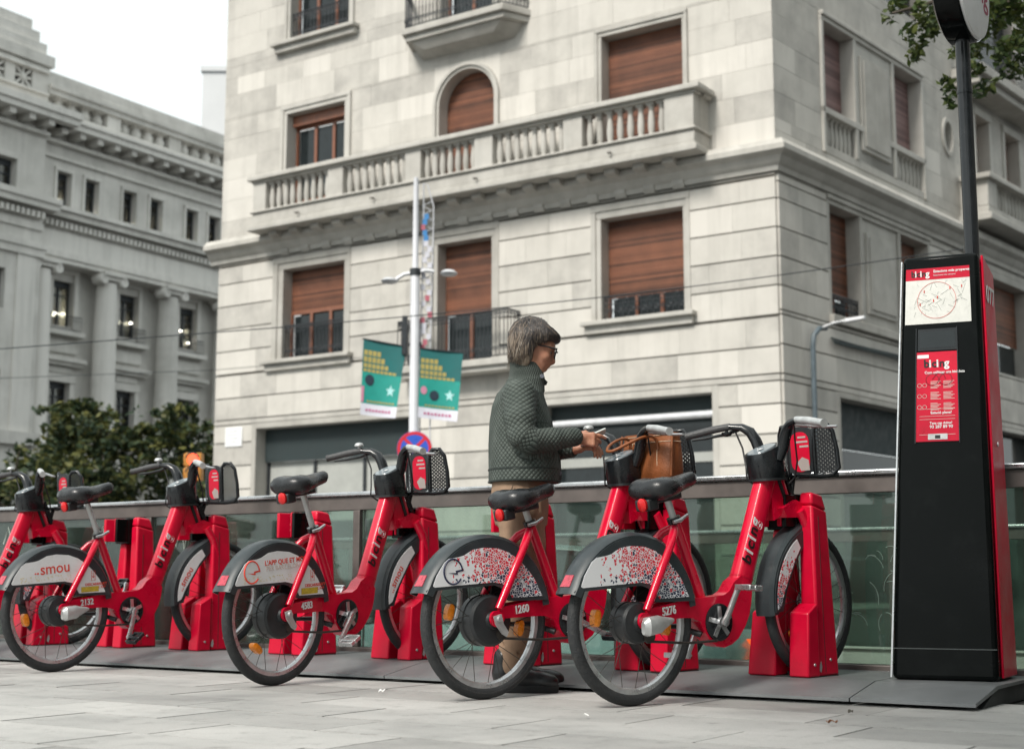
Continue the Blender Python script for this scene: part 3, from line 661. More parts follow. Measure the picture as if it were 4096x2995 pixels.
bb('cornice', (BU0,BU1,0,.25,18.35,18.5), (BU0,BU1,0,.95,18.88,19.14), (BU0,BU1,0,1.05,19.141,19.3), (BU0,BU1,0,.9,19.301,19.4)); bb('cornice', (-26,BU0+.9,.45,1.4,18.88,19.14), (-26,BU0+1.0,.45,1.5,19.141,19.42), (-26,BU0,.45,.7,18.35,18.5))
bb('parapet_base', (BU0,BU1,-.4,.5,19.42,19.6)); bb('parapet', (BU0,BU1,-.5,.55,20.22,20.45), (BU0,BU1,-.6,.65,20.451,20.62), (BU0,BU1,-.55,.45,20.621,21.0), (BU0,BU1,-.5,.35,21.0,21.22))
M['bank_bal'] = M['bank_stone']
k = 0; u = BU0 + .75
while u < BU1 - .3:
    if k % 5 == 4: bb('pedestal', (u-.36,u+.36,-.3,.42,19.602,20.218)); u += .78
    else: balusters(BF, bank, u-.01, u+.01, 1, .1, 19.602, 20.218, .29, 'bank_bal'); u += .70
    k += 1
for k in range(17): bb('modillion', (BU0+.5+.94*k, BU0+.78+.94*k, 0, .82, 18.62, 18.878))
for k in range(9): bb('modillion', (-11.6-.94*k-.28, -11.6-.94*k, .45, 1.25, 18.62, 18.878))
bb('string_course', (BU0,BU1,0,.14,17.75,17.88)); bb('attic_sill', (BU0,BU1,0,.45,15.25,15.5), (BU0,BU1,0,.6,15.501,15.68)); bb('attic_sill', (-26,BU0+.45,.45,.95,15.25,15.5), (-26,BU0+.5,.45,1.05,15.501,15.75))
bb('entablature', (BU0,BU1,-.8,.12,13.42,13.62), (BU0,BU1,-.8,.2,13.621,13.88), (BU0,BU1,0,.08,13.9,14.7)); bb('entablature', (-26,BU0+.1,.45,.6,13.3,13.62), (-26,BU0+.15,.45,.68,13.621,13.88), (-26,BU0,.45,.55,14.4,14.7))
dn = MB(BF)
for k in range(60): dn.box(BU0+.06+.25*k, BU0+.19+.25*k, 0, .3, 14.85, 15.1)
for k in range(50): dn.box(-11.5-.25*k-.13, -11.5-.25*k, .45, .8, 14.85, 15.1)
dn.build('dentil_band', M['bank_stone'], bank, kind='stuff')
M['lamp_glow'] = emit('ceiling_lamp', (1.0,.95,.84), 9.0)
M['room_brown'] = paint('lit_room', (.06,.045,.03), .9)
def bank_window(u, z0, z1, hw, w, lamps, muntin=True):
    f = MB(BF); f.box(u-hw,u-hw+.07,w-.1,w,z0,z1); f.box(u+hw-.07,u+hw,w-.1,w,z0,z1); f.box(u-hw,u+hw,w-.1,w+.002,z1-.25,z1)
    if muntin: f.box(u-.035,u+.035,w-.1,w+.001,z0,z1-.25)
    f.box(u-hw,u+hw,w-.1,w+.003,z1-.62,z1-.56)
    wn_ = f.build('window', M['iron'], bank); MB(BF).box(u-hw+.02,u+hw-.02,w-.06,w-.05,z0,z1-.2).build('pane', M['glass_clear'], wn_)
    rm = MB(BF).box(u-hw-.02,u+hw+.02,w-.6,w-.55,z0-.02,z1+.02).build('room_backdrop', M['room_brown'], bank)
    for du, dz, s in lamps:
        MB(BF).lathe([(.001,-.06),(s*.7,-.05),(s,0),(s*.7,.05),(.001,.06)], (u+du-.15, w-.28, z0+dz), (0,0,1), 14).build('ceiling_lamp', M['lamp_glow'], rm, smooth=60)
LQ = [[(-.05,.25,.10),(.3,.45,.07)], [(.35,.12,.32)], [(.3,.1,.3)], [(.4,.1,.16),(.1,.55,.2)], [(.3,.08,.2),(.05,.5,.14)], [(.35,.25,.28)], [], []]
for u, lq in zip(attw, LQ):
    bank_window(u, 15.8, 17.28, .38, -.3, [(a+.1,b,c*.85) for a,b,c in lq], False); bb('window_surround', (u-.5,u-.38,0,.07,15.7,17.4), (u+.38,u+.5,0,.07,15.7,17.4), (u-.5,u+.5,0,.09,17.281,17.42))
LW = [[(.15,.55,.26),(.65,.6,.14)], [(.3,.75,.16),(.75,.75,.3)], [(.1,.85,.26),(.6,.35,.26),(.6,.9,.12)], []]
for u, lq in zip(loww, LW):
    bank_window(u, 11.0, 12.9, .56, -1.05, lq); bank_window(u, 5.6, 8.62, .54, -1.05, [])
    bb('window_surround', (u-.78,u-.56,-.8,-.68,10.9,13.2), (u+.56,u+.78,-.8,-.68,10.9,13.2), (u-.78,u+.78,-.8,-.66,13.201,13.4)); bb('window_surround', (u-.78,u-.54,-.8,-.7,5.5,8.62), (u+.54,u+.78,-.8,-.7,5.5,8.62), (u-.78,u+.78,-.8,-.66,8.621,8.95))
    railing(BF, bank, [(u-.86,-.55),(u+.86,-.55)], 10.75, 11.4, .14, False); bb('window_sill', (u-.95,u+.95,-.8,-.35,10.55,10.75))
    bb('spandrel_panel', (u-.8,u+.8,-.8,-.66,9.85,10.35)); bb('mid_cornice', (u-1.1,u+1.1,-.8,-.35,9.45,9.62), (u-1.0,u+1.0,-.8,-.5,9.3,9.449)); bb('spandrel_panel', (u-.6,u+.6,-.8,-.7,9.0,9.25))
for u in (-10.85, -7.35, -3.75, -.15, 3.45):
    c = MB(); c.fr = BF
    col = MB(BF).lathe([(.62,5.6),(.62,5.75),(.56,5.8),(.6,5.9),(.52,6.0),(.5,6.1),(.505,8.5),(.48,11),(.43,12.95),(.43,13.0),(.48,13.02)], (u,-.15,0), (0,0,1), 22)
    co = col.build('column', M['bank_stone'], bank, smooth=40)
    cap = MB(BF).box(u-.62,u+.62,-.65,.42,13.28,13.42); cap.box(u-.55,u+.55,-.5,.3,13.1,13.279)
    for s in (-1, 1):
        cap.lathe([(.05,-.02),(.09,-.02),(.09,0),(.2,0),(.22,-.06),(.24,-.1),(.2,-.62)], (u+s*.55,.36,13.1), (0,1,0), 16)
    cap.build('capital', M['bank_stone'], co, smooth=40)
    bb('column_base', (u-.68,u+.68,-.8,.5,0,5.599))
for u, z0, z1, hw in ((-13.4,15.9,17.05,.62), (-13.7,11.0,12.6,.7), (-13.7,6.4,8.6,.7), (-17,15.9,17.05,.6)): bank_window(u, z0, z1, hw, .15, [])
bb('window_surround', (-14.2,-12.75,.45,.55,17.06,17.3), (-12.74,-12.55,.45,.52,15.75,17.3)); bb('pilaster', (-12.5,-11.6,.45,.52,6.2,13.29)); bb('pier_base', (-26,-11.2,.45,.75,5.7,6.2))
for u in (-12.595, -13.925):
    g = MB(BF)
    for a in range(8):
        x, z = math.cos(a*math.pi/4), math.sin(a*math.pi/4); l = .5 if a % 2 else .4
        p0, p1 = Vector((u, .42, 20.575)), Vector((u+x*l, .42, 20.575+z*l)); q = Vector((-z,0,x))*.045
        g.hexa([p0-q, p0+q, p1+q, p1-q], [v+Vector((0,-.15,0)) for v in (p0-q, p0+q, p1+q, p1-q)])
    g.lathe([(.001,0),(.13,0),(.13,.06),(.001,.08)], (u,.40,20.575), (0,1,0), 12); g.build('stone_grille', M['bank_stone'], bank)
bb('grille_back', (-15,-12,-.7,-.5,20.1,21.0), m='interior')
bb('frieze_band', (-26,-11.4,.45,.6,20.98,21.12), (-26,-11.4,.45,.58,20.06,20.16))

# pale block far behind
far = thing('far_building', 'plain white rendered building far behind the bank roof', 'building', (-21.5, 95, 0))
MB().box(0,16,0,10,0,35.4).build('wall', M['pale_render'], far); MB().box(-.15,16.15,-.15,10.15,35.4,35.75).build('roof_coping', M['pale_render'], far)

# ------------------------------------------------------------------ trees
def leafmat(name, dark, mid, tip):
    m, nt, b, out = nmat(name)
    geo = N(nt, 'ShaderNodeNewGeometry'); n1 = N(nt, 'ShaderNodeTexNoise', i_Scale=1.6, i_Detail=3.0); nt.links.new(geo.outputs['Position'], n1.inputs['Vector'])
    mx = N(nt, 'ShaderNodeMath', operation='MULTIPLY_ADD'); mx.inputs[1].default_value = .55; nt.links.new(geo.outputs['Random Per Island'], mx.inputs[0])
    s = N(nt, 'ShaderNodeMath', operation='MULTIPLY'); s.inputs[1].default_value = .6; nt.links.new(n1.outputs[0], s.inputs[0]); nt.links.new(s.outputs[0], mx.inputs[2])
    c = ramp(nt, mx.outputs[0], [(.2, dark), (.55, mid), (.9, tip)]); nt.links.new(c.outputs[0], b.inputs['Base Color']); b.inputs['Roughness'].default_value = .5; b.inputs['Specular IOR Level'].default_value = .3
    tl = N(nt, 'ShaderNodeBsdfTranslucent'); nt.links.new(c.outputs[0], tl.inputs[0]); ms = N(nt, 'ShaderNodeMixShader'); ms.inputs[0].default_value = .25
    nt.links.new(b.outputs[0], ms.inputs[1]); nt.links.new(tl.outputs[0], ms.inputs[2]); nt.links.new(ms.outputs[0], out.inputs[0]); return m
M['leaf_dark'] = leafmat('evergreen_leaf', (.016,.032,.020), (.042,.066,.030), (.17,.165,.045))
M['leaf_light'] = leafmat('locust_leaf', (.022,.04,.016), (.055,.085,.026), (.12,.14,.035))
M['bark'] = paint('bark', (.085,.07,.055), .9, var=.3, scale=8, bump=.6, bscale=30)
def leaves(name, blobs, n, size, mat, par, seed, elong=2.0, shell=.55):
    """leaf-sized faces in clumps: blobs (centre, radii) relative to the parent"""
    g = np.random.default_rng(seed); out_v = []; vol = np.array([b[1][0]*b[1][1]*b[1][2] for b in blobs])**(.7); cnt = (n*vol/vol.sum()).astype(int)
    for (c, r), k in zip(blobs, cnt):
        d = g.normal(size=(k,3)); d /= np.linalg.norm(d, axis=1)[:,None]; rad = (shell + (1-shell)*g.random(k))**(.8)
        # clump the leaves round twig ends
        tw = g.normal(size=(max(6, k//22),3)); tw /= np.linalg.norm(tw, axis=1)[:,None]; tr = (.45+.6*g.random(len(tw)))
        idx = g.integers(0, len(tw), k); p = (tw*tr[:,None])[idx]*.97 + d*rad[:,None]*.20
        out_v.append(np.array(c) + p*np.array(r))
    p = np.concatenate(out_v); k = len(p)
    a = g.normal(size=(k,3)); a[:,2] *= .6; a /= np.linalg.norm(a, axis=1)[:,None]; b = np.cross(a, g.normal(size=(k,3))); b /= np.linalg.norm(b, axis=1)[:,None]; nrm = np.cross(a, b)
    L = size*(.6+.8*g.random(k))[:,None]; W = L/elong
    v = np.stack([p - a*L*.5, p + b*W*.5 + nrm*W*.12, p + a*L*.5, p - b*W*.5 + nrm*W*.12], 1).reshape(-1,3)
    me = bpy.data.meshes.new(name); me.vertices.add(len(v)); me.vertices.foreach_set('co', v.ravel())
    me.loops.add(k*4); me.loops.foreach_set('vertex_index', np.arange(k*4)); me.polygons.add(k); me.polygons.foreach_set('loop_start', np.arange(k)*4); me.polygons.foreach_set('loop_total', np.full(k,4)); me.update()
    return ob(name, me, M[mat], par)
def limb(mb, pts, r0, r1): mb.tube(pts, [r0+(r1-r0)*i/(len(pts)-1) for i in range(len(pts))], 8)
treel = [(-13.6, 38.5, 4.6, 2.2, 'dark bushy tree at the left picture edge, lowest of the trees before the bank'), (-10.9, 37.0, 5.75, 2.0, 'dark bushy tree before the bank, tallest of the trees, in the middle'), (-8.7, 38.2, 5.5, 2.1, 'dark bushy tree before the bank, next to the stone corner building'),
         (-12.3, 40.5, 4.7, 1.8, 'dark bushy tree standing behind and between the two left trees before the bank')]
for i, (x, y, h, r, lab) in enumerate(treel):
    t = thing('bushy_tree', lab, 'tree', (x, y, 0), 0, 'dark trees in front of the bank'); g = random.Random(i+5)
    tb = MB(); limb(tb, [(0,0,-.05),(.03,.0,.8),(-.03,.02,1.6),(.02,0,2.4)], .16, .09)
    for k in range(6): a = k*1.05+i; limb(tb, [(0,0,1.3+.2*k),(.5*math.cos(a),.5*math.sin(a),2.0+.2*k),(1.1*math.cos(a),1.1*math.sin(a),2.6+.25*k)], .06, .02)
    tb.build('trunk', M['bark'], t, smooth=60)
    bl = []
    for k in range(24):
        a = g.uniform(0, 6.28); q = g.uniform(.1,.92)*r; z = g.uniform(.9, h-.75); f = 1.0 if z < h*.6 else .72
        bl.append(((q*f*math.cos(a), q*f*math.sin(a), z), (g.uniform(.5,.85), g.uniform(.5,.85), g.uniform(.4,.65))))
    bl.append(((0,0,h*.5), (r*.8, r*.8, h*.38)))
    leaves('crown', bl, 9000, .20, 'leaf_dark', t, 20+i)
t = thing('street_tree', 'leafy street tree reaching in at the top right behind the round sign', 'tree', (6.1, 11.6, 0)); g = random.Random(2)
tb = MB(); limb(tb, [(0,0,-.05),(.05,0,1.5),(-.05,.05,3.0),(.05,0,4.4),(0,0,5.6)], .19, .10); tb.build('trunk', M['bark'], t, smooth=60)
lm = [((-.0,0,4.2),(-1.0,.1,5.2),(-2.1,.25,5.6),(-2.75,.35,5.45)), ((0,0,4.4),(-.6,-.2,5.6),(-1.5,-.3,6.6),(-2.4,-.3,7.1)), ((0,0,4.6),(.7,.5,5.8),(1.6,.8,6.6)), ((0,0,4.8),(-.2,.9,6.0),(-.6,1.8,6.7)), ((0,0,4.8),(.4,-.9,6.0),(.8,-1.8,6.6)), ((0,0,5.4),(-.1,0,6.6),(-.3,.1,7.9))]
for l in lm:
    lb_ = MB(); limb(lb_, l, .075, .012); lb_.build('limb', M['bark'], t, smooth=60)
bl = [((-2.72,.3,5.75),(.34,.4,.40)), ((-2.55,.4,5.22),(.30,.4,.42)), ((-2.25,.1,4.98),(.34,.4,.40)), ((-1.9,.4,5.0),(.36,.5,.42)), ((-1.55,0,5.05),(.34,.5,.36)), ((-1.2,.3,5.1),(.4,.5,.42)), ((-2.1,.3,5.6),(.55,.6,.5)), ((-1.5,.3,5.7),(.6,.7,.5)), ((-.7,.2,5.5),(.6,.8,.6)), ((-2.4,-.2,6.4),(.6,.6,.5)), ((-1.5,-.3,6.8),(.9,.9,.7)), ((-.4,0,7.0),(1.2,1.2,1.0)), ((.9,.5,6.4),(1.1,1.1,.9)), ((.3,1.3,6.3),(1.0,1.0,.8)), ((.5,-1.3,6.3),(1.0,.9,.8)), ((-.2,.2,8.0),(1.0,1.0,.7)), ((-.9,1.3,6.4),(.9,.8,.7))]
leaves('crown', bl, 15000, .085, 'leaf_light', t, 77, 2.1)

# ------------------------------------------------------------------ street furniture beyond the ramp
M['lamp_white'] = paint('lamp_white', (.56,.57,.60), .45, var=.06)
lp = thing('lamp_post', 'tall white lamp post with two short lamp arms in front of the stone building', 'lamp post', (-1.735, 25, 0))
MB().lathe([(.12,0),(.12,.8),(.09,.85),(.082,5.9),(.055,5.95),(.045,7.7),(.0,7.72)], n=16).build('pole', M['lamp_white'], lp, smooth=40)
MB().lathe([(.10,0),(.10,.12)], (0,0,5.90), n=14).build('collar', M['iron'], lp)
for s, L, zz in ((-1,.46,-.12), (1,.60,.02)):
    a = MB().tube([(0,0,5.95),(s*.2,0,5.98+zz*.5),(s*.34,0,5.95+zz)], .035, 8).build('lamp_arm', M['zinc'], lp, smooth=60)
    MB().lathe([(.0,0),(.12,.01),(.16,.05),(.1,.1),(.0,.12)], (s*(L+.0),0,5.87+zz), n=14).build('lamp_head', M['zinc'], a, smooth=50)
MB().box(-.12,.12,-.02,.02,4.62,4.68).build('banner_bracket', M['iron'], lp); MB().box(-.22,-.13,-.1,.06,4.45,5.15).build('control_box', M['iron'], lp, bevel=.01)
bg_, btop, byel, bwh, bmg, bdk, bst, bpk = [paint(n, c, .6, var=.1, scale=5) for n, c in (('banner_green', (.01,.30,.25)), ('banner_teal', (.008,.13,.13)), ('banner_ochre', (.42,.34,.10)), ('banner_white', (.74,.74,.82)), ('banner_magenta', (.50,.10,.24)), ('banner_dark', (.012,.03,.05)), ('banner_pale', (.42,.75,.74)), ('banner_pink', (.6,.25,.36)))]
def banner(name, lab, q, flip):
    # q: four corners tl,tr,br,bl (x,z) at the post; a hanging sheet a little bowed by the wind
    t = thing(name, lab, 'banner', (q[0][0], 24.95, 0), 0, 'festival banners on the lamp post'); n = 8
    def P(u, v, off=0):
        x = (q[0][0]*(1-u)+q[1][0]*u)*(1-v) + (q[3][0]*(1-u)+q[2][0]*u)*v; z = (q[0][1]*(1-u)+q[1][1]*u)*(1-v) + (q[3][1]*(1-u)+q[2][1]*u)*v
        return (x - q[0][0], -off + .05*math.sin(u*3.1)*(.4+v), z)
    def patch(nm, u0, u1, v0, v1, m, off=.003, par=t, poly=None):
        mb = MB(); pts = poly or None
        if poly:
            mb.add([P(a,b,off) for a,b in poly] + [P(a,b,off-.0015) for a,b in poly], [tuple(range(len(poly))), tuple(range(2*len(poly)-1, len(poly)-1, -1))]); return mb.build(nm, m, par)
        vs = [P(u0+(u1-u0)*i/n, v0+(v1-v0)*j/n, off) for j in range(n+1) for i in range(n+1)] + [P(u0+(u1-u0)*i/n, v0+(v1-v0)*j/n, off-.004 if off == 0 else off-.0015) for j in range(n+1) for i in range(n+1)]
        k = (n+1)**2; fs = []
        for j in range(n):
            for i in range(n):
                a = j*(n+1)+i; f = (a, a+1, a+n+2, a+n+1); fs += [f, tuple(x+k for x in reversed(f))]
        rim = [j for j in range(n)] + [(j+1)*(n+1)-1 for j in range(n)] + [k-1-j for j in range(n)] + [(n-j)*(n+1) for j in range(n)]
        fs += [(rim[j], rim[(j+1) % len(rim)], rim[(j+1) % len(rim)]+k, rim[j]+k) for j in range(len(rim))]
        return mb.add(vs, fs).build(nm, m, par, smooth=50)
    patch('sheet', 0, 1, 0, .845, bg_, 0); patch('sponsor_strip', 0, 1, .847, 1, bwh, 0); patch('top_band', 0, 1, .0, .42, btop)
    dx = 0 if not flip else .0
    for k, (u1, v0, v1) in enumerate(((.46,.13,.21), (.66,.215,.30), (.70,.305,.375), (.92,.38,.43))):
        for j in range(int(u1*9)):
            u = .03 + j*.105
            if u + .085 < u1: patch('ochre_letter_block', u, u+.085, v0+.008, v1-.006, byel, .0055)
    patch('star', 0,0,0,0, bst, .006, poly=[(.76+.13*(1 if i % 2 == 0 else .45)*math.sin(i*math.pi/5), .64-.085*(1 if i % 2 == 0 else .45)*math.cos(i*math.pi/5)) for i in range(10)])
    patch('dark_disc', 0,0,0,0, bdk, .006, poly=[((.2 if not flip else .38)+.12*math.cos(i*.524), (.53 if not flip else .66)+.075*math.sin(i*.524)) for i in range(12)])
    if not flip: patch('pink_strip', .0, .07, .62, .83, bpk, .006)
    else: patch('pink_disc', 0,0,0,0, bpk, .006, poly=[(.12+.08*math.cos(i*.524), .6+.06*math.sin(i*.524)) for i in range(12)])
    for k in range(9): patch('ochre_line', .16+.085*k, .22+.085*k, .80, .822, byel, .0055)
    for k in range(8): patch('magenta_line', .14+.09*k, .20+.09*k, .915-.006*(k % 2), .945, bmg, .0055)
    MB().tube([P(-.02,0), P(1.02,0)], .014, 6).build('rod', M['iron'], t)
banner('street_banner', 'teal and green festival banner on the left side of the lamp post', [(-2.64,4.74),(-1.88,4.60),(-2.06,3.32),(-2.68,3.39)], False)
banner('street_banner', 'teal and green festival banner on the right side of the lamp post', [(-1.63,4.57),(-.87,4.49),(-.97,3.26),(-1.66,3.34)], True)
orn = thing('street_ornament', 'thin festive light frame with blue and red bits beside the lamp post', 'decoration', (-1.55, 25.1, 0))
om = MB()
for s in (-.09, .09): om.tube([(s+.02,0,0.0),(s,0,4.5),(s+.03,0,6.2),(s+.04,0,7.2),(s*.4-.02,0,7.6),(-.06,0,7.62)], .012, 6)
for k in range(34): z = 4.4 + .085*k; om.tube([(-.08,0,z),(.10,0,z+.085)] if k % 2 else [(.10,0,z),(-.08,0,z+.085)], .008, 5)
om.build('light_frame', M['lamp_white'], orn)
rr = random.Random(4); bits = [paint('ornament_'+n, c, .4) for n, c in (('blue', (.05,.22,.50)), ('red', (.45,.12,.16)), ('pale', (.6,.6,.66)))]
for k in range(26):
    z = 4.5 + 2.6*k/26; m = bits[0] if 6.5 < z < 7.1 and rr.random() < .7 else (bits[1] if rr.random() < .4 else bits[2])
    MB().box(-.04,.04,-.01,.01,-.05,.05).build('coloured_bit', m, orn).location = (rr.uniform(-.07,.09), -.03, z)
ns = thing('no_parking_sign', 'round blue no parking sign with red ring and cross', 'traffic sign', (-1.69, 24.6, 0))
MB().lathe([(.03,0),(.03,2.75)], (0,.05,0), n=10).build('pole', M['zinc'], ns)
sd = MB().lathe([(.001,0),(.30,0),(.305,.01),(.30,.02),(.001,.02)], (0,0,2.75), (0,-1,0), 36).build('disc', paint('sign_blue', (.03,.10,.55), .35, var=.05), ns, smooth=30)
sr = paint('sign_red', (.62,.02,.03), .35, var=.05); rg = MB(); rg.lathe([(.245,.0205),(.30,.0205),(.30,.023),(.245,.023)], (0,0,2.75), (0,-1,0), 36, closed=True)
for a in (45, 135):
    c, s_ = math.cos(R(a)), math.sin(R(a)); q = Vector((-s_,0,c))*.027; p = Vector((c,0,s_))*.25; o_ = Vector((0,-.0206 - (.0004 if a > 90 else 0),2.75))
    rg.hexa([o_-p-q, o_+p-q, o_+p+q, o_-p+q], [v+Vector((0,-.002,0)) for v in (o_-p-q, o_+p-q, o_+p+q, o_-p+q)])
rg.build('red_ring_and_cross', sr, ns)
tl = thing('traffic_light', 'yellow pedestrian traffic light showing red, before the dark trees', 'traffic light', (-4.92, 22, 0))
ty = paint('signal_yellow', (.50,.22,.04), .5, var=.2)
MB().lathe([(.05,0),(.05,2.12)], n=10).build('pole', M['iron'], tl)
for k, z in enumerate((2.34, 2.12)):
    h = MB().box(-.13,.13,-.09,.1,z-.105,z+.105); h.box(-.16,-.131,-.05,.06,z-.095,z+.095); hs_ = h.build('signal_housing', ty, tl, bevel=.015)
    MB().lathe([(.001,0),(.085,0),(.08,.012),(.001,.02)], (0,-.09,z), (0,-1,0), 20).build('lens', emit('signal_red', (1,.04,.02), 3.0) if k == 0 else paint('dark_lens', (.02,.03,.025), .2), hs_)
    MB().tube([(.1*math.cos(R(a)), -.17, z+.1*math.sin(R(a))) for a in range(10,171,20)], .012, 5).build('visor', M['iron'], hs_)
wc = MB().tube([(-8.5,19.4,3.55)] + [(-3.3+i*.9, 20, 4.07 + .1055*i*1.0 - .10*math.sin(math.pi*i/11)) for i in range(12)], .008, 5); tag(wc.build('overhead_cable', M['iron']), 'thin overhead cable slanting across in front of the stone corner building', 'cable')
wc = MB().tube([(-20,34,5.05),(-12.4,34,5.30),(-7.2,34,5.5),(-3,33.0,5.7)], .008, 5); tag(wc.build('overhead_cable', M['iron']), 'thin overhead cable crossing in front of the bank columns', 'cable')
# a small car down on the ramp, seen through the glass
car = thing('parked_car', 'small pale blue car down on the ramp, behind both the glass and the bikes', 'car', SHF(-6.15, 9.0, -.72), math.atan2(.557, -.831)); cp = paint('car_paint', (.30,.42,.45), .25, var=.03, coat=.6)
def loft(secs, name, m, par, smooth=40):
    mb = MB(); n = len(secs[0])
    mb.add([p for s in secs for p in s], [tuple(range(n)), tuple(range(len(secs)*n-1, (len(secs)-1)*n-1, -1))] + [(k*n+i, k*n+(i+1)%n, (k+1)*n+(i+1)%n, (k+1)*n+i) for k in range(len(secs)-1) for i in range(n)]); return mb.build(name, m, par, smooth=smooth)
def sec(x, w, z0, z1, wt): return [(x,-w,z0),(x,w,z0),(x,w*1.02,(z0+z1)*.5),(x,wt,z1),(x,0,z1+.02),(x,-wt,z1),(x,-w*1.02,(z0+z1)*.5)]
loft([sec(-1.85,.66,.4,.75,.6), sec(-1.75,.78,.22,.88,.7), sec(-.9,.82,.2,.93,.74), sec(.6,.82,.2,.92,.74), sec(1.5,.78,.22,.82,.66), sec(1.85,.66,.35,.62,.55)], 'body', cp, car)
loft([sec(-1.7,.62,.9,.95,.55), sec(-1.35,.68,.9,1.40,.52), sec(-.2,.70,.9,1.48,.55), sec(.45,.68,.9,1.36,.52), sec(1.05,.64,.88,.92,.58)], 'cabin_glass', M['glass_dark'], car)
loft([sec(-1.38,.53,1.41,1.42,.5), sec(-.2,.57,1.485,1.50,.54), sec(.42,.54,1.38,1.39,.5)], 'roof', cp, car)
for s in (-1, 1):
    for x in (-1.2, 1.15):
        w = MB().lathe([(.12,-.09),(.28,-.1),(.30,-.05),(.30,.05),(.28,.1),(.12,.09)], (x, s*.74, .30), (0,1,0), 20).build('wheel', M['awning'], car, smooth=40)
        MB().lathe([(.001,.101),(.17,.095),(.17,-.095),(.001,-.101)], (x, s*.74, .30), (0,1,0), 14).build('hubcap', M['zinc'], w)
    MB().box(-1.86,-1.72,s*.58-.09,s*.58+.09,.66,.82).build('tail_light', emit('tail_light', (1,.10,.02), 1.3), car); MB().box(1.72,1.84,s*.5-.12,s*.5+.12,.56,.68).build('headlight', M['zinc'], car)
# ------------------------------------------------------------------ bicycles, docks, totem
M['red'] = paint('red_paint', (.60,.0015,.030), .30, var=.10, scale=7, coat=.5, dirt=(.36,.004,.02), dirt_amt=.3, spec=.35)
M['dock_red'] = paint('dock_red', (.55,.0015,.028), .38, var=.13, scale=4, coat=.1, dirt=(.28,.012,.02), dirt_amt=.45, spec=.3)
M['black'] = paint('black_plastic', (.014,.016,.018), .42, var=.25, scale=14, bump=.08, bscale=220)
M['black_gloss'] = paint('black_gloss', (.010,.012,.014), .20, var=.2, scale=9)
M['vinyl'] = paint('saddle_vinyl', (.012,.013,.015), .30, var=.2, scale=30, bump=.12, bscale=260)
M['guard'] = paint('mudguard_grey', (.026,.034,.038), .38, var=.18, scale=6, dirt=(.085,.09,.09), dirt_amt=.35)
M['tyre'] = paint('tyre', (.018,.020,.022), .7, var=.25, scale=14, dirt=(.075,.072,.066), dirt_amt=.45, bump=.5, bscale=140)
M['tyre_line'] = paint('tyre_reflex_line', (.40,.39,.35), .6)
M['alu'] = paint('aluminium', (.58,.59,.60), .32, .85, var=.12, scale=20, dirt=(.30,.29,.28), dirt_amt=.4)
M['alu_dull'] = paint('dull_aluminium', (.50,.51,.51), .5, .6, var=.15, scale=20)
M['chain'] = paint('chain', (.06,.055,.05), .5, .6, var=.4, scale=60)
M['amber'] = paint('amber_reflector', (.75,.22,.01), .25, var=.2, scale=60)
M['lens_red'] = paint('red_lens', (.55,.01,.012), .2, var=.15, scale=40)
M['lens_pink'] = paint('tail_reflector', (.42,.05,.075), .3, var=.3, scale=40)
M['white'] = paint('white_vinyl', (.74,.75,.76), .4, var=.05, scale=9, dirt=(.55,.54,.50), dirt_amt=.4)
M['ink_black'] = paint('black_lettering', (.008,.008,.009), .5); M['ink_white'] = paint('white_lettering', (.74,.74,.74), .5)
M['ink_red'] = paint('red_lettering', (.66,.06,.035), .5); M['ink_navy'] = paint('navy_lettering', (.012,.016,.05), .5); M['ink_grey'] = paint('grey_lettering', (.62,.50,.46), .5)
M['ink_ochre'] = paint('ochre_print', (.52,.38,.04), .5, var=.3, scale=120); M['logo_red'] = paint('dark_red_logo', (.30,.012,.07), .4)
M['icon_pale'] = paint('faded_print', (.40,.34,.32), .6); M['icon_pink'] = paint('icon_pink', (.58,.10,.11), .5); M['display'] = paint('console_screen', (.20,.23,.25), .15, var=.15, scale=20); M['grip'] = paint('rubber_grip', (.05,.05,.052), .45, var=.2, scale=50, bump=.3, bscale=180)
M['totem_black'] = paint('totem_black', (.003,.004,.004), .16, var=.25, scale=3, dirt=(.012,.014,.014), dirt_amt=.4, spec=.12)
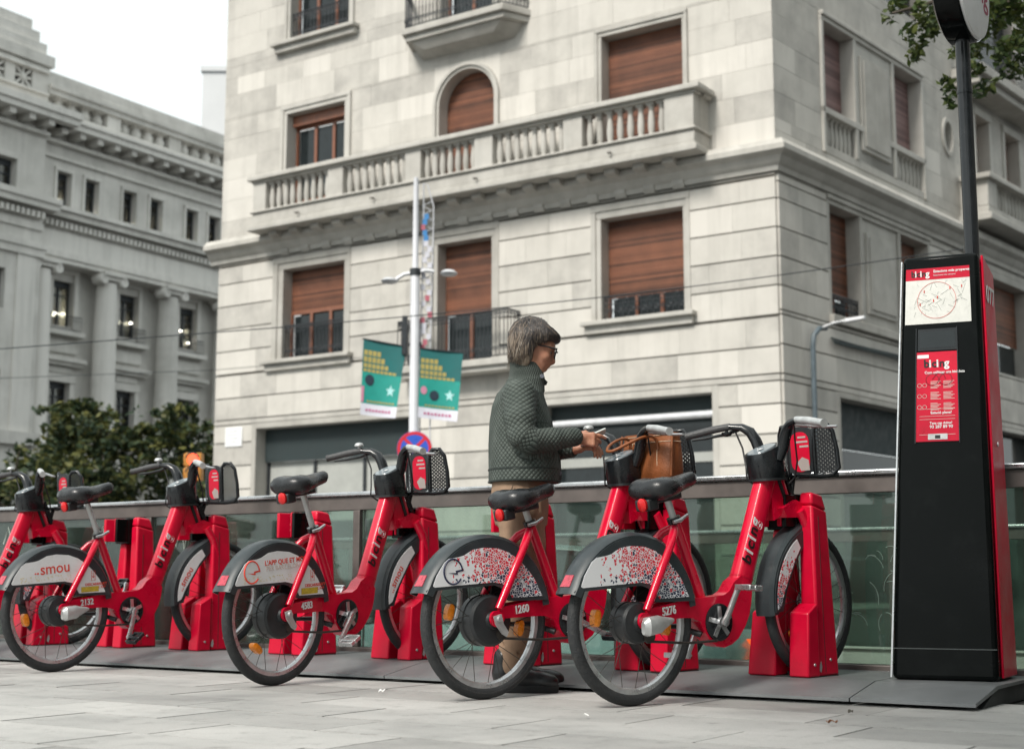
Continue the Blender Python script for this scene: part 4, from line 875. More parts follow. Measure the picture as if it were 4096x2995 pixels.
def mosaic():
    m, nt, b, out = nmat('mosaic_print'); tc = N(nt, 'ShaderNodeTexCoord')
    mp = N(nt, 'ShaderNodeMapping'); mp.inputs['Scale'].default_value = (1, .001, 1); nt.links.new(tc.outputs['Object'], mp.inputs[0])
    v = N(nt, 'ShaderNodeTexVoronoi', i_Scale=78.0); nt.links.new(mp.outputs[0], v.inputs['Vector'])
    e = N(nt, 'ShaderNodeTexVoronoi', i_Scale=78.0, feature='DISTANCE_TO_EDGE'); nt.links.new(mp.outputs[0], e.inputs['Vector'])
    sp = N(nt, 'ShaderNodeSeparateXYZ'); nt.links.new(tc.outputs['Object'], sp.inputs[0]); sc = N(nt, 'ShaderNodeSeparateColor'); nt.links.new(v.outputs['Color'], sc.inputs[0])
    def mth(op, a, bb_):
        n = N(nt, 'ShaderNodeMath', operation=op)
        for i, x in enumerate((a, bb_)):
            if isinstance(x, bpy.types.NodeSocket): nt.links.new(x, n.inputs[i])
            else: n.inputs[i].default_value = x
        return n.outputs[0]
    att = N(nt, 'ShaderNodeAttribute', attribute_name='mos'); sa = N(nt, 'ShaderNodeSeparateColor'); nt.links.new(att.outputs['Color'], sa.inputs[0])
    dens = mth('LESS_THAN', sc.outputs[0], sa.outputs[0]); navy = mth('LESS_THAN', sc.outputs[1], sa.outputs[1])
    edge = mth('GREATER_THAN', e.outputs[0], .07); f = mth('MULTIPLY', dens, edge)
    col = mixrgb(nt, navy, (.60,.03,.05), (.018,.03,.07)); c = mixrgb(nt, f, (.74,.75,.77), col); nt.links.new(c, b.inputs['Base Color']); b.inputs['Roughness'].default_value = .4; return m
M['mosaic'] = mosaic()
def perf(name):
    m = bpy.data.materials.new(name); m.use_nodes = True; nt = m.node_tree; nt.nodes.clear(); out = N(nt, 'ShaderNodeOutputMaterial'); tc = N(nt, 'ShaderNodeTexCoord')
    mp = N(nt, 'ShaderNodeMapping'); mp.inputs['Scale'].default_value = (1.9, .001, 1); mp.inputs['Rotation'].default_value = (0, R(45), 0); nt.links.new(tc.outputs['Object'], mp.inputs[0])
    v = N(nt, 'ShaderNodeTexVoronoi', i_Scale=72.0, i_Randomness=0.0); nt.links.new(mp.outputs[0], v.inputs['Vector']); g = N(nt, 'ShaderNodeMath', operation='LESS_THAN'); g.inputs[1].default_value = .36; nt.links.new(v.outputs['Distance'], g.inputs[0])
    b = N(nt, 'ShaderNodeBsdfPrincipled'); b.inputs['Base Color'].default_value = (.014,.016,.018,1); b.inputs['Roughness'].default_value = .4; t = N(nt, 'ShaderNodeBsdfTransparent'); mx = N(nt, 'ShaderNodeMixShader')
    nt.links.new(g.outputs[0], mx.inputs[0]); nt.links.new(b.outputs[0], mx.inputs[1]); nt.links.new(t.outputs[0], mx.inputs[2]); nt.links.new(mx.outputs[0], out.inputs[0]); return m
M['perforated'] = perf('perforated_plastic')

RW, WB, KX = .345, 1.15, 1.08      # KX stretches the frame to the wheelbase
def superring(c, ax1, ax2, a, b, n=14, p=3.2):
    out = []
    for i in range(n):
        t = 2*math.pi*i/n; ct, st = math.cos(t), math.sin(t)
        out.append(tuple(Vector(c) + Vector(ax1)*(a*math.copysign(abs(ct)**(2/p), ct)) + Vector(ax2)*(b*math.copysign(abs(st)**(2/p), st))))
    return out
def loft_mb(mb, secs):
    n = len(secs[0]); return mb.add([p for s in secs for p in s], [tuple(range(n)), tuple(range(len(secs)*n-1, (len(secs)-1)*n-1, -1))] + [(k*n+i, k*n+(i+1)%n, (k+1)*n+(i+1)%n, (k+1)*n+i) for k in range(len(secs)-1) for i in range(n)])
BM = {}
def shared(key, fn):
    if key not in BM: BM[key] = fn()
    return BM[key]
def part(name, key, fn, mat, par, smooth=40, bevel=None, mtx=None, sx=0, tx=0.0):
    """one mesh per key, shared by the copies of the bike"""
    def mk():
        g = fn()
        if sx or tx: g.v = [((v[0]*KX + max(0, v[2]-.45)*.06 if sx else v[0]) + tx, v[1], v[2]) for v in g.v]
        me = g.mesh(name, True, smooth)
        for m in (mat if isinstance(mat, (list, tuple)) else [mat]): me.materials.append(m)
        return me
    o = ob(name, shared(key, mk), [], par, bevel)
    if mtx is not None: o.matrix_local = mtx
    return o
T_ = Matrix.Translation
I4 = Matrix.Identity(4)
def wheel(bike, x, mtx, key, line=False):
    ax = (x, 0, RW)
    def tyre():
        mb = MB(); n, k = 56, 10
        vs = [(ax[0] + (RW-.026+.026*math.cos(2*math.pi*j/k))*math.cos(2*math.pi*i/n), .025*math.sin(2*math.pi*j/k), ax[2] + (RW-.026+.026*math.cos(2*math.pi*j/k))*math.sin(2*math.pi*i/n)) for i in range(n) for j in range(k)]
        return mb.add(vs, [(i*k+j, i*k+(j+1)%k, ((i+1)%n)*k+(j+1)%k, ((i+1)%n)*k+j) for i in range(n) for j in range(k)])
    w = part('wheel', 'tyre%.2f' % x, tyre, M['tyre'], bike, 60, mtx=mtx)
    part('rim', 'rim%.2f' % x, lambda: MB().lathe([(.272,-.006),(.280,-.013),(.303,-.014),(.303,.014),(.280,.013),(.272,.006)], ax, (0,1,0), 56, closed=True), M['alu'], w, 35)
    if line: part('reflex_line', 'rl%.2f' % x, lambda: MB().lathe([(.310,-.0225),(.317,-.0238),(.317,-.0225),(.310,-.0205)], ax, (0,1,0), 56, closed=True), M['tyre_line'], w)
    def sp():
        me = MB().tube([(0,0,0),(0,0,1)], .0016, 4).mesh('spoke'); me.materials.append(M['chain']); return me
    sm = shared('spoke', sp); fl = .075 if x == 0 else .03
    for i in range(24):
        a = 2*math.pi*i/24; s = 1 if i % 2 else -1; da = (.55 if (i//2) % 2 else -.55)*(1 if x == 0 else 1.3)
        p0 = Vector((x + fl*math.cos(a+da), s*.03, RW + fl*math.sin(a+da))); p1 = Vector((x + .276*math.cos(a), 0, RW + .276*math.sin(a))); d = p1 - p0
        q = d.to_track_quat('Z', 'Y').to_matrix().to_4x4(); m = T_(p0) @ q @ Matrix.Diagonal((1,1,d.length,1)); copy_to(sm, 'spoke', m, w)
    return w
def make_bike(spec):
    no, lab = spec['no'], spec['label']
    b = thing('hire_bicycle', lab, 'bicycle', (spec['rear'][0], spec['rear'][1], 0), 0, 'red hire bicycles in the rack')
    b.rotation_euler = (0, -math.asin(.078/WB), R(90 - spec['th']))
    st = R(spec['th'] - spec['wh']); pv = Vector((1.02, 0, 0)); tilt = Matrix.Rotation(R(-16), 4, 'Y')
    S = T_(pv) @ Matrix.Rotation(st, 4, 'Z') @ T_(-pv)          # steered parts
    # wheels
    w = wheel(b, 0, I4, 'r', spec.get('line')); hr = spec.get('hub', .115)
    part('motor_hub', 'hub%.3f' % hr, lambda: MB().lathe([(.02,-.075),(.035,-.073),(.04,-.060),(hr*.62,-.058),(hr*.9,-.052),(hr,-.042),(hr,-.012),(hr*.96,-.008),(hr*.96,.012),(hr,.016),(hr,.042),(hr*.9,.052),(.04,.058),(.02,.075)], (0,0,RW), (0,1,0), 36), M['black'], w, 30)
    ra = R(spec.get('ra', 215))
    def refl(x): return lambda: loft_mb(MB(), [superring((x,y,RW), (1,0,0), (0,0,1), a, c, 14, 2.6) for y, a, c in ((-.020,.012,.028),(-.016,.018,.036),(.016,.018,.036),(.020,.012,.028))])
    for k, a in enumerate((ra, ra + math.pi)):
        part('reflector', 'refl0', refl(0), M['amber'], w, 50, mtx=T_((.20*math.cos(a), 0, .20*math.sin(a))) @ T_((0,0,RW)) @ Matrix.Rotation(-a + math.pi, 4, 'Y') @ T_((0,0,-RW)))
    w2 = wheel(b, WB, S, 'f', spec.get('line'))
    part('hub', 'fhub', lambda: MB().lathe([(.012,-.06),(.02,-.058),(.045,-.04),(.045,-.034),(.034,-.03),(.034,.03),(.045,.034),(.045,.04),(.02,.058),(.012,.06)], (WB,0,RW), (0,1,0), 24), M['alu_dull'], w2, 35)
    a = R(spec.get('fa', 225)); part('reflector', 'refl1', refl(WB), M['amber'], w2, 50, mtx=T_((.20*math.cos(a), 0, .20*math.sin(a))) @ T_((WB,0,RW)) @ Matrix.Rotation(-a + math.pi, 4, 'Y') @ T_((-WB,0,-RW)))
    # frame
    def frame():
        mb = MB()
        pod = [(.27,.421),(.40,.420),(.49,.421),(.525,.437),(.555,.475),(.60,.50),(.66,.43),(.648,.37),(.632,.32),(.605,.275),(.56,.225),(.52,.203),(.475,.193),(.43,.203),(.39,.235),(.36,.285),(.345,.318),(.30,.338),(.27,.341)]
        mb.prism(pod, -.036, .036)
        d = Vector((.195,0,.52)).normalized(); px = Vector((d.z,0,-d.x))
        secs = []
        for t, h, wy in ((-.03,.050,.034),(.05,.050,.037),(.25,.047,.037),(.45,.046,.036),(.58,.046,.036)):
            secs.append(superring(Vector((.605,0,.415)) + d*t, px, (0,1,0), h, wy, 18, 3.6))
        loft_mb(mb, secs)
        mb.prism([(.79,.955),(.86,.955),(.915,.80),(.885,.765),(.82,.735)], -.028, .028)
        mb.tube([(.845,0,.985),(.93,0,.76)], .033, 14)
        for s in (-1, 1):
            mb.hexa([(.02,s*.082,.352),(.28,s*.036,.341),(.28,s*.036,.420),(.02,s*.082,.400)], [(.02,s*.066,.352),(.28,s*.010,.341),(.28,s*.010,.420),(.02,s*.066,.400)])
            mb.tube([(.02,s*.078,.395),(.12,s*.066,.565),(.185,s*.055,.675),(.215,s*.035,.712),(.248,0,.735)], [.017,.019,.019,.019,.018], 10)
            mb.lathe([(.001,-.008),(.036,-.008),(.036,.008),(.001,.008)], (.008,s*.076,.352), (0,1,0), 18)
        mb.tube([(.395,0,.40),(.252,0,.762)], .0215, 14)
        return mb
    fr = part('frame', 'frame', frame, M['red'], b, 38, sx=1)
    part('joint_cover', 'jcov', lambda: loft_mb(MB(), [superring(Vector((.605,0,.415)) + Vector((.351,0,.936))*t, (.936,0,-.351), (0,1,0), .0515, .0385, 18, 3.6) for t in (.075,.082)]), M['dock_red'], fr, sx=1)
    # letters climb the down tube
    d = Vector((.398,0,.917)); up = Vector((-.917,0,.398)); base = Vector((.650*KX + .004,-.0388,.540)); adv = 0.0
    for ch, wd, mt in (('b',.047,'ink_black'), ('i',.024,'ink_white'), ('c',.040,'ink_black'), ('i',.024,'ink_white'), ('n',.045,'ink_black'), ('g',.04,'ink_white')):
        text('lettering', ch, .082, M[mt], fr, plane_m(base + d*adv, d, up), .0012, shear=.12, bold=.0018); adv += wd
    if no: text('number', no, .049, M['ink_white'], fr, plane_m((.118,-.0705,.365), (1,.165,0.03), (0,0,1)), .0015, bold=.0012)
    # saddle, post
    sd = Vector((-.345,0,.939)); c0 = Vector((.252*KX + .018,0,.762)); L = spec.get('post', .15); top = c0 + sd*L
    part('seat_post', 'post%.2f' % L, lambda: MB().tube([c0 - sd*.03, top], .0158, 14), M['alu_dull'], b)
    cl = part('seat_clamp', 'clamp', lambda: MB().tube([c0 - sd*.012, c0 + sd*.016], .031, 16), M['black_gloss'], b)
    part('clamp_lever', 'clever', lambda: MB().tube([(c0.x-.035,-.030,c0.z-.006),(c0.x,-.040,c0.z),(c0.x+.05,-.034,c0.z+.022)], [.008,.010,.007], 8), M['alu'], cl, 60)
    tz = Matrix.Translation(top)
    def sad():
        secs = []
        for x, wv, z0, z1 in ((-.165,.050,.024,.062),(-.155,.090,.006,.082),(-.125,.116,-.008,.094),(-.08,.120,-.012,.094),(-.03,.106,-.008,.086),(.02,.076,.0,.078),(.065,.050,.008,.078),(.11,.038,.014,.082),(.145,.031,.020,.084),(.165,.019,.034,.074)):
            n = 16; ring = []
            for i in range(n):
                t = 2*math.pi*i/n; ct, s_ = math.cos(t), math.sin(t); y = wv*math.copysign(abs(ct)**.75, ct); z = (z0+z1)/2 + (z1-z0)/2*math.copysign(abs(s_)**.8, s_)
                if s_ > 0 and x < .03: z -= .010*math.exp(-(y/.025)**2)
                ring.append((x+.02, y, z))
            secs.append(ring)
        return loft_mb(MB(), secs)
    s_ = part('saddle', 'saddle', sad, M['vinyl'], b, 70, mtx=tz @ Matrix.Rotation(R(-7), 4, 'Y'))
    part('saddle_mount', 'smount', lambda: MB().box(-.10,.06,-.04,.04,-.02,.012).box(-.15,-.09,-.045,.045,-.045,.006), M['black'], s_, bevel=.008)
    part('tail_light', 'tlight', lambda: loft_mb(MB(), [superring((x,-.012,-.016), (0,1,0), (0,0,1), r, r*1.15, 16, 2.2) for x, r in ((-.150,.024),(-.162,.026),(-.168,.019))]), M['lens_red'], s_, 45)
    part('post_head', 'phead', lambda: MB().box(-.03,.03,-.022,.022,-.02,.02), M['alu_dull'], s_, bevel=.006)
    # rear mudguard
    def rad(a): return float(np.interp(a, [8, 60, 110, 140, 150, 158], [.354,.376,.386,.387,.389,.396]))
    def mud(x0, angs, radf, wy, tail=False):
        mb = MB(); secs = []
        for a in angs:
            r = radf(a); c, s = math.cos(R(a)), math.sin(R(a)); w = wy*(1.12 if tail and a > 150 else 1)
            sec = [(-w, r-.052), (-w, r-.018), (-w*.72, r-.003), (0, r), (w*.72, r-.003), (w, r-.018), (w, r-.052), (w-.004, r-.052), (w-.005, r-.02), (w*.68, r-.008), (0, r-.005), (-w*.68, r-.008), (-w+.005, r-.02), (-w+.004, r-.052)]
            secs.append([(x0 + q*c, y, RW + q*s) for y, q in sec])
        return loft_mb(mb, secs)
    mg = part('mudguard', 'rmud', lambda: mud(0, list(range(8, 150, 6)) + [152, 155, 158], rad, .056, True), M['guard'], b, 40)
    ol = [(rad(a)-.024, a) for a in range(156, 9, -6)]; outl = [(r*math.cos(R(a)), RW + r*math.sin(R(a))) for r, a in ol]
    skirt = [(-.352,.498)] + outl[1:] + [(.322,.412),(.20,.418),(.095,.424),(.075,.462),(.055,.486),(.02,.499)]
    part('skirt', 'skirt', lambda: MB().prism(skirt, -.0600, -.0555).prism(skirt, .0555, .0600), M['guard'], mg)
    wp = [(-.318,.512),(-.292,.562),(-.250,.614),(-.222,.630),(-.170,.634),(-.14,.640),(-.09,.662),(-.03,.668),(.05,.660),(.11,.638),(.16,.606),(.205,.566),(.25,.512),(.285,.445),(.29,.432),(.115,.436),(.095,.472),(.070,.500),(.02,.512)]
    mos = spec['panel'] == 'mosaic'
    def panel(poly, y0, n1, n2):
        mb = MB().prism(poly, y0 - .0021, y0); return mb
    def mos_attr(me, fd, fn):
        a_ = me.color_attributes.new('mos', 'FLOAT_COLOR', 'POINT')
        for i, v in enumerate(me.vertices): a_.data[i].color = (fd(v.co), fn(v.co), 0, 1)
    def grid_panel(poly, key, fd, fn, y0=-.0599):          # triangulated finely so that the print can fade
        def mk():
            me = panel(poly, y0, 0, 0).mesh('panel'); bm = bmesh.new(); bm.from_mesh(me); bmesh.ops.triangulate(bm, faces=bm.faces); bmesh.ops.subdivide_edges(bm, edges=bm.edges, cuts=5, use_grid_fill=True); bm.to_mesh(me); bm.free()
            mos_attr(me, fd, fn); me.materials.append(M['mosaic']); return me
        return shared(key, mk)
    if mos: pn = ob('side_panel', grid_panel(wp, 'rpm', lambda c: max(.02, min(1.0, (c.x + .225)*4.2 + .01)) if c.x > -.24 else .0, lambda c: max(.10, min(.95, (.56 - c.z)*8 + .25))), [], mg)
    else: pn = part('side_panel', 'rpw', lambda: panel(wp, -.0599, 0, 0), M['white'], mg)
    yy = -.0627; F = lambda x, z: plane_m((x, yy, z), (1,0,0), (0,0,1))
    def elogo(m):
        c = Vector((-.205, yy, .573)); mb = MB(); r0, r1 = .050, .058
        pts = [(c.x + .054*.92*math.cos(R(t)), yy, c.z + .054*math.sin(R(t))) for t in range(10, 331, 12)]; mb.tube(pts, .0042, 5)
        mb.prism([(c.x+.054,c.z+.008),(c.x+.012,c.z+.003),(c.x+.016,c.z-.006),(c.x-.028,c.z-.004),(c.x-.006,c.z-.008),(c.x+.006,c.z-.012),(c.x+.024,c.z-.014),(c.x+.022,c.z-.004),(c.x+.056,c.z+.001)], yy-.0008, yy); return mb.build('logo', m, mg)
    pk = spec['panel']
    if spec.get('logo'): elogo(M[spec['logo']])
    if pk == 'smou':
        text('lettering', 'smou', .088, M['ink_red'], mg, F(-.135,.558) @ Matrix.Rotation(R(3),4,'Z'), .0006, bold=.0005); MB().lathe([(.001,0),(.006,0),(.006,.001),(.001,.001)], (-.150,yy,.566), (0,-1,0), 10).lathe([(.001,0),(.005,0),(.005,.001),(.001,.001)], (-.166,yy,.566), (0,-1,0), 10).build('dots', M['ink_red'], mg)
    if pk == 'app':
        text('lettering', "L'APP QUE ET MOU", .034, M['ink_red'], mg, F(-.118,.600) @ Matrix.Rotation(R(2),4,'Z'), .0006, bold=.0006); text('lettering', 'PER BARCELONA', .033, M['ink_grey'], mg, F(-.11,.572) @ Matrix.Rotation(R(2),4,'Z'), .0006)
    if pk in ('app', 'smou'):
        text('lettering', "DESCARREGA'T", .021, M['ink_red'], mg, F(.155,.476), .0006, bold=.0005); text('lettering', "L'APP", .020, M['ink_red'], mg, F(.245,.457), .0006)
        MB().box(.128,.245,yy-.0006,yy,.440,.471).build('ochre_block', M['ink_ochre'], mg)
        ph = MB(); ph.tube([(.198,yy,.505),(.222,yy,.505),(.222,yy,.560),(.198,yy,.560)], .0016, 4, closed=True); ph.tube([(.21,yy,.552),(.21,yy,.52)], .0018, 4); ph.tube([(.203,yy,.53),(.21,yy,.518),(.217,yy,.53)], .0018, 4); ph.build('phone_icon', M['ink_red'], mg)
        g_ = random.Random(5); od = MB()
        for k in range(60): x, z = g_.uniform(-.26,.06), g_.uniform(.518,.548) ; od.box(x, x+.006, yy-.0005, yy, z, z+.003)
        od.build('ochre_specks', paint('ochre_specks', (.62,.54,.30), .5), mg, kind='stuff') if 'osp' not in BM else ob('ochre_specks', BM['osp'], [], mg, kind='stuff')
    def trf():
        P_ = lambda a, y, o: ((rad(a)+o)*math.cos(R(a)), y, RW + (rad(a)+o)*math.sin(R(a)))
        return MB().hexa([P_(153.5,-.030,-.004),P_(153.5,.030,-.004),P_(145.5,.026,-.004),P_(145.5,-.026,-.004)], [P_(153.5,-.030,.002),P_(153.5,.030,.002),P_(145.5,.026,.002),P_(145.5,-.026,.002)])
    part('tail_reflector', 'trefl', trf, M['lens_pink'], mg, None)
    # drive side
    ch = part('chainring', 'cring', lambda: MB().lathe([(.001,-.037),(.082,-.037),(.082,-.043),(.076,-.046),(.001,-.042)], (.448,0,.306), (0,1,0), 32), M['black_gloss'], b, 30, tx=.036)
    def spider():
        mb = MB()
        for k in range(5):
            a = R(72*k+20); c, s = math.cos(a), math.sin(a); q = Vector((-s,0,c)); o_ = Vector((.448,-.0462,.306)); dd = Vector((c,0,s))
            mb.hexa([o_-q*.011, o_+dd*.07-q*.010, o_+dd*.07+q*.010, o_+q*.011], [v+Vector((0,-.005,0)) for v in (o_-q*.011, o_+dd*.07-q*.010, o_+dd*.07+q*.010, o_+q*.011)])
        return mb.lathe([(.001,0),(.022,0),(.02,.012),(.001,.012)], (.448,-.05,.306), (0,-1,0), 16)
    part('spider', 'spider', spider, M['alu'], ch, tx=.036)
    def chainmb():
        mb = MB(); mb.tube([(.42,-.050,.229),(.25,-.052,.236),(.055,-.055,.262)], .0058, 6);
        mb.lathe([(.012,-.005),(.03,-.004),(.03,.004),(.012,.005)], (.045,-.055,.285), (0,1,0), 14); return mb
    part('chain', 'chain', chainmb, M['chain'], b, sx=1)
    if spec.get('cover'):
        part('gear_cover', 'gcov', lambda: loft_mb(MB(), [superring((x,-.102,z), (0,1,0), (0,0,1), a, c, 12, 3) for x, z, a, c in ((-.025,.325,.012,.026),(-.005,.330,.030,.040),(.06,.335,.030,.038),(.085,.338,.018,.028),(.135,.345,.012,.012),(.15,.346,.006,.006))]), M['alu_dull'], b, 35)
    else:
        part('gear_hanger', 'ghang', lambda: MB().prism([(-.02,.365),(.02,.372),(.03,.33),(.055,.292),(.045,.272),(.022,.285),(-.012,.33)], -.100, -.090).lathe([(.001,0),(.014,0),(.012,.012),(.001,.012)], (.005,-.1,.352), (0,-1,0), 12), M['alu_dull'], b, 35)
    def crank(sgn, ang):
        y = sgn*.078; a = R(ang); bbp = Vector((.484, y, .306)); dd = Vector((math.cos(a),0,math.sin(a))); e = bbp + dd*.165 + Vector((0,sgn*.018,0)); k = 'crank%d_%d' % (sgn, ang)
        c_ = part('crank', k, lambda: loft_mb(MB(), [superring(bbp + (e-bbp)*t, Vector((-math.sin(a),0,math.cos(a))), (0,1,0), h, .010, 10, 3) for t, h in ((-.10,.012),(0,.021),(.15,.015),(.85,.012),(1.0,.016),(1.06,.009))]), M['alu'], b, 40)
        def ped():
            o_ = e + Vector((0,sgn*.062,0)); mb = MB(); t = R(spec.get('pt', 10)); ux = Vector((math.cos(t),0,math.sin(t))); uz = Vector((-math.sin(t),0,math.cos(t)))
            for s in (-1, 1):
                p = o_ + ux*(.036*s); mb.hexa([p-ux*.006+Vector((0,-.045,0))-uz*.012, p+ux*.006+Vector((0,-.045,0))-uz*.012, p+ux*.006+Vector((0,.045,0))-uz*.012, p-ux*.006+Vector((0,.045,0))-uz*.012], [p-ux*.006+Vector((0,-.045,0))+uz*.012, p+ux*.006+Vector((0,-.045,0))+uz*.012, p+ux*.006+Vector((0,.045,0))+uz*.012, p-ux*.006+Vector((0,.045,0))+uz*.012])
            for s in (-1, 1):
                p = o_ + Vector((0,.042*s,0)); mb.hexa([p-ux*.04-uz*.010+Vector((0,-.005,0)), p+ux*.04-uz*.010+Vector((0,-.005,0)), p+ux*.04-uz*.010+Vector((0,.005,0)), p-ux*.04-uz*.010+Vector((0,.005,0))], [p-ux*.04+uz*.010+Vector((0,-.005,0)), p+ux*.04+uz*.010+Vector((0,-.005,0)), p+ux*.04+uz*.010+Vector((0,.005,0)), p-ux*.04+uz*.010+Vector((0,.005,0))])
            return mb.tube([o_-Vector((0,.05*1,0)), o_+Vector((0,.05,0))], .012, 10)
        part('pedal', 'ped'+k+str(spec.get('pt', 10)), ped, M['alu'] if spec.get('pedal') == 'alu' else M['black_gloss'], c_, bevel=.003)
    crank(-1, spec.get('crank', -30)); crank(1, spec.get('crank', -30) + 180)
    part('kickstand', 'kick', lambda: MB().tube([(.36,-.02,.26),(.30,.07,.30),(.10,.10,.315)], [.014,.012,.010], 8), M['black'], b, 60, sx=1)
    # console, steering column, fork
    def cup():
        cs = []; c = Vector((.808,0,0))
        for z, a, w_, sl in ((.925,.083,.066,0),(.932,.087,.070,0),(.985,.089,.073,0),(1.05,.088,.072,.012),(1.068,.086,.070,.030)):
            n = 22; ring = []
            for i in range(n):
                t = 2*math.pi*i/n; ct, s1 = math.cos(t), math.sin(t); x = a*math.copysign(abs(ct)**.7, ct); ring.append((c.x + x + (z-.925)*(-.10), w_*math.copysign(abs(s1)**.75, s1), z + sl*x/a))
            cs.append(ring)
        return loft_mb(MB(), cs)
    cu = part('console', 'cup', cup, M['black_gloss'], b, 35, tx=.097)
    def scr():
        n = 18; ring0, ring1 = [], []
        for i in range(n):
            t = 2*math.pi*i/n; ct, s1 = math.cos(t), math.sin(t); x = .066*math.copysign(abs(ct)**.7, ct) - .012; y = .056*math.copysign(abs(s1)**.7, s1); z = 1.068 + .030*x/.086
            ring0.append((.794 + x, y, z + .0005)); ring1.append((.794 + x*.97, y*.97, z + .006))
        return loft_mb(MB(), [ring0, ring1])
    part('screen', 'screen', scr, M['display'], cu, 30, tx=.097)
    part('screen_icon', 'sicon', lambda: MB().add([(.752,-.02,1.064),(.775,-.02,1.071),(.775,.0,1.071),(.752,0,1.064)], [(0,1,2,3)]), M['white'], cu, tx=.097)
    part('base_ring', 'bring', lambda: loft_mb(MB(), [superring((.812,0,z), (1,0,0), (0,1,0), .090, .073, 22, 2.8) for z in (.918,.930)]), M['black'], cu, tx=.097)
    fk = part('fork', 'fork', lambda: MB().prism([(.835,.790),(.865,.745),(.95,.742),(.992,.765),(.985,.805),(.93,.825)], -.052, .052).tube([(.95,-.056,.775),(.995,-.060,.70),(1.035,-.062,.56),(1.065,-.060,RW)], [.022,.024,.021,.015], 12).tube([(.95,.056,.775),(.995,.060,.70),(1.035,.062,.56),(1.065,.060,RW)], [.022,.024,.021,.015], 12), M['red'], b, 40, mtx=S, sx=1)
    part('fork_guard', 'fguard', lambda: MB().prism([(.880,.975),(.905,.985),(.975,.825),(.985,.800),(.955,.800)], -.020, .020).lathe([(.001,0),(.011,0),(.009,.006),(.001,.006)], (.948,-.020,.838), (0,-1,0), 10).lathe([(.001,0),(.011,0),(.009,.006),(.001,.006)], (.905,-.020,.950), (0,-1,0), 10), M['black_gloss'], fk, sx=1)
    part('cable_strip', 'cstrip', lambda: MB().prism([(.832,.945),(.850,.945),(.912,.800),(.896,.792)], -.0345, -.026), M['ink_black'], fr, sx=1)
    fm = part('mudguard', 'fmud', lambda: mud(WB, list(range(96, 189, 6)), lambda a: .372 + .02*max(0, (112-a)/16), .052), M['guard'], b, 40, mtx=S)
    ol2 = [(WB + .345*math.cos(R(a)), RW + .345*math.sin(R(a))) for a in range(100, 187, 6)]
    inn = [(WB - .290, .322), (WB - .245, .42), (WB - .17, .53), (WB - .09, .61), (WB - .045, .64)]
    part('skirt', 'fskirt', lambda: MB().prism(ol2 + inn, -.0562, -.0515).prism(ol2 + inn, .0515, .0562), M['guard'], fm)
    wl2 = [(WB + .330*math.cos(R(a)), RW + .330*math.sin(R(a))) for a in range(116, 183, 6)] + [(WB-.305,.345),(WB-.275,.402),(WB-.222,.478),(WB-.165,.555),(WB-.120,.602)]
    if mos: ob('side_panel', grid_panel([(x, z) for x, z in wl2], 'fpm', lambda c: max(.03, min(1, (.60 - c.z)*6.5)), lambda c: max(.05, min(.95, (.46 - c.z)*9)), -.0561), [], fm)
    else:
        part('side_panel', 'fpw', lambda: MB().prism(wl2, -.0585, -.0561), M['white'], fm)
        text('lettering', 'smou', .058, M['ink_red'], fm, plane_m((WB-.283,-.0592,.418), (.56,0,.83), (-.83,0,.56)), .0006, bold=.0004)
        MB().lathe([(.001,0),(.0045,0),(.0045,.001),(.001,.001)], (WB-.291,-.0590,.408), (0,-1,0), 8).lathe([(.001,0),(.004,0),(.004,.001),(.001,.001)], (WB-.298,-.0590,.397), (0,-1,0), 8).build('dots', M['ink_red'], fm)
    # handlebar
    def bars():
        mb = MB()
        for s in (-1, 1):
            mb.tube([(.825,s*.050,1.01),(.842,s*.066,1.065),(.84,s*.084,1.115),(.832,s*.106,1.155),(.815,s*.140,1.178),(.785,s*.192,1.186)], [.026,.032,.032,.030,.024,.018], 12, flat=.78)
            mb.lathe([(.001,0),(.006,0),(.005,.003),(.001,.003)], (.840,s*.085 - .025,1.11), (0,-1,0), 8)
        return mb
    hb = part('handlebar', 'bars', bars, M['black_gloss'], b, 60, mtx=S, tx=.092)
    for s in (-1, 1):
        part('grip', 'grip%d' % s, lambda: MB().tube([(.788,s*.188,1.186),(.755,s*.270,1.176),(.705,s*.385,1.154)], [.0165,.0180,.0175], 12).tube([(.705,s*.385,1.154),(.702,s*.391,1.153)], .0195, 12), M['grip'] if s > 0 else M['alu_dull'], hb, 60, tx=.092)
        part('brake_lever', 'lever%d' % s, lambda: MB().tube([(.815,s*.165,1.17),(.825,s*.24,1.155),(.800,s*.340,1.142),(.775,s*.410,1.138)], [.012,.008,.007,.006], 8), M['black'] if s > 0 else M['alu'], hb, 60, tx=.092)
    bz = -.034 if spec.get('bell_low') else .034
    part('bell', 'bell%d' % (1 if bz > 0 else 0), lambda: MB().lathe([(.008,0),(.008,.012),(.025,.016),(.026,.024),(.018,.034),(.001,.037)], (.782,.205,1.186 + (.010 if bz > 0 else -.010)), (0,0,1 if bz > 0 else -1), 16), M['black_gloss'] if bz < 0 else M['alu_dull'], hb, 50, tx=.092)
    part('brake_cable', 'cabl', lambda: MB().tube([(.81,-.16,1.165),(.85,-.13,1.10),(.90,-.10,1.00),(.93,-.06,.93),(.90,-.04,.90)], .0045, 6), M['ink_black'], hb, 60, tx=.092)
    part('brake_cable', 'cabl2', lambda: MB().tube([(.80,.17,1.165),(.81,.14,1.08),(.76,.09,.99),(.74,.075,.93),(.78,.06,.90)], .0045, 6), M['ink_black'], hb, 60, tx=.092)
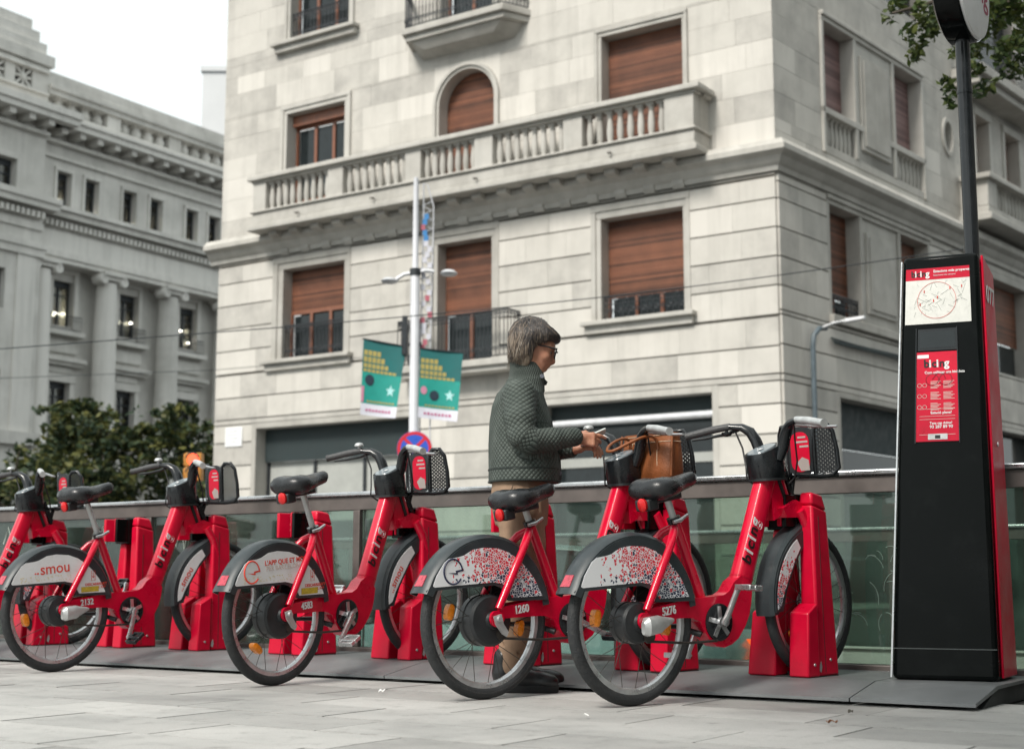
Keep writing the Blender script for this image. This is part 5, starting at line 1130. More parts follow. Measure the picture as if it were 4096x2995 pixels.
    # front carrier with perforated wings and poster
    cr = part('front_carrier', 'carr', lambda: MB().box(.93,1.05,-.075,.075,.978,.990).tube([(.95,-.06,.984),(1.07,-.10,.978),(1.13,-.155,.985)], .011, 8).tube([(.95,.06,.984),(1.07,.10,.978),(1.13,.155,.985)], .011, 8).tube([(.985,0,.985),(.965,0,.93),(.945,0,.86)], .013, 8), M['black_gloss'], b, 50, mtx=T_((.095,0,-.05)) @ S)
    for s in (-1, 1):
        q = [(.0,.985),(.080,.985),(.110,1.015),(.106,1.10),(.092,1.19),(.065,1.228),(.02,1.228),(.0,1.20)]
        cen = (sum(p[0] for p in q)/len(q), sum(p[1] for p in q)/len(q)); W3 = lambda p, d=0.0: (1.066 + p[0]*.50 + d*.86, s*(.072 + p[0]*.86 - d*.5), p[1])
        def wing():
            k = [(cen[0]+(p[0]-cen[0])*.95, cen[1]+(p[1]-cen[1])*.95) for p in q]; n = len(k)
            return MB().add([W3(p,-.002) for p in k] + [W3(p,.002) for p in k], [tuple(range(n)), tuple(range(2*n-1,n-1,-1))] + [(i,(i+1)%n,n+(i+1)%n,n+i) for i in range(n)])
        part('wing', 'wing%d' % s, wing, M['perforated'], cr, None)
        part('wing_rim', 'wrim%d' % s, lambda: MB().tube([W3(p) for p in q], .011, 8, closed=True), M['black_gloss'], cr, 60)
    bkp = [(y, z) for y, z in rrect(-.082,.082,.99,1.22,.06)]
    part('back_plate', 'bplate', lambda: MB().prism(bkp, 1.058, 1.066, 'x'), M['black'], cr)
    pos = part('poster', 'poster', lambda: MB().prism(rrect(-.052,.052,1.005,1.195,.045), 1.0555, 1.0578, 'x'), M['dock_red'], cr)
    pw = MB(); g_ = random.Random(9)
    for k in range(3): y0 = g_.uniform(-.05,-.02); pw.box(1.0545,1.0553,y0,y0+g_.uniform(.03,.07),1.165-.022*k,1.174-.022*k)
    part('poster_print', 'pprint', lambda: pw.prism([(-.05,1.01),(.0,1.01),(.02,1.05),(-.01,1.075),(-.045,1.06)], 1.0545, 1.0553, 'x'), M['icon_pale'], cr)['kind'] = 'stuff'
    return b
BIKES = [
 dict(no='5276', label='red hire bicycle numbered 5276 with mosaic panel and raised silver pedal, nearest the totem', rear=(.522,6.115), th=52.6, wh=46, panel='mosaic', post=.115, hub=.088, ra=170, fa=228, cover=True, crank=62, pedal='alu', pt=-8, bell_low=True),
 dict(no='1260', label='red hire bicycle numbered 1260 with mosaic panel, dark e logo and brown bag', rear=(-.104,6.455), th=51.6, wh=47, panel='mosaic', logo='ink_navy', post=.085, ra=165, fa=250, crank=-28, line=True, pt=20),
 dict(no='4583', label="red hire bicycle numbered 4583 with white panel reading L'APP QUE ET MOU", rear=(-1.178,7.266), th=36.8, wh=42, panel='app', logo='ink_red', post=.215, ra=228, fa=232, crank=226, pedal='alu', pt=25),
 dict(no='2132', label='red hire bicycle numbered 2132 with white panel reading smou and tall saddle', rear=(-2.61,8.313), th=40.2, wh=43, panel='smou', post=.225, hub=.088, ra=190, fa=235, cover=True, crank=248, pt=35),
 dict(no='', label='red hire bicycle cut off by the left picture edge, only its front half showing', rear=(-3.83,9.06), th=42, wh=44, panel='mosaic', post=.15, ra=200, fa=230, crank=200, cover=True),
]
for s in BIKES: make_bike(s)

# docks
FH = [(1.40,6.815), (.795,7.165), (.14,7.63), (-.505,8.19), (-1.165,8.66), (-1.89,9.20), (-2.47,9.58), (-3.15,9.93), (-3.82,10.38)]
DL = ['red bike dock holding bicycle 5276, nearest the totem', 'red bike dock holding bicycle 1260 with the brown bag', 'empty red bike dock behind the person and the rear wheel of bicycle 1260', 'red bike dock holding bicycle 4583', 'empty red bike dock behind the saddle of bicycle 4583',
      'red bike dock holding bicycle 2132 behind the rear wheel of bicycle 4583', 'empty red bike dock behind the pedals and frame of the smou bicycle', 'red bike dock holding the bicycle cut off at the left edge', 'empty red bike dock at the very left edge of the picture']
def dock(i):
    f = FH[i]; h = 45; hv = azv(h); lv = Vector((-hv.y, hv.x, 0)); o = Vector((f[0], f[1], .084)) - hv*.12 + lv*.03
    t = thing('bike_dock', DL[i], 'bike dock', o, R(90-h), 'red bike docks along the rack'); t.scale = (1,1,.915)
    def body():
        mb = MB()
        # right cheek: full height column with a rounded top, leaning a little
        mb.hexa([(0,-.160,0),(.17,-.160,0),(.17,-.065,0),(0,-.065,0)], [(.01,-.140,.86),(.135,-.140,.83),(.135,-.065,.83),(.01,-.065,.86)])
        mb.hexa([(.01,-.140,.8605),(.135,-.140,.8305),(.135,-.065,.8305),(.01,-.065,.8605)], [(.018,-.134,.925),(.11,-.134,.912),(.11,-.068,.912),(.018,-.068,.925)])
        return mb
    d = part('body', 'dbody', body, M['dock_red'], t, None, bevel=.012)
    part('cheek', 'dcheek', lambda: MB().hexa([(0,.015,0),(.16,.015,0),(.16,.160,0),(0,.160,0)], [(.02,.015,.74),(.12,.015,.74),(.12,.09,.74),(.02,.09,.74)]), M['dock_red'], t, None, bevel=.012)
    part('foot_block', 'dfoot', lambda: MB().hexa([(-.10,-.168,0),(-.002,-.168,0),(-.002,-.062,0),(-.10,-.062,0)], [(-.085,-.166,.315),(-.002,-.164,.365),(-.002,-.062,.365),(-.085,-.062,.315)]), M['dock_red'], t, None, bevel=.008)
    part('foot_block', 'dfoot2', lambda: MB().hexa([(-.10,.012,0),(-.002,.012,0),(-.002,.168,0),(-.10,.168,0)], [(-.085,.012,.315),(-.002,.012,.365),(-.002,.140,.365),(-.085,.145,.315)]), M['dock_red'], t, None, bevel=.008)
    hd = part('lock_head', 'dhead', lambda: MB().hexa([(-.01,-.064,.735),(.12,-.064,.735),(.12,.10,.735),(-.01,.10,.735)], [(-.01,-.064,.915),(.12,-.064,.915),(.12,.10,.915),(-.01,.10,.915)]).hexa([(-.095,-.064,.745),(-.011,-.064,.745),(-.011,-.040,.745),(-.095,-.040,.745)], [(-.095,-.064,.910),(-.011,-.064,.910),(-.011,-.040,.910),(-.095,-.040,.910)]), M['totem_black'], t, None, bevel=.004)
    part('jaw', 'djaw', lambda: MB().hexa([(-.100,-.039,.750),(-.012,-.039,.750),(-.012,-.010,.750),(-.080,-.004,.750)], [(-.100,-.039,.912),(-.012,-.039,.912),(-.012,-.010,.912),(-.080,-.004,.912)]), M['dock_red'], hd, None, bevel=.005)
    part('jaw', 'djaw2', lambda: MB().hexa([(-.085,.100,.750),(-.012,.085,.750),(-.012,.104,.750),(-.090,.118,.750)], [(-.085,.100,.912),(-.012,.085,.912),(-.012,.104,.912),(-.090,.118,.912)]), M['dock_red'], hd, None, bevel=.004)
    def icons():
        m_ = MB(); f_ = lambda y, z: (-.1003 + (y+.039)*.571 - .0006, y, z)
        for z, h in ((.885,.010),(.862,.012),(.825,.018),(.79,.014)): m_.hexa([f_(-.034,z), f_(-.012,z), f_(-.012,z+h), f_(-.034,z+h)], [(p[0]-.0008,p[1],p[2]) for p in (f_(-.034,z), f_(-.012,z), f_(-.012,z+h), f_(-.034,z+h))])
        return m_
    part('jaw_icon', 'dicon', icons, M['icon_pink'], hd)
    part('seam', 'dseam', lambda: MB().hexa([(.055,-.1605,.02),(.058,-.1605,.02),(.058,-.158,.02),(.055,-.158,.02)], [(.055,-.1425,.80),(.058,-.1425,.80),(.058,-.139,.80),(.055,-.139,.80)]), M['deck_edge'], d)
    part('bolt', 'dbolt', lambda: MB().lathe([(.001,0),(.008,0),(.007,.004),(.001,.004)], (.10,-.1575,.08), (0,-1,.02), 8).lathe([(.001,0),(.008,0),(.007,.004),(.001,.004)], (-.045,-.1665,.06), (0,-1,.0), 8), M['alu_dull'], d)
    part('paint_chip', 'dchip', lambda: MB().prism([(.004,.03),(.016,.02),(.024,.045),(.018,.075),(.008,.06)], -.1612, -.159), M['alu_dull'], d)
    part('base_plate', 'dbase', lambda: MB().box(-.09,.16,-.16,.16,-.008,.003), M['deck_edge'], t)
    part('slot_back', 'dslot', lambda: MB().box(.0,.15,-.066,.016,.0,.02), M['deck_edge'], t)
    return t
for i in range(len(FH)): dock(i)

# ------------------------------------------------------------------ the totem
tq = Vector((.924,-.383,0)); dq = Vector((.500,.866,0))
tot = thing('information_totem', 'tall black station totem with red side, map poster and round sign on a pole', 'totem', (1.695,6.475,.084)); TF = Fr((0,0,0), tq, dq)
ZT2 = 1.925
def tp(u, w, z):                                # tapered body: fractions across at height z
    t = z/ZT2; ul = .0 + .105*t; ur = .452 - .012*t; wf = .05*t; wb = .36 - .05*t
    return TF(ul + (ur-ul)*u, wf + (wb-wf)*w, z)
mb = MB(); mb.hexa([tp(0,0,0),tp(1,0,0),tp(1,1,0),tp(0,1,0)], [tp(0,0,ZT2),tp(1,0,ZT2),tp(1,1,ZT2-.06),tp(0,1,ZT2-.06)]); mb.build('body', M['totem_black'], tot, bevel=.022)
sp_ = MB(); o3 = tq*.012
sp_.hexa([tp(1,.17,.01),tp(1,1.0,.01),tp(1,1.0,1.86),tp(1,.17,1.915)], [p + o3 for p in (tp(1,.17,.01),tp(1,1.0,.01),tp(1,1.0,1.86),tp(1,.17,1.915))]); rs = sp_.build('side_panel', M['dock_red'], tot, bevel=.008)
eg = MB(); eg.hexa([tp(-.012,-.01,.01),tp(.006,-.012,.01),tp(.006,.03,.01),tp(-.012,.03,.01)], [tp(-.012,-.01,1.90),tp(.006,-.012,1.90),tp(.006,.03,1.90),tp(-.012,.03,1.90)]); eg.build('edge_highlight', M['alu'], tot)  # bright metal strip standing in for the highlight down the left edge
eg = MB(); eg.hexa([tp(0,-.008,.135),tp(1,-.008,.135),tp(1,.01,.135),tp(0,.01,.135)], [tp(0,-.008,.139),tp(1,-.008,.139),tp(1,.01,.139),tp(0,.01,.139)]); eg.build('seam', paint('seam_grey', (.06,.07,.07), .5), tot)
def face(u0, u1, z0, z1, nm, m, par=tot, off=.004, rr_=0):
    mb = MB(); P = lambda u, z, d: tp(u, 0, z) - dq*d
    q = [(u0,z0),(u1,z0),(u1,z1),(u0,z1)]
    mb.hexa([P(u,z,.0005) for u,z in q], [P(u,z,off) for u,z in q]); return mb.build(nm, m, par)
def ftxt(s, u, z, size, m, par, off=.0052, align='LEFT', bold=0.0, shear=0.0): return text('lettering', s, size, M[m] if isinstance(m, str) else m, par, plane_m(tp(u,0,z) - dq*off, tq, (0,0,1)), .0004, align, shear, bold)
M['map'] = paint('map_paper', (.66,.66,.62), .35, var=.06, scale=30)
mp_ = face(.06,.885,1.600,1.860,'map_poster', M['map'], off=.004)
face(.06,.885,1.806,1.860,'map_header', M['dock_red'], mp_, .0046)
for k, (ch, c_) in enumerate((('b','ink_black'),('i','ink_white'),('c','ink_black'),('i','ink_white'),('n','ink_black'),('g','ink_white'))): ftxt(ch, .13 + (0,.047,.072,.115,.140,.188)[k], 1.822, .040, c_, mp_, .0054, bold=.0012)
ftxt('Estacions més properes', .42, 1.838, .0165, 'ink_white', mp_, .0054, bold=.0004); ftxt('Estaciones más cercanas', .42, 1.822, .010, 'ink_white', mp_, .0054)
rg = MB(); cz, cu_ = 1.708, .46
rg.tube([tp(cu_ + .245*math.cos(R(a)), 0, cz + .085*math.sin(R(a))) - dq*.0052 for a in range(0,360,10)], .0009, 5, closed=True); rg.build('map_ring', M['ink_red'], mp_)
g_ = random.Random(12); stt = MB()
for k in range(46):
    u, z = g_.uniform(.17,.80), g_.uniform(1.63,1.79); a = g_.choice((.5,2.1,1.2,-.4)); l = g_.uniform(.02,.12); p = [tp(min(.84,max(.1,u + l*math.cos(a)*t)), 0, min(1.795,max(1.62,z + l*.4*math.sin(a)*t))) - dq*.0050 for t in (0,.5,1)]; stt.tube(p, .0007, 4)
stt.build('map_street', paint('map_street', (.42,.45,.42), .6), mp_, kind='stuff')
pn_ = MB()
for u, z in ((.30,1.745),(.63,1.755),(.25,1.685),(.42,1.70),(.78,1.76),(.47,1.715)): pn_.tube([tp(u,0,z) - dq*.0053, tp(u,0,z+.012) - dq*.0053], .0022, 6)
pn_.build('map_pin', M['ink_red'], mp_, kind='stuff')
fr_ = face(.225,.705,1.475,1.575,'notice_frame', M['black_gloss'], off=.006); face(.25,.68,1.487,1.563,'dark_glass', M['glass_dark'], fr_, .0072)
rp = face(.21,.70,1.058,1.468,'red_notice', M['dock_red'], off=.006)
for k, (ch, c_) in enumerate((('b','ink_black'),('i','ink_white'),('c','ink_black'),('i','ink_white'),('n','ink_black'),('g','ink_white'))): ftxt(ch, .30 + (0,.062,.095,.15,.185,.245)[k], 1.398, .050, c_, rp, .0068, bold=.0016)
face(.22,.36,1.440,1.456,'logo_pill', M['white'], rp, .0068)
for s, u, z, sz in (('Com utilitzar una bicicleta',.31,1.368,.0165), ('Estació plena?',.38,1.183,.0165), ('Tens cap dubte?',.37,1.136,.015), ('93 287 89 90',.37,1.118,.019)): ftxt(s, u, z, sz, 'ink_white', rp, .0068, bold=.0004)
tl_ = MB()
for k in range(3):
    for j in range(6):
        z = 1.330 - .050*k - .006*j
        for u0, u1 in ((.38,.50),(.53,.66)): 
            q = [(u0,z),(u1 - .02*((j*7+k) % 3),z),(u1 - .02*((j*7+k) % 3),z+.0025),(u0,z+.0025)]; tl_.hexa([tp(u,0,zz) - dq*.0062 for u,zz in q], [tp(u,0,zz) - dq*.0068 for u,zz in q])
    for (x_, r_) in ((.25,.012),(.31,.012)): tl_.tube([tp(x_ + .024*math.cos(R(a)),0,1.315-.05*k + .009*math.sin(R(a))) - dq*.0068 for a in range(0,360,30)], .0012, 4, closed=True)
for z in (1.205,1.172,1.158,1.088): 
    q = [(.25,z),(.66,z),(.66,z+.0015),(.25,z+.0015)]; tl_.hexa([tp(u,0,zz) - dq*.0062 for u,zz in q], [tp(u,0,zz) - dq*.0068 for u,zz in q])
tl_.build('small_print', M['ink_grey'], rp, kind='stuff')
bkk = MB(); 
for c_ in ((.40,1.34),(.56,1.34)): bkk.tube([tp(c_[0] + .075*math.cos(R(a)),0,c_[1] + .027*math.sin(R(a))) - dq*.0064 for a in range(0,360,20)], .0014, 5, closed=True)
bkk.tube([tp(u,0,z) - dq*.0064 for u,z in ((.40,1.34),(.46,1.368),(.53,1.366),(.56,1.34))], .0014, 5); bkk.build('bicycle_print', paint('dark_print', (.14,.005,.012), .5), rp)
face(.35,.57,1.066,1.092,'lock_plate', M['alu_dull'], rp, .008); face(.43,.49,1.070,1.086,'lock_slot', M['ink_black'], rp, .0085)
face(.20,.212,1.05,1.58,'notice_edge', M['black_gloss'], off=.010); face(.70,.712,1.05,1.58,'notice_edge', M['black_gloss'], off=.010)
text('lettering', '077', .115, M['ink_white'], rs, plane_m(tp(1,.27,1.70) + tq*.0145, dq, (0,0,1)), .0006, bold=.002)
MB().lathe([(.001,0),(.012,0),(.012,.004),(.001,.004)], tp(1,.55,1.05) + tq*.012, tq, 12).build('side_lock', M['alu'], rs)
pp = TF(.385,.20,0)
MB().lathe([(.034,ZT2-.03),(.034,3.02)], (pp.x,pp.y,0), n=20).lathe([(.037,2.72),(.037,2.735)], (pp.x,pp.y,0), n=20).build('sign_pole', M['black_gloss'], tot, smooth=40)
ax = Vector((.835,-.55,0)).normalized(); sc_ = Vector((pp.x,pp.y,3.255))
sg = MB().lathe([(.001,-.075),(.245,-.075),(.268,-.062),(.274,-.03),(.274,.045),(.268,.052),(.001,.052)], sc_, ax, 44).build('round_sign', M['totem_black'], tot, smooth=35)
fc = MB().lathe([(.001,.0525),(.262,.0525),(.266,.058),(.262,.068),(.25,.072),(.001,.073)], sc_, ax, 44).build('sign_face', M['white'], sg, smooth=35)
rv = Vector((-ax.y, ax.x, 0)); text('lettering', 'bicing', .185, M['logo_red'], sg, plane_m(sc_ + ax*.0735 - rv*.21 - Vector((0,0,.055)), rv, (0,0,1)), .0004, shear=.1, bold=.0015)
# ------------------------------------------------------------------ the person (implicit surfaces, meshed in numpy)
class SDF:
    """a union of round primitives on a grid, each written only where it can matter; k = blend radius"""
    def __init__(s, lo, hi, h):
        s.lo = np.array(lo, float); s.h = h; s.n = np.ceil((np.array(hi) - s.lo)/h).astype(int) + 1
        s.F = np.full(s.n, 1.0, np.float32)
    def sub(s, lo, hi, pad):
        a = np.clip(np.floor((np.array(lo) - pad - s.lo)/s.h).astype(int), 0, s.n); b = np.clip(np.ceil((np.array(hi) + pad - s.lo)/s.h).astype(int) + 1, 0, s.n)
        sl = tuple(slice(x, y) for x, y in zip(a, b)); g = np.meshgrid(*[s.lo[i] + s.h*np.arange(a[i], b[i]) for i in range(3)], indexing='ij'); return sl, g
    def put(s, sl, d, k, sub=False):
        f = s.F[sl]
        if sub: hh = np.clip(.5 - .5*(f + d)/k, 0, 1) if k else None; s.F[sl] = (f*(1-hh) - d*hh + k*hh*(1-hh)) if k else np.maximum(f, -d)
        else: hh = np.clip(.5 + .5*(d - f)/k, 0, 1); s.F[sl] = d*(1-hh) + f*hh - k*hh*(1-hh)
    def ell(s, c, r, k=.015, rot=0.0, sub=False):
        c = np.array(c); r = np.array(r); R_ = max(r); sl, (X,Y,Z) = s.sub(c-R_, c+R_, .04 + 2*k); x, y, z = X-c[0], Y-c[1], Z-c[2]
        if rot: ca, sa = math.cos(rot), math.sin(rot); x, z = x*ca + z*sa, -x*sa + z*ca
        q = np.sqrt((x/r[0])**2 + (y/r[1])**2 + (z/r[2])**2); g = np.sqrt((x/r[0]**2)**2 + (y/r[1]**2)**2 + (z/r[2]**2)**2) + 1e-9
        s.put(sl, (q*(q-1)/g).astype(np.float32), k, sub)
    def cap(s, a, b, ra, rb, k=.012, flat=1.0, sub=False):
        a = np.array(a, float); b = np.array(b, float); R_ = max(ra, rb)*max(1, 1/flat); sl, (X,Y,Z) = s.sub(np.minimum(a,b)-R_, np.maximum(a,b)+R_, .04 + 2*k)
        d = b - a; t = np.clip(((X-a[0])*d[0] + (Y-a[1])*d[1] + (Z-a[2])*d[2])/max(1e-9, d@d), 0, 1)
        q = np.sqrt((X-a[0]-t*d[0])**2 + ((Y-a[1]-t*d[1])*flat)**2 + (Z-a[2]-t*d[2])**2) - (ra + (rb-ra)*t); s.put(sl, q.astype(np.float32), k, sub)
    def chain(s, pts, rs, k=.012, flat=1.0):
        for i in range(len(pts)-1): s.cap(pts[i], pts[i+1], rs[i], rs[i+1], k, flat)
    def rings(s, rows, k=.02):                   # stacked ellipses: (z, cx, rx, ry, cy)
        rows = np.array(rows, float); rows[:,1] -= PX; z0, z1 = rows[0,0], rows[-1,0]; lo = [(rows[:,1]-rows[:,2]).min(), (rows[:,4]-rows[:,3]).min(), z0]; hi = [(rows[:,1]+rows[:,2]).max(), (rows[:,4]+rows[:,3]).max(), z1]
        sl, (X,Y,Z) = s.sub(lo, hi, .05); zc = np.clip(Z, z0, z1); f = lambda i: np.interp(zc, rows[:,0], rows[:,i])
        cx, rx, ry, cy = f(1), f(2), f(3), f(4); q = (np.sqrt(((X-cx)/rx)**2 + ((Y-cy)/ry)**2) - 1)*np.minimum(rx, ry)*.9; dz = np.maximum(z0-Z, Z-z1)
        s.put(sl, np.maximum(q, dz).astype(np.float32), k)
    def mesh(s, name):
        F = s.F; n = F.shape; ins = F < 0; cs = np.zeros((n[0]-1,n[1]-1,n[2]-1), int)
        for i in (0,1):
            for j in (0,1):
                for l in (0,1): cs += ins[i:n[0]-1+i, j:n[1]-1+j, l:n[2]-1+l]
        act = (cs > 0) & (cs < 8); idx = -np.ones(act.shape, int); A = np.argwhere(act); idx[act] = np.arange(len(A)); P = np.zeros((len(A),3)); C_ = np.zeros(len(A))
        cor = [(i,j,l) for i in (0,1) for j in (0,1) for l in (0,1)]
        for a in cor:
            for ax in range(3):
                if a[ax]: continue
                b = list(a); b[ax] = 1; fa = F[A[:,0]+a[0], A[:,1]+a[1], A[:,2]+a[2]]; fb = F[A[:,0]+b[0], A[:,1]+b[1], A[:,2]+b[2]]
                m = (fa < 0) != (fb < 0); t = np.where(m, fa/np.where(np.abs(fa-fb) < 1e-12, 1, fa-fb), 0); p = np.tile(np.array(a, float), (len(A),1)); p[:,ax] += t
                P[m] += p[m]; C_[m] += 1
        V = (A + P/np.maximum(C_,1)[:,None])*s.h + s.lo; quads = []
        for ax in range(3):
            b1, b2 = [(1,2),(2,0),(0,1)][ax]; sl0 = [slice(1,n[i]-1) for i in range(3)]; sl1 = list(sl0); sl0[ax] = slice(0,n[ax]-1); sl1[ax] = slice(1,n[ax])
            c = ins[tuple(sl0)] != ins[tuple(sl1)]; E = np.argwhere(c); fl = ins[tuple(sl0)][c]
            for i in range(3):
                if i != ax: E[:,i] += 1
            def cell(d1, d2): q = E.copy(); q[:,b1] -= d1; q[:,b2] -= d2; return idx[q[:,0], q[:,1], q[:,2]]
            q = np.stack([cell(1,1), cell(0,1), cell(0,0), cell(1,0)], 1); q[~fl] = q[~fl][:,::-1]; quads.append(q)
        Q = np.concatenate(quads); Q = Q[(Q >= 0).all(1)]
        # light smoothing
        e = np.concatenate([Q[:,[0,1]], Q[:,[1,2]], Q[:,[2,3]], Q[:,[3,0]]]); 
        for lam in (.5, -.52, .5):
            acc = np.zeros_like(V); cn = np.zeros(len(V)); np.add.at(acc, e[:,0], V[e[:,1]]); np.add.at(cn, e[:,0], 1); np.add.at(acc, e[:,1], V[e[:,0]]); np.add.at(cn, e[:,1], 1); V = V + lam*(acc/np.maximum(cn,1)[:,None] - V)
        me = bpy.data.meshes.new(name); me.vertices.add(len(V)); me.vertices.foreach_set('co', V.astype(np.float32).ravel()); me.loops.add(len(Q)*4); me.loops.foreach_set('vertex_index', Q.ravel().astype(np.int32)); me.polygons.add(len(Q))
        me.polygons.foreach_set('loop_start', np.arange(len(Q), dtype=np.int32)*4); me.polygons.foreach_set('loop_total', np.full(len(Q),4,np.int32)); me.update(); me.shade_smooth(); return me, V
def skinmat():
    m, nt, b, out = nmat('skin'); tc = N(nt, 'ShaderNodeTexCoord'); n1 = N(nt, 'ShaderNodeTexNoise', i_Scale=26.0, i_Detail=6.0); nt.links.new(tc.outputs['Object'], n1.inputs['Vector'])
    c = ramp(nt, n1.outputs[0], [(.3, (.36,.155,.095)), (.6, (.46,.225,.145)), (.8, (.52,.25,.17))]); nt.links.new(c.outputs[0], b.inputs['Base Color']); b.inputs['Roughness'].default_value = .5
    b.inputs['Subsurface Weight'].default_value = .12; b.inputs['Subsurface Radius'].default_value = (.010,.004,.002); b.inputs['Subsurface Scale'].default_value = .5
    n2 = N(nt, 'ShaderNodeTexNoise', i_Scale=95.0, i_Detail=4.0); nt.links.new(tc.outputs['Object'], n2.inputs['Vector']); bp = N(nt, 'ShaderNodeBump', i_Strength=.35, i_Distance=.003); nt.links.new(n2.outputs[0], bp.inputs['Height']); nt.links.new(bp.outputs[0], b.inputs['Normal']); return m
def quiltmat():
    m, nt, b, out = nmat('quilted_cloth'); at = N(nt, 'ShaderNodeAttribute', attribute_name='quilt'); sp = N(nt, 'ShaderNodeSeparateXYZ'); nt.links.new(at.outputs['Vector'], sp.inputs[0])
    def mth(op, a, b_=0.0):
        n = N(nt, 'ShaderNodeMath', operation=op)
        for i, x in enumerate((a, b_)):
            if isinstance(x, bpy.types.NodeSocket): nt.links.new(x, n.inputs[i])
            else: n.inputs[i].default_value = x
        return n.outputs[0]
    k = 2*math.pi/.024/2; s1 = mth('ABSOLUTE', mth('SINE', mth('MULTIPLY', mth('ADD', sp.outputs[0], sp.outputs[1]), k))); s2 = mth('ABSOLUTE', mth('SINE', mth('MULTIPLY', mth('SUBTRACT', sp.outputs[0], sp.outputs[1]), k)))
    hgt = mth('POWER', mth('MULTIPLY', s1, s2), .4); tc = N(nt, 'ShaderNodeTexCoord'); n1 = N(nt, 'ShaderNodeTexNoise', i_Scale=14.0, i_Detail=5.0); nt.links.new(tc.outputs['Object'], n1.inputs['Vector'])
    base = ramp(nt, n1.outputs[0], [(.3, (.060,.074,.066)), (.7, (.098,.115,.103))]).outputs[0]; c = mixrgb(nt, ramp(nt, hgt, [(.15, (.75,)*3), (.6, (0,0,0))]).outputs[0], base, (.012,.018,.017)); nt.links.new(c, b.inputs['Base Color'])
    b.inputs['Roughness'].default_value = .75; b.inputs['Specular IOR Level'].default_value = .25; bp = N(nt, 'ShaderNodeBump', i_Strength=.9, i_Distance=.006); nt.links.new(hgt, bp.inputs['Height']); nt.links.new(bp.outputs[0], b.inputs['Normal']); return m
M['skin'] = skinmat(); M['quilt'] = quiltmat()
M['trouser'] = paint('trouser_cloth', (.27,.180,.122), .85, var=.14, scale=16, bump=.25, bscale=240, spec=.2); M['boot'] = paint('boot_leather', (.010,.011,.012), .38, var=.2, scale=20)
def hairmat():
    m, nt, b, out = nmat('hair'); at = N(nt, 'ShaderNodeAttribute', attribute_name='tone'); tc = N(nt, 'ShaderNodeTexCoord'); mp = N(nt, 'ShaderNodeMapping'); mp.inputs['Scale'].default_value = (150,150,14); mp.inputs['Rotation'].default_value = (0,R(20),0)
    nt.links.new(tc.outputs['Object'], mp.inputs[0]); n1 = N(nt, 'ShaderNodeTexNoise', i_Scale=1.0, i_Detail=3.0); nt.links.new(mp.outputs[0], n1.inputs['Vector']); sa = N(nt, 'ShaderNodeSeparateColor'); nt.links.new(at.outputs['Color'], sa.inputs[0])
    ad = N(nt, 'ShaderNodeMath', operation='MULTIPLY_ADD'); ad.inputs[1].default_value = .5; nt.links.new(n1.outputs[0], ad.inputs[0]); nt.links.new(sa.outputs[0], ad.inputs[2])
    c = ramp(nt, ad.outputs[0], [(.15, (.020,.021,.026)), (.5, (.085,.066,.052)), (.75, (.24,.185,.135)), (1.0, (.42,.38,.33))]); nt.links.new(c.outputs[0], b.inputs['Base Color']); b.inputs['Roughness'].default_value = .42
    bp = N(nt, 'ShaderNodeBump', i_Strength=.5, i_Distance=.003); nt.links.new(n1.outputs[0], bp.inputs['Height']); nt.links.new(bp.outputs[0], b.inputs['Normal']); return m
M['hair'] = hairmat()
PX, PY = .06, 6.9
per = thing('person', 'person in a dark green quilted jacket and brown trousers standing over a phone, facing right', 'person', (PX, PY, 0))
q_ = lambda x, y, z: (x - PX, y, z)             # traced points: x in the scene, y off the body's plane
# --- body: head, neck, torso, arms, hands and legs in one skin
bs = SDF((-.30,-.36,.02), (.50,.36,1.80), .0045)
bs.ell(q_(.100,0,1.685), (.098,.074,.098), .01, R(-20)); bs.ell(q_(.142,0,1.640), (.060,.062,.077), .02, R(-24))       # skull, face
bs.ell(q_(.180,0,1.662), (.030,.052,.036), .02); bs.ell(q_(.142,0,1.575), (.036,.044,.050), .02, R(-24)); bs.ell(q_(.132,0,1.536), (.022,.026,.022), .016); bs.ell(q_(.163,0,1.580), (.033,.036,.040), .014, R(-24))
for s in (-1, 1):
    bs.cap(q_(.080,s*.055,1.585), q_(.132,s*.020,1.540), .022, .020, .02); bs.ell(q_(.160,s*.038,1.605), (.026,.022,.026), .016)     # jaw, cheek
    bs.ell(q_(.194,s*.030,1.626), (.014,.017,.011), .006, 0, True); bs.cap(q_(.205,s*.014,1.644), q_(.190,s*.050,1.642), .009, .008, .012)  # eye socket, brow
    bs.ell(q_(.181,s*.030,1.6275), (.0125,.0135,.0120), .004); bs.ell(q_(.085,s*.076,1.612), (.018,.009,.032), .006)                     # eyelid ball, ear
bs.chain([q_(.196,0,1.642), q_(.202,0,1.610), q_(.2035,0,1.581)], [.0085,.0092,.0105], .012); bs.ell(q_(.198,0,1.573), (.011,.014,.0075), .007)
for s in (-1, 1): bs.ell(q_(.190,s*.011,1.573), (.010,.008,.008), .007)
bs.cap(q_(.170,-.014,1.5525), q_(.170,.014,1.5525), .0080, .0080, .008); bs.cap(q_(.162,-.012,1.539), q_(.162,.012,1.539), .0080, .0080, .006); bs.cap(q_(.177,-.02,1.5455), q_(.177,.02,1.5455), .0022, .0022, .003, 1, True)
bs.chain([q_(.055,0,1.42), q_(.075,0,1.50), q_(.085,0,1.58)], [.060,.052,.054], .03)
bs.rings([(.93,.035,.115,.150,0),(1.10,.04,.10,.125,0),(1.28,.045,.105,.14,0),(1.40,.045,.085,.14,0),(1.44,.05,.06,.08,0)], .03)
for s, arm in ((-1, [(.040,-.175,1.385),(.040,-.235,1.19),(.175,-.185,1.175),(.300,-.075,1.203)]), (1, [(.040,.175,1.385),(.060,.225,1.18),(.190,.150,1.160),(.300,.055,1.158)])):
    bs.chain([q_(*p) for p in arm], [.050,.040,.036,.026], .02)
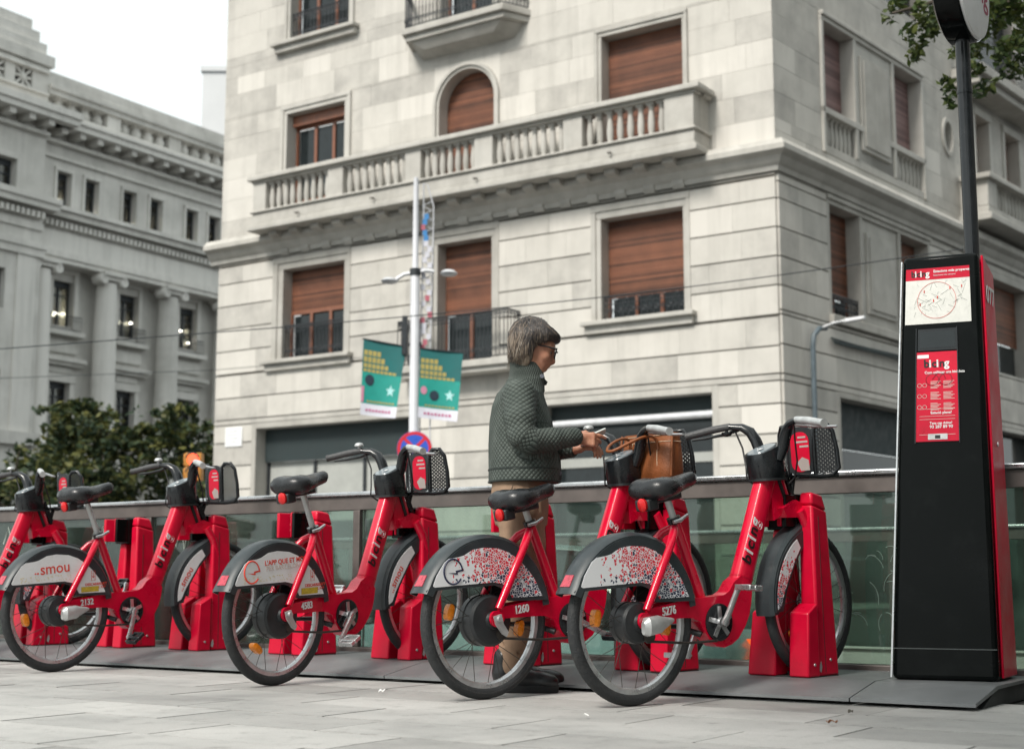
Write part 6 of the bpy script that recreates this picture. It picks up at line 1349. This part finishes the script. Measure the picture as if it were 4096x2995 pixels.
for s in (-1, 1): bs.chain([q_(.035,s*.085,.93), q_(.035,s*.095,.52), q_(.005,s*.098,.08)], [.088,.055,.038], .02)
for s in (-1, 1): bs.chain([q_(-.02,s*.098,.06), q_(.16,s*.105,.045)], [.035,.028], .02)
def hand(root, fw, side, up, fingers, thumb):
    """palm plus five separate bent fingers; fw = along the hand, side = towards the thumb"""
    o, f, t, u = [np.array(v, float) for v in (root, fw, side, up)]; f /= np.linalg.norm(f); t = t - f*(t@f); t /= np.linalg.norm(t); u = np.cross(f, t); u *= np.sign(u @ np.array(up))
    P = lambda a, b, c: tuple(o + f*a + t*b + u*c)
    bs.cap(P(-.02,0,0), P(.02,0,0), .024, .026, .015)
    for b in (-.026,-.009,.009,.026): bs.cap(P(.015,b*.6,0), P(.074,b,0), .0145, .0125, .010)
    for (b, L, c1, c2) in fingers:
        a0 = .076; p = [P(a0,b,0)]; ang = 0
        for seg, cu in ((L*.42, c1), (L*.32, c2), (L*.26, c2*.6)):
            ang += cu; lp_ = p[-1]; p.append(tuple(np.array(lp_) + (f*math.cos(ang) - u*math.sin(ang))*seg))
        bs.chain(p, [.0098,.0088,.0080,.0070], .003)
        bs.ell(P(a0-.002,b,.004), (.011,.010,.010), .006)
    p = [P(*q) for q in thumb]; bs.chain(p, [.0145,.0115,.0098,.0078], .006)
# near hand: back of the hand towards the camera, index reaching to the phone, the others hanging bent
hand(q_(.318,-.070,1.198), (.93,.18,-.10), (.15,.25,.95), (0,-1,.10), [(.028,.078,.15,.35), (.010,.082,.50,.50), (-.008,.076,.72,.55), (-.025,.062,.85,.55)], [(.01,.022,-.006),(.042,.040,-.022),(.068,.036,-.034),(.088,.026,-.040)])
# far hand: palm up under the phone, fingers wrapping its near edge
hand(q_(.312,.050,1.158), (.90,-.30,.10), (.30,.85,.25), (0,.2,-1), [(.026,.074,-.35,-.65), (.009,.080,-.45,-.75), (-.009,.074,-.55,-.80), (-.026,.060,-.60,-.85)], [(.015,.028,-.004),(.045,.046,-.016),(.072,.044,-.030),(.090,.036,-.036)])
me, V = bs.mesh('body'); body = ob('body', me, M['skin'], per)
lips = MB()
for z, x in ((1.5515,.1765), (1.5405,.1690)): lips.tube([q_(x-.010,-.020,z), q_(x-.001,-.010,z+.001), q_(x+.0008,0,z), q_(x-.001,.010,z+.001), q_(x-.010,.020,z)], [.0018,.0034,.0040,.0034,.0018], 8)
lips.build('lips', paint('lips', (.36,.11,.09), .45), body, smooth=60)
for s in (-1, 1):
    MB().lathe([(.001,-.0108),(.006,-.009),(.0098,-.0045),(.0108,0),(.0098,.0045),(.006,.009),(.001,.0108)], q_(.1830,s*.030,1.6215), (1,0,0), 14).build('eye', paint('eye_white', (.34,.30,.27), .3), body, smooth=80)
    MB().lathe([(.001,0),(.005,0),(.004,.0012),(.001,.0015)], q_(.1928,s*.030,1.6175), (1,0,-.4), 12).build('iris', paint('iris', (.03,.02,.015), .15), body)
    MB().tube([q_(.200,s*.018,1.641), q_(.2035,s*.030,1.646), q_(.194,s*.046,1.643)], [.0018,.0030,.0015], 6).build('eyebrow', M['black'], body, smooth=60)
# --- clothes
js = SDF((-.30,-.36,.95), (.34,.36,1.64), .005)
js.rings([(.985,.058,.172,.205,0),(1.05,.062,.176,.205,0),(1.17,.050,.165,.195,0),(1.285,.042,.152,.185,0),(1.36,.037,.135,.185,0),(1.42,.040,.115,.175,0),(1.455,.050,.092,.120,0),(1.48,.062,.080,.090,0)], .03)
js.rings([(1.44,.062,.094,.095,0),(1.50,.072,.088,.080,0),(1.55,.070,.080,.076,0),(1.585,.064,.078,.076,0)], .03)
for s, arm in ((-1, [(.036,-.160,1.395),(.038,-.225,1.275),(.045,-.240,1.195),(.085,-.228,1.170),(.190,-.165,1.182),(.300,-.085,1.202)]), (1, [(.040,.160,1.395),(.050,.220,1.270),(.065,.230,1.185),(.105,.215,1.155),(.200,.140,1.156),(.288,.068,1.160)])):
    js.chain([q_(*p) for p in arm], [.080,.070,.062,.060,.053,.046], .02)
for (a, b, r) in (((.10,-.235,1.235),(.02,-.19,1.31),.007), ((.13,-.215,1.215),(.05,-.21,1.26),.006), ((.07,-.262,1.16),(.13,-.225,1.13),.006), ((-.02,-.19,1.20),(.03,-.205,1.10),.008), ((-.05,-.17,1.14),(.02,-.2,1.04),.008), ((.15,-.17,1.30),(.12,-.17,1.12),.007)): js.cap(q_(*a), q_(*b), r, r*.6, .014, 1, True)   # creases
js.ell(q_(.085,0,1.60), (.068,.062,.075), .006, 0, True)
# the hollow hem and cuffs
js.ell(q_(.058,0,.962), (.150,.185,.03), .006, 0, True); js.cap(q_(.300,-.085,1.202), q_(.36,-.045,1.210), .034, .036, .004, 1, True); js.cap(q_(.290,.068,1.160), q_(.36,.03,1.162), .034, .036, .004, 1, True)
me, V = js.mesh('jacket')
at = me.attributes.new('quilt', 'FLOAT_VECTOR', 'POINT'); armN = np.array([q_(.036,-.160,1.395), q_(.045,-.240,1.195), q_(.085,-.228,1.17), q_(.300,-.085,1.202)]); armF = armN*np.array([1,-1,1]); uv = np.zeros((len(V),3), np.float32)
cx = np.interp(V[:,2], [1.0,1.17,1.36,1.45], [.0,-.010,-.023,-.01]); ang = np.arctan2(V[:,0]-cx, -V[:,1]*.9); uv[:,0] = ang*.19; uv[:,1] = V[:,2]
best = np.full(len(V), 9.0)
for A_, sg in ((armN,-1), (armF,1)):
    L0 = 0
    for i in range(len(A_)-1):
        a, b = A_[i], A_[i+1]; d = b-a; L = np.linalg.norm(d); tu = ((V-a)@d)/(L*L); t = np.clip(tu, 0, 1); p = a + t[:,None]*d; r = np.linalg.norm(V-p, axis=1); m = (r < best) & (r < .092) & (np.abs(V[:,1]) > .13 if i == 0 else np.ones(len(V), bool))
        e1 = np.array([0,sg,0.]) - d/L*(d[1]*sg/L); e1 /= np.linalg.norm(e1); e2 = np.cross(d/L, e1); w = V-p; uv[m,0] = L0 + (tu if i in (0, len(A_)-2) else t)[m]*L; uv[m,1] = np.arctan2(w[m]@e1, w[m]@e2)*.06; best[m] = r[m]; L0 += L
at.data.foreach_set('vector', uv.ravel())
jk = ob('jacket', me, M['quilt'], per)
# front placket edge, collar flap, hem band, buttons
band = MB(); k = 30
for z0, z1, g in ((.987,.992,.004),(1.045,1.050,.0035)):
    band.add([q_(.060 + (.174+g)*math.cos(2*math.pi*i/k), (.206+g)*math.sin(2*math.pi*i/k), z) for z in (z0,z1) for i in range(k)], [(i,(i+1)%k,k+(i+1)%k,k+i) for i in range(k)])
band.build('hem_seam', paint('seam_thread', (.02,.028,.026), .9), jk, fixn=False)
fl = MB(); fl.add([q_(*p) for p in ((.135,-.045,1.515),(.176,-.020,1.478),(.168,-.012,1.462),(.125,-.052,1.470),(.128,-.050,1.515),(.169,-.018,1.476),(.161,-.010,1.462),(.118,-.056,1.470))], [(0,1,2,3),(7,6,5,4),(0,4,5,1),(1,5,6,2),(2,6,7,3),(3,7,4,0)])
fl.build('collar_flap', M['quilt'], jk, bevel=.004)
pk = MB(); pz = [(1.46,.135,.158),(1.40,.155,.160),(1.285,.192,.150),(1.137,.214,.140),(1.096,.232,.132),(1.00,.236,.130)]
for (a, b) in zip(pz, pz[1:]): pk.hexa([q_(a[1]-.03,-.085,a[0]), q_(a[1]+.004,-.030,a[0]), q_(a[1]+.004,.02,a[0]), q_(a[1]-.03,.06,a[0])], [q_(b[1]-.03,-.085,b[0]), q_(b[1]+.004,-.030,b[0]), q_(b[1]+.004,.02,b[0]), q_(b[1]-.03,.06,b[0])])
pk.build('placket', paint('placket_cloth', (.035,.047,.043), .85, var=.1), jk)
for x, y, z, nx in ((.146,-.058,1.500,(.3,-1,.1)), (.232,-.045,1.030,(.8,-.7,0))): MB().lathe([(.001,0),(.010,0),(.011,.0015),(.009,.003),(.001,.0022)], q_(x,y,z), nx, 16).build('button', paint('horn_button', (.13,.14,.17), .4), jk)
ts = SDF((-.24,-.26,.08), (.26,.26,1.03), .0055)
ts.rings([(.78,.045,.125,.180,0),(.88,.038,.140,.190,0),(.95,.036,.136,.178,0),(1.01,.036,.130,.165,0)], .03)
for s, x0, x1 in ((-1,.050,-.010), (1,.055,.03)): ts.chain([q_(.040,s*.088,.88), q_(x0,s*.095,.70), q_(x0-.01,s*.098,.52), q_(x0-.02,s*.100,.34), q_(x1,s*.100,.115)], [.112,.106,.090,.078,.062], .02)
for (a, b, r) in (((.06,-.19,.98),(.09,-.19,.84),.010), ((.10,-.17,.97),(.13,-.16,.85),.008), ((.0,-.205,.72),(.12,-.18,.60),.008), ((-.05,-.17,.50),(.08,-.175,.46),.008), ((-.07,-.14,.36),(.06,-.165,.30),.007), ((-.07,-.13,.24),(.04,-.155,.18),.007), ((-.06,-.20,.88),(-.04,-.2,.76),.008)): ts.cap(q_(*a), q_(*b), r, r*.5, .016, 1, True)
ts.ell(q_(-.012,-.10,.095), (.05,.05,.03), .004, 0, True); ts.ell(q_(.03,.10,.095), (.05,.05,.03), .004, 0, True)
me, V = ts.mesh('trousers'); tr = ob('trousers', me, M['trouser'], per)
MB().tube([q_(.005,-.192,.965), q_(-.01,-.200,.92), q_(-.035,-.196,.84)], .003, 6).build('pocket_seam', paint('pocket_seam', (.10,.07,.045), .9), tr)
for s, dx, dy in ((-1, 0, -.10), (1, .035, .105)):
    st_ = SDF((-.25,-.22,-.005), (.28,.24,.20), .004); F = lambda x, y, z: q_(x+dx, dy + y, z)
    st_.chain([F(-.035,0,.16), F(-.040,0,.09), F(-.035,0,.055)], [.052,.050,.046], .02); st_.chain([F(-.03,0,.060), F(.06,0,.062), F(.14,0,.050), F(.178,0,.046)], [.046,.046,.042,.036], .02, 1.0); st_.ell(F(.165,0,.050), (.050,.047,.034), .015)
    me, V = st_.mesh('boot'); bt = ob('boot', me, M['boot'], per)
    so = MB(); n = 22; rg = []
    for z, e in ((.0,-.003),(.004,0),(.034,.002),(.038,-.004)):
        ring = []
        for i in range(n):
            t = 2*math.pi*i/n; ct, s1 = math.cos(t), math.sin(t); x = .07 + (.148+e)*math.copysign(abs(ct)**.8, ct); w = (.048 if x > .05 else .041) + e; ring.append(F(x, w*math.copysign(abs(s1)**.7, s1), z))
        rg.append(ring)
    loft_mb(so, rg).build('sole', paint('rubber_sole', (.012,.013,.014), .7), bt, smooth=50)
# --- hair: a shell plus drawn strands
hs_ = SDF((-.16,-.16,1.48), (.24,.16,1.84), .0045)
hs_.ell(q_(.100,0,1.702), (.112,.092,.098), .02, R(-14)); hs_.ell(q_(.065,0,1.665), (.082,.096,.098), .03); hs_.ell(q_(.182,0,1.706), (.062,.068,.036), .02, R(-24))
hs_.ell(q_(.052,0,1.605), (.062,.086,.062), .03)
for s in (-1, 1): hs_.ell(q_(.048,s*.070,1.635), (.046,.026,.090), .035, R(18)); hs_.ell(q_(.105,s*.066,1.700), (.075,.026,.036), .03, R(-14))
hs_.ell(q_(.158,0,1.606), (.068,.12,.078), .010, R(-30), True); hs_.ell(q_(.140,0,1.540), (.072,.12,.065), .012, 0, True)
me, V = hs_.mesh('hair'); ca = me.color_attributes.new('tone', 'FLOAT_COLOR', 'POINT'); tone = np.clip(.36 - (V[:,2]-1.60)*2.0 + (-(V[:,0]-.0))*1.3 + .10*np.sin(V[:,0]*90+V[:,1]*60), .02, .8); ca.data.foreach_set('color', np.stack([tone]*3 + [np.ones(len(V))], 1).astype(np.float32).ravel())
hair = ob('hair', me, M['hair'], per)
g_ = np.random.default_rng(8); sm_ = MB(); tn = []
GR = np.gradient(hs_.F, hs_.h)
def snap(p, off):                              # move a point onto the hair surface
    for _ in range(6):
        i = tuple(np.clip(np.round((p - hs_.lo)/hs_.h).astype(int), 1, hs_.n-2)); gr = np.array([g[i] for g in GR]); l = np.linalg.norm(gr) + 1e-6
        p = p - np.clip(hs_.F[i] - off, -.02, .02)*gr/l
    return p
for k in range(2600):
    s = -1 if k % 5 else 1; top = np.array([.06 + g_.uniform(-.045,.10), s*g_.uniform(.0,.03), 1.80]); ph = g_.uniform(-.4,1.6); ln = g_.uniform(.55,1.0)
    if k % 4 == 3: end = np.array([g_.uniform(.085,.175), s*.084, g_.uniform(1.650,1.695)]); mid = np.array([end[0]-.005, s*.10, 1.765]); top[0] = end[0] + g_.uniform(-.03,.03)
    elif ph < 0: end = np.array([-.02 + g_.uniform(-.012,.02), s*g_.uniform(.0,.07), 1.572]); mid = np.array([-.03, s*.05, 1.70])
    elif ph < .95: end = np.array([-.005 + .088*ph, s*.085, 1.565 + .045*ph**2]); mid = np.array([.02 + .075*ph, s*.11, 1.715])
    else: end = np.array([.17 + g_.uniform(-.05,.07), s*g_.uniform(.02,.072), 1.690]); mid = np.array([.13 + g_.uniform(-.03,.05), s*.08, 1.775])
    end = end + g_.normal(size=3)*np.array([.007,.004,.010]); t0 = g_.uniform(0,.45); t1 = min(1.0, t0 + ln); pts = []; wob = g_.normal(size=3)*.006; off = g_.uniform(.0,.0045)
    for t in np.linspace(t0, t1, 8):
        p = (1-t)**2*top + 2*t*(1-t)*mid + t*t*end + wob*math.sin(t*5); P_ = np.array(q_(*p)); e = snap(P_, off); pts.append(tuple(e if t < .93 else e*.6 + P_*.4))
    n0 = len(sm_.v); w = g_.uniform(.7,1.3); sm_.tube(pts, [r*w for r in (.0006,.0013,.0016,.0017,.0016,.0014,.0011,.0004)], 4); vv = np.array(sm_.v[n0:]); tn += list(np.clip(.34 - (vv[:,2]-1.60)*1.9 + (-vv[:,0])*1.6 + g_.normal()*.24, .0, .98))
me = sm_.mesh('strands'); ca = me.color_attributes.new('tone', 'FLOAT_COLOR', 'POINT'); ca.data.foreach_set('color', np.stack([np.array(tn)]*3 + [np.ones(len(tn))], 1).astype(np.float32).ravel()); me.shade_smooth(); ob('strands', me, M['hair'], hair, kind='stuff')
# --- glasses
gm = MB()
for s in (-1, 1):
    lp_ = [q_(.2215 - .30*(1.634-z)*.95 - abs(y-.031)*.18, s*y, z) for y, z in ((.012,1.636),(.052,1.638),(.056,1.630),(.050,1.596),(.040,1.590),(.020,1.592),(.012,1.604))]; gm.tube(lp_, .0034, 6, closed=True)
    gm.tube([q_(.216,s*.056,1.634), q_(.165,s*.074,1.645), q_(.105,s*.079,1.655)], [.0040,.0036,.0030], 6)
gm.tube([q_(.222,-.012,1.626), q_(.224,0,1.628), q_(.222,.012,1.626)], .003, 6); gl = gm.build('glasses', M['black_gloss'], per, smooth=60)
for s in (-1, 1): MB().add([q_(.2205 - .285*(1.634-z) - abs(y-.031)*.18, s*y, z) for y, z in ((.013,1.634),(.051,1.636),(.050,1.598),(.020,1.594))], [(0,1,2,3)]).build('lens', M['glass_clear'], gl, fixn=False)
# --- phone in the hands
ph = thing('phone', 'slim pale smartphone held in the hands of the person', 'phone', (.392, PY - .012, 1.212), 0); ph.rotation_euler = (R(-18), R(-24), R(8))
MB().prism(rrect(-.070,.070,-.035,.035,.010), -.004, .004, 'z').build('case', paint('phone_case', (.58,.62,.60), .35, var=.05), ph, bevel=.0015); MB().prism(rrect(-.066,.066,-.032,.032,.008), .0042, .0050, 'z').build('screen', paint('phone_screen', (.02,.03,.035), .08), ph)

# ------------------------------------------------------------------ the brown leather bag in the carrier of 1260
M['leather'] = paint('tan_leather', (.215,.066,.018), .5, var=.22, scale=9, bump=.3, bscale=130, dirt=(.20,.055,.018), dirt_amt=.5); M['thread'] = paint('pale_thread', (.62,.50,.36), .8)
bx = azv(48); bag = thing('handbag', 'tan brown leather tote bag with pale stitching standing in a bike carrier', 'bag', (.69, 6.99, 1.0), R(90-48)); bag.scale = (1.0, 1.06, .98)
def bag_ring(z, a, b, y0=0, n=28, p=4.0): return [(b*math.copysign(abs(math.sin(2*math.pi*i/n))**(2/p), math.sin(2*math.pi*i/n)), y0 + a*math.copysign(abs(math.cos(2*math.pi*i/n))**(2/p), math.cos(2*math.pi*i/n)), z) for i in range(n)]
mb = MB(); secs = [bag_ring(z, a, b_) for z, a, b_ in ((0,.150,.060),(.006,.158,.066),(.06,.162,.068),(.13,.160,.062),(.20,.156,.050),(.235,.155,.046),(.235,.149,.041),(.20,.149,.044),(.08,.152,.055))]
loft_mb(mb, secs); bo_ = mb.build('body', M['leather'], bag, smooth=50)
tr_ = MB()
for zz, e in ((.190,.0015),(.222,.0015)): tr_.tube([(x*1.03, y*1.012, zz) for x, y, z in bag_ring(zz, .1565+e, .0515 if zz < .2 else .0485)], .0015, 4, closed=True)
for s in (-1,1):
    for y in (-.085,.085): tr_.tube([(s*-.063,y,.01),(s*-.0655,y*1.0,.10),(s*-.053,y*.9,.19)], .0014, 4)
tr_.build('stitching', M['thread'], bo_)
MB().tube([(-.050,-.158,.02),(-.052,-.164,.10),(-.04,-.158,.20),(-.036,-.157,.235)], .006, 6).tube([(-.050,.158,.02),(-.052,.164,.10),(-.04,.158,.20),(-.036,.157,.235)], .006, 6).build('piping', M['leather'], bo_, smooth=60)
for s in (-1, 1):
    pts = [(.052,-.080,.16),(.056,-.078,.215),(.08,-.060,.245),(.09,0,.262),(.08,.060,.245),(.056,.078,.215),(.052,.080,.16)] if s > 0 else [(-.056,-.085,.15),(-.062,-.082,.21),(-.13,-.076,.215),(-.23,-.062,.175),(-.29,-.03,.138),(-.30,0,.130),(-.29,.03,.138),(-.23,.062,.175),(-.13,.076,.215),(-.062,.082,.21),(-.056,.085,.15)]
    P = [Vector(p) for p in pts]
    for _ in range(3): P = [P[0]] + [q for i in range(len(P)-1) for q in (P[i].lerp(P[i+1], .25), P[i].lerp(P[i+1], .75))] + [P[-1]]
    h_ = MB().tube(P, .0075, 8).build('strap', M['leather'], bag, smooth=70)

# ------------------------------------------------------------------ the other side of the street, behind the camera: it shades and is mirrored
opp = thing('facing_building', 'plain stone building across the street behind the camera', 'building', (16, -2, 0))
ow = MB(); ow.box(0,10,-46,26,0,21); ow.box(-20,10,-60,-46.01,0,21)
ow.build('wall', paint('far_wall', (.24,.235,.22), .9, var=.15, scale=.3), opp)
for r in range(5):
    for k in range(12): MB().box(-.06,-.01,-42+5.4*k,-40.2+5.4*k,2+3.9*r,4.6+3.9*r).build('window', M['glass_dark'], opp)

for (lx, ly, sd_, lab, bl_, nl) in ((-1.5,-1.6,99,'leafy street tree standing over the camera, out of the picture', [((.9,3.2,5.0),(1.1,1.0,.7)), ((1.9,2.9,5.2),(1.1,1.0,.7)), ((.2,2.9,5.4),(.9,1.0,.7)), ((1.0,2.0,5.6),(1.2,1.1,.8)), ((2.4,2.0,5.3),(1.0,.9,.7)), ((1.6,3.8,5.4),(.9,.7,.6)), ((2.9,3.0,5.5),(1.0,1.0,.7))], 15000),
        (5.4,1.2,98,'unseen leafy tree right of the camera, added to block light from the sky', [((-1.2,1.6,4.4),(1.2,1.2,.8)), ((-.2,2.4,4.9),(1.3,1.2,.9)), ((.9,1.6,5.0),(1.3,1.2,.9)), ((-1.6,.2,4.9),(1.2,1.2,.8)), ((0,0,5.6),(1.5,1.4,1.0)), ((-.9,1.2,5.6),(1.2,1.2,.8))], 12000)):  # this second tree is added to keep sky light off the right-hand side
    t = thing('street_tree', lab, 'tree', (lx, ly, 0)); tb = MB(); limb(tb, [(0,0,-.05),(.05,.1,1.5),(.1,.25,3.0),(.15,.5,4.0)], .17, .10); tb.build('trunk', M['bark'], t, smooth=60)
    for c, r in bl_[:4]:
        lb_ = MB(); limb(lb_, ((.12,.4,3.7), (c[0]*.5,c[1]*.5+.2,c[2]*.5+2.1), c), .07, .015); lb_.build('limb', M['bark'], t, smooth=60)
    leaves('crown', bl_, nl, .12, 'leaf_light', t, sd_, 2.0)
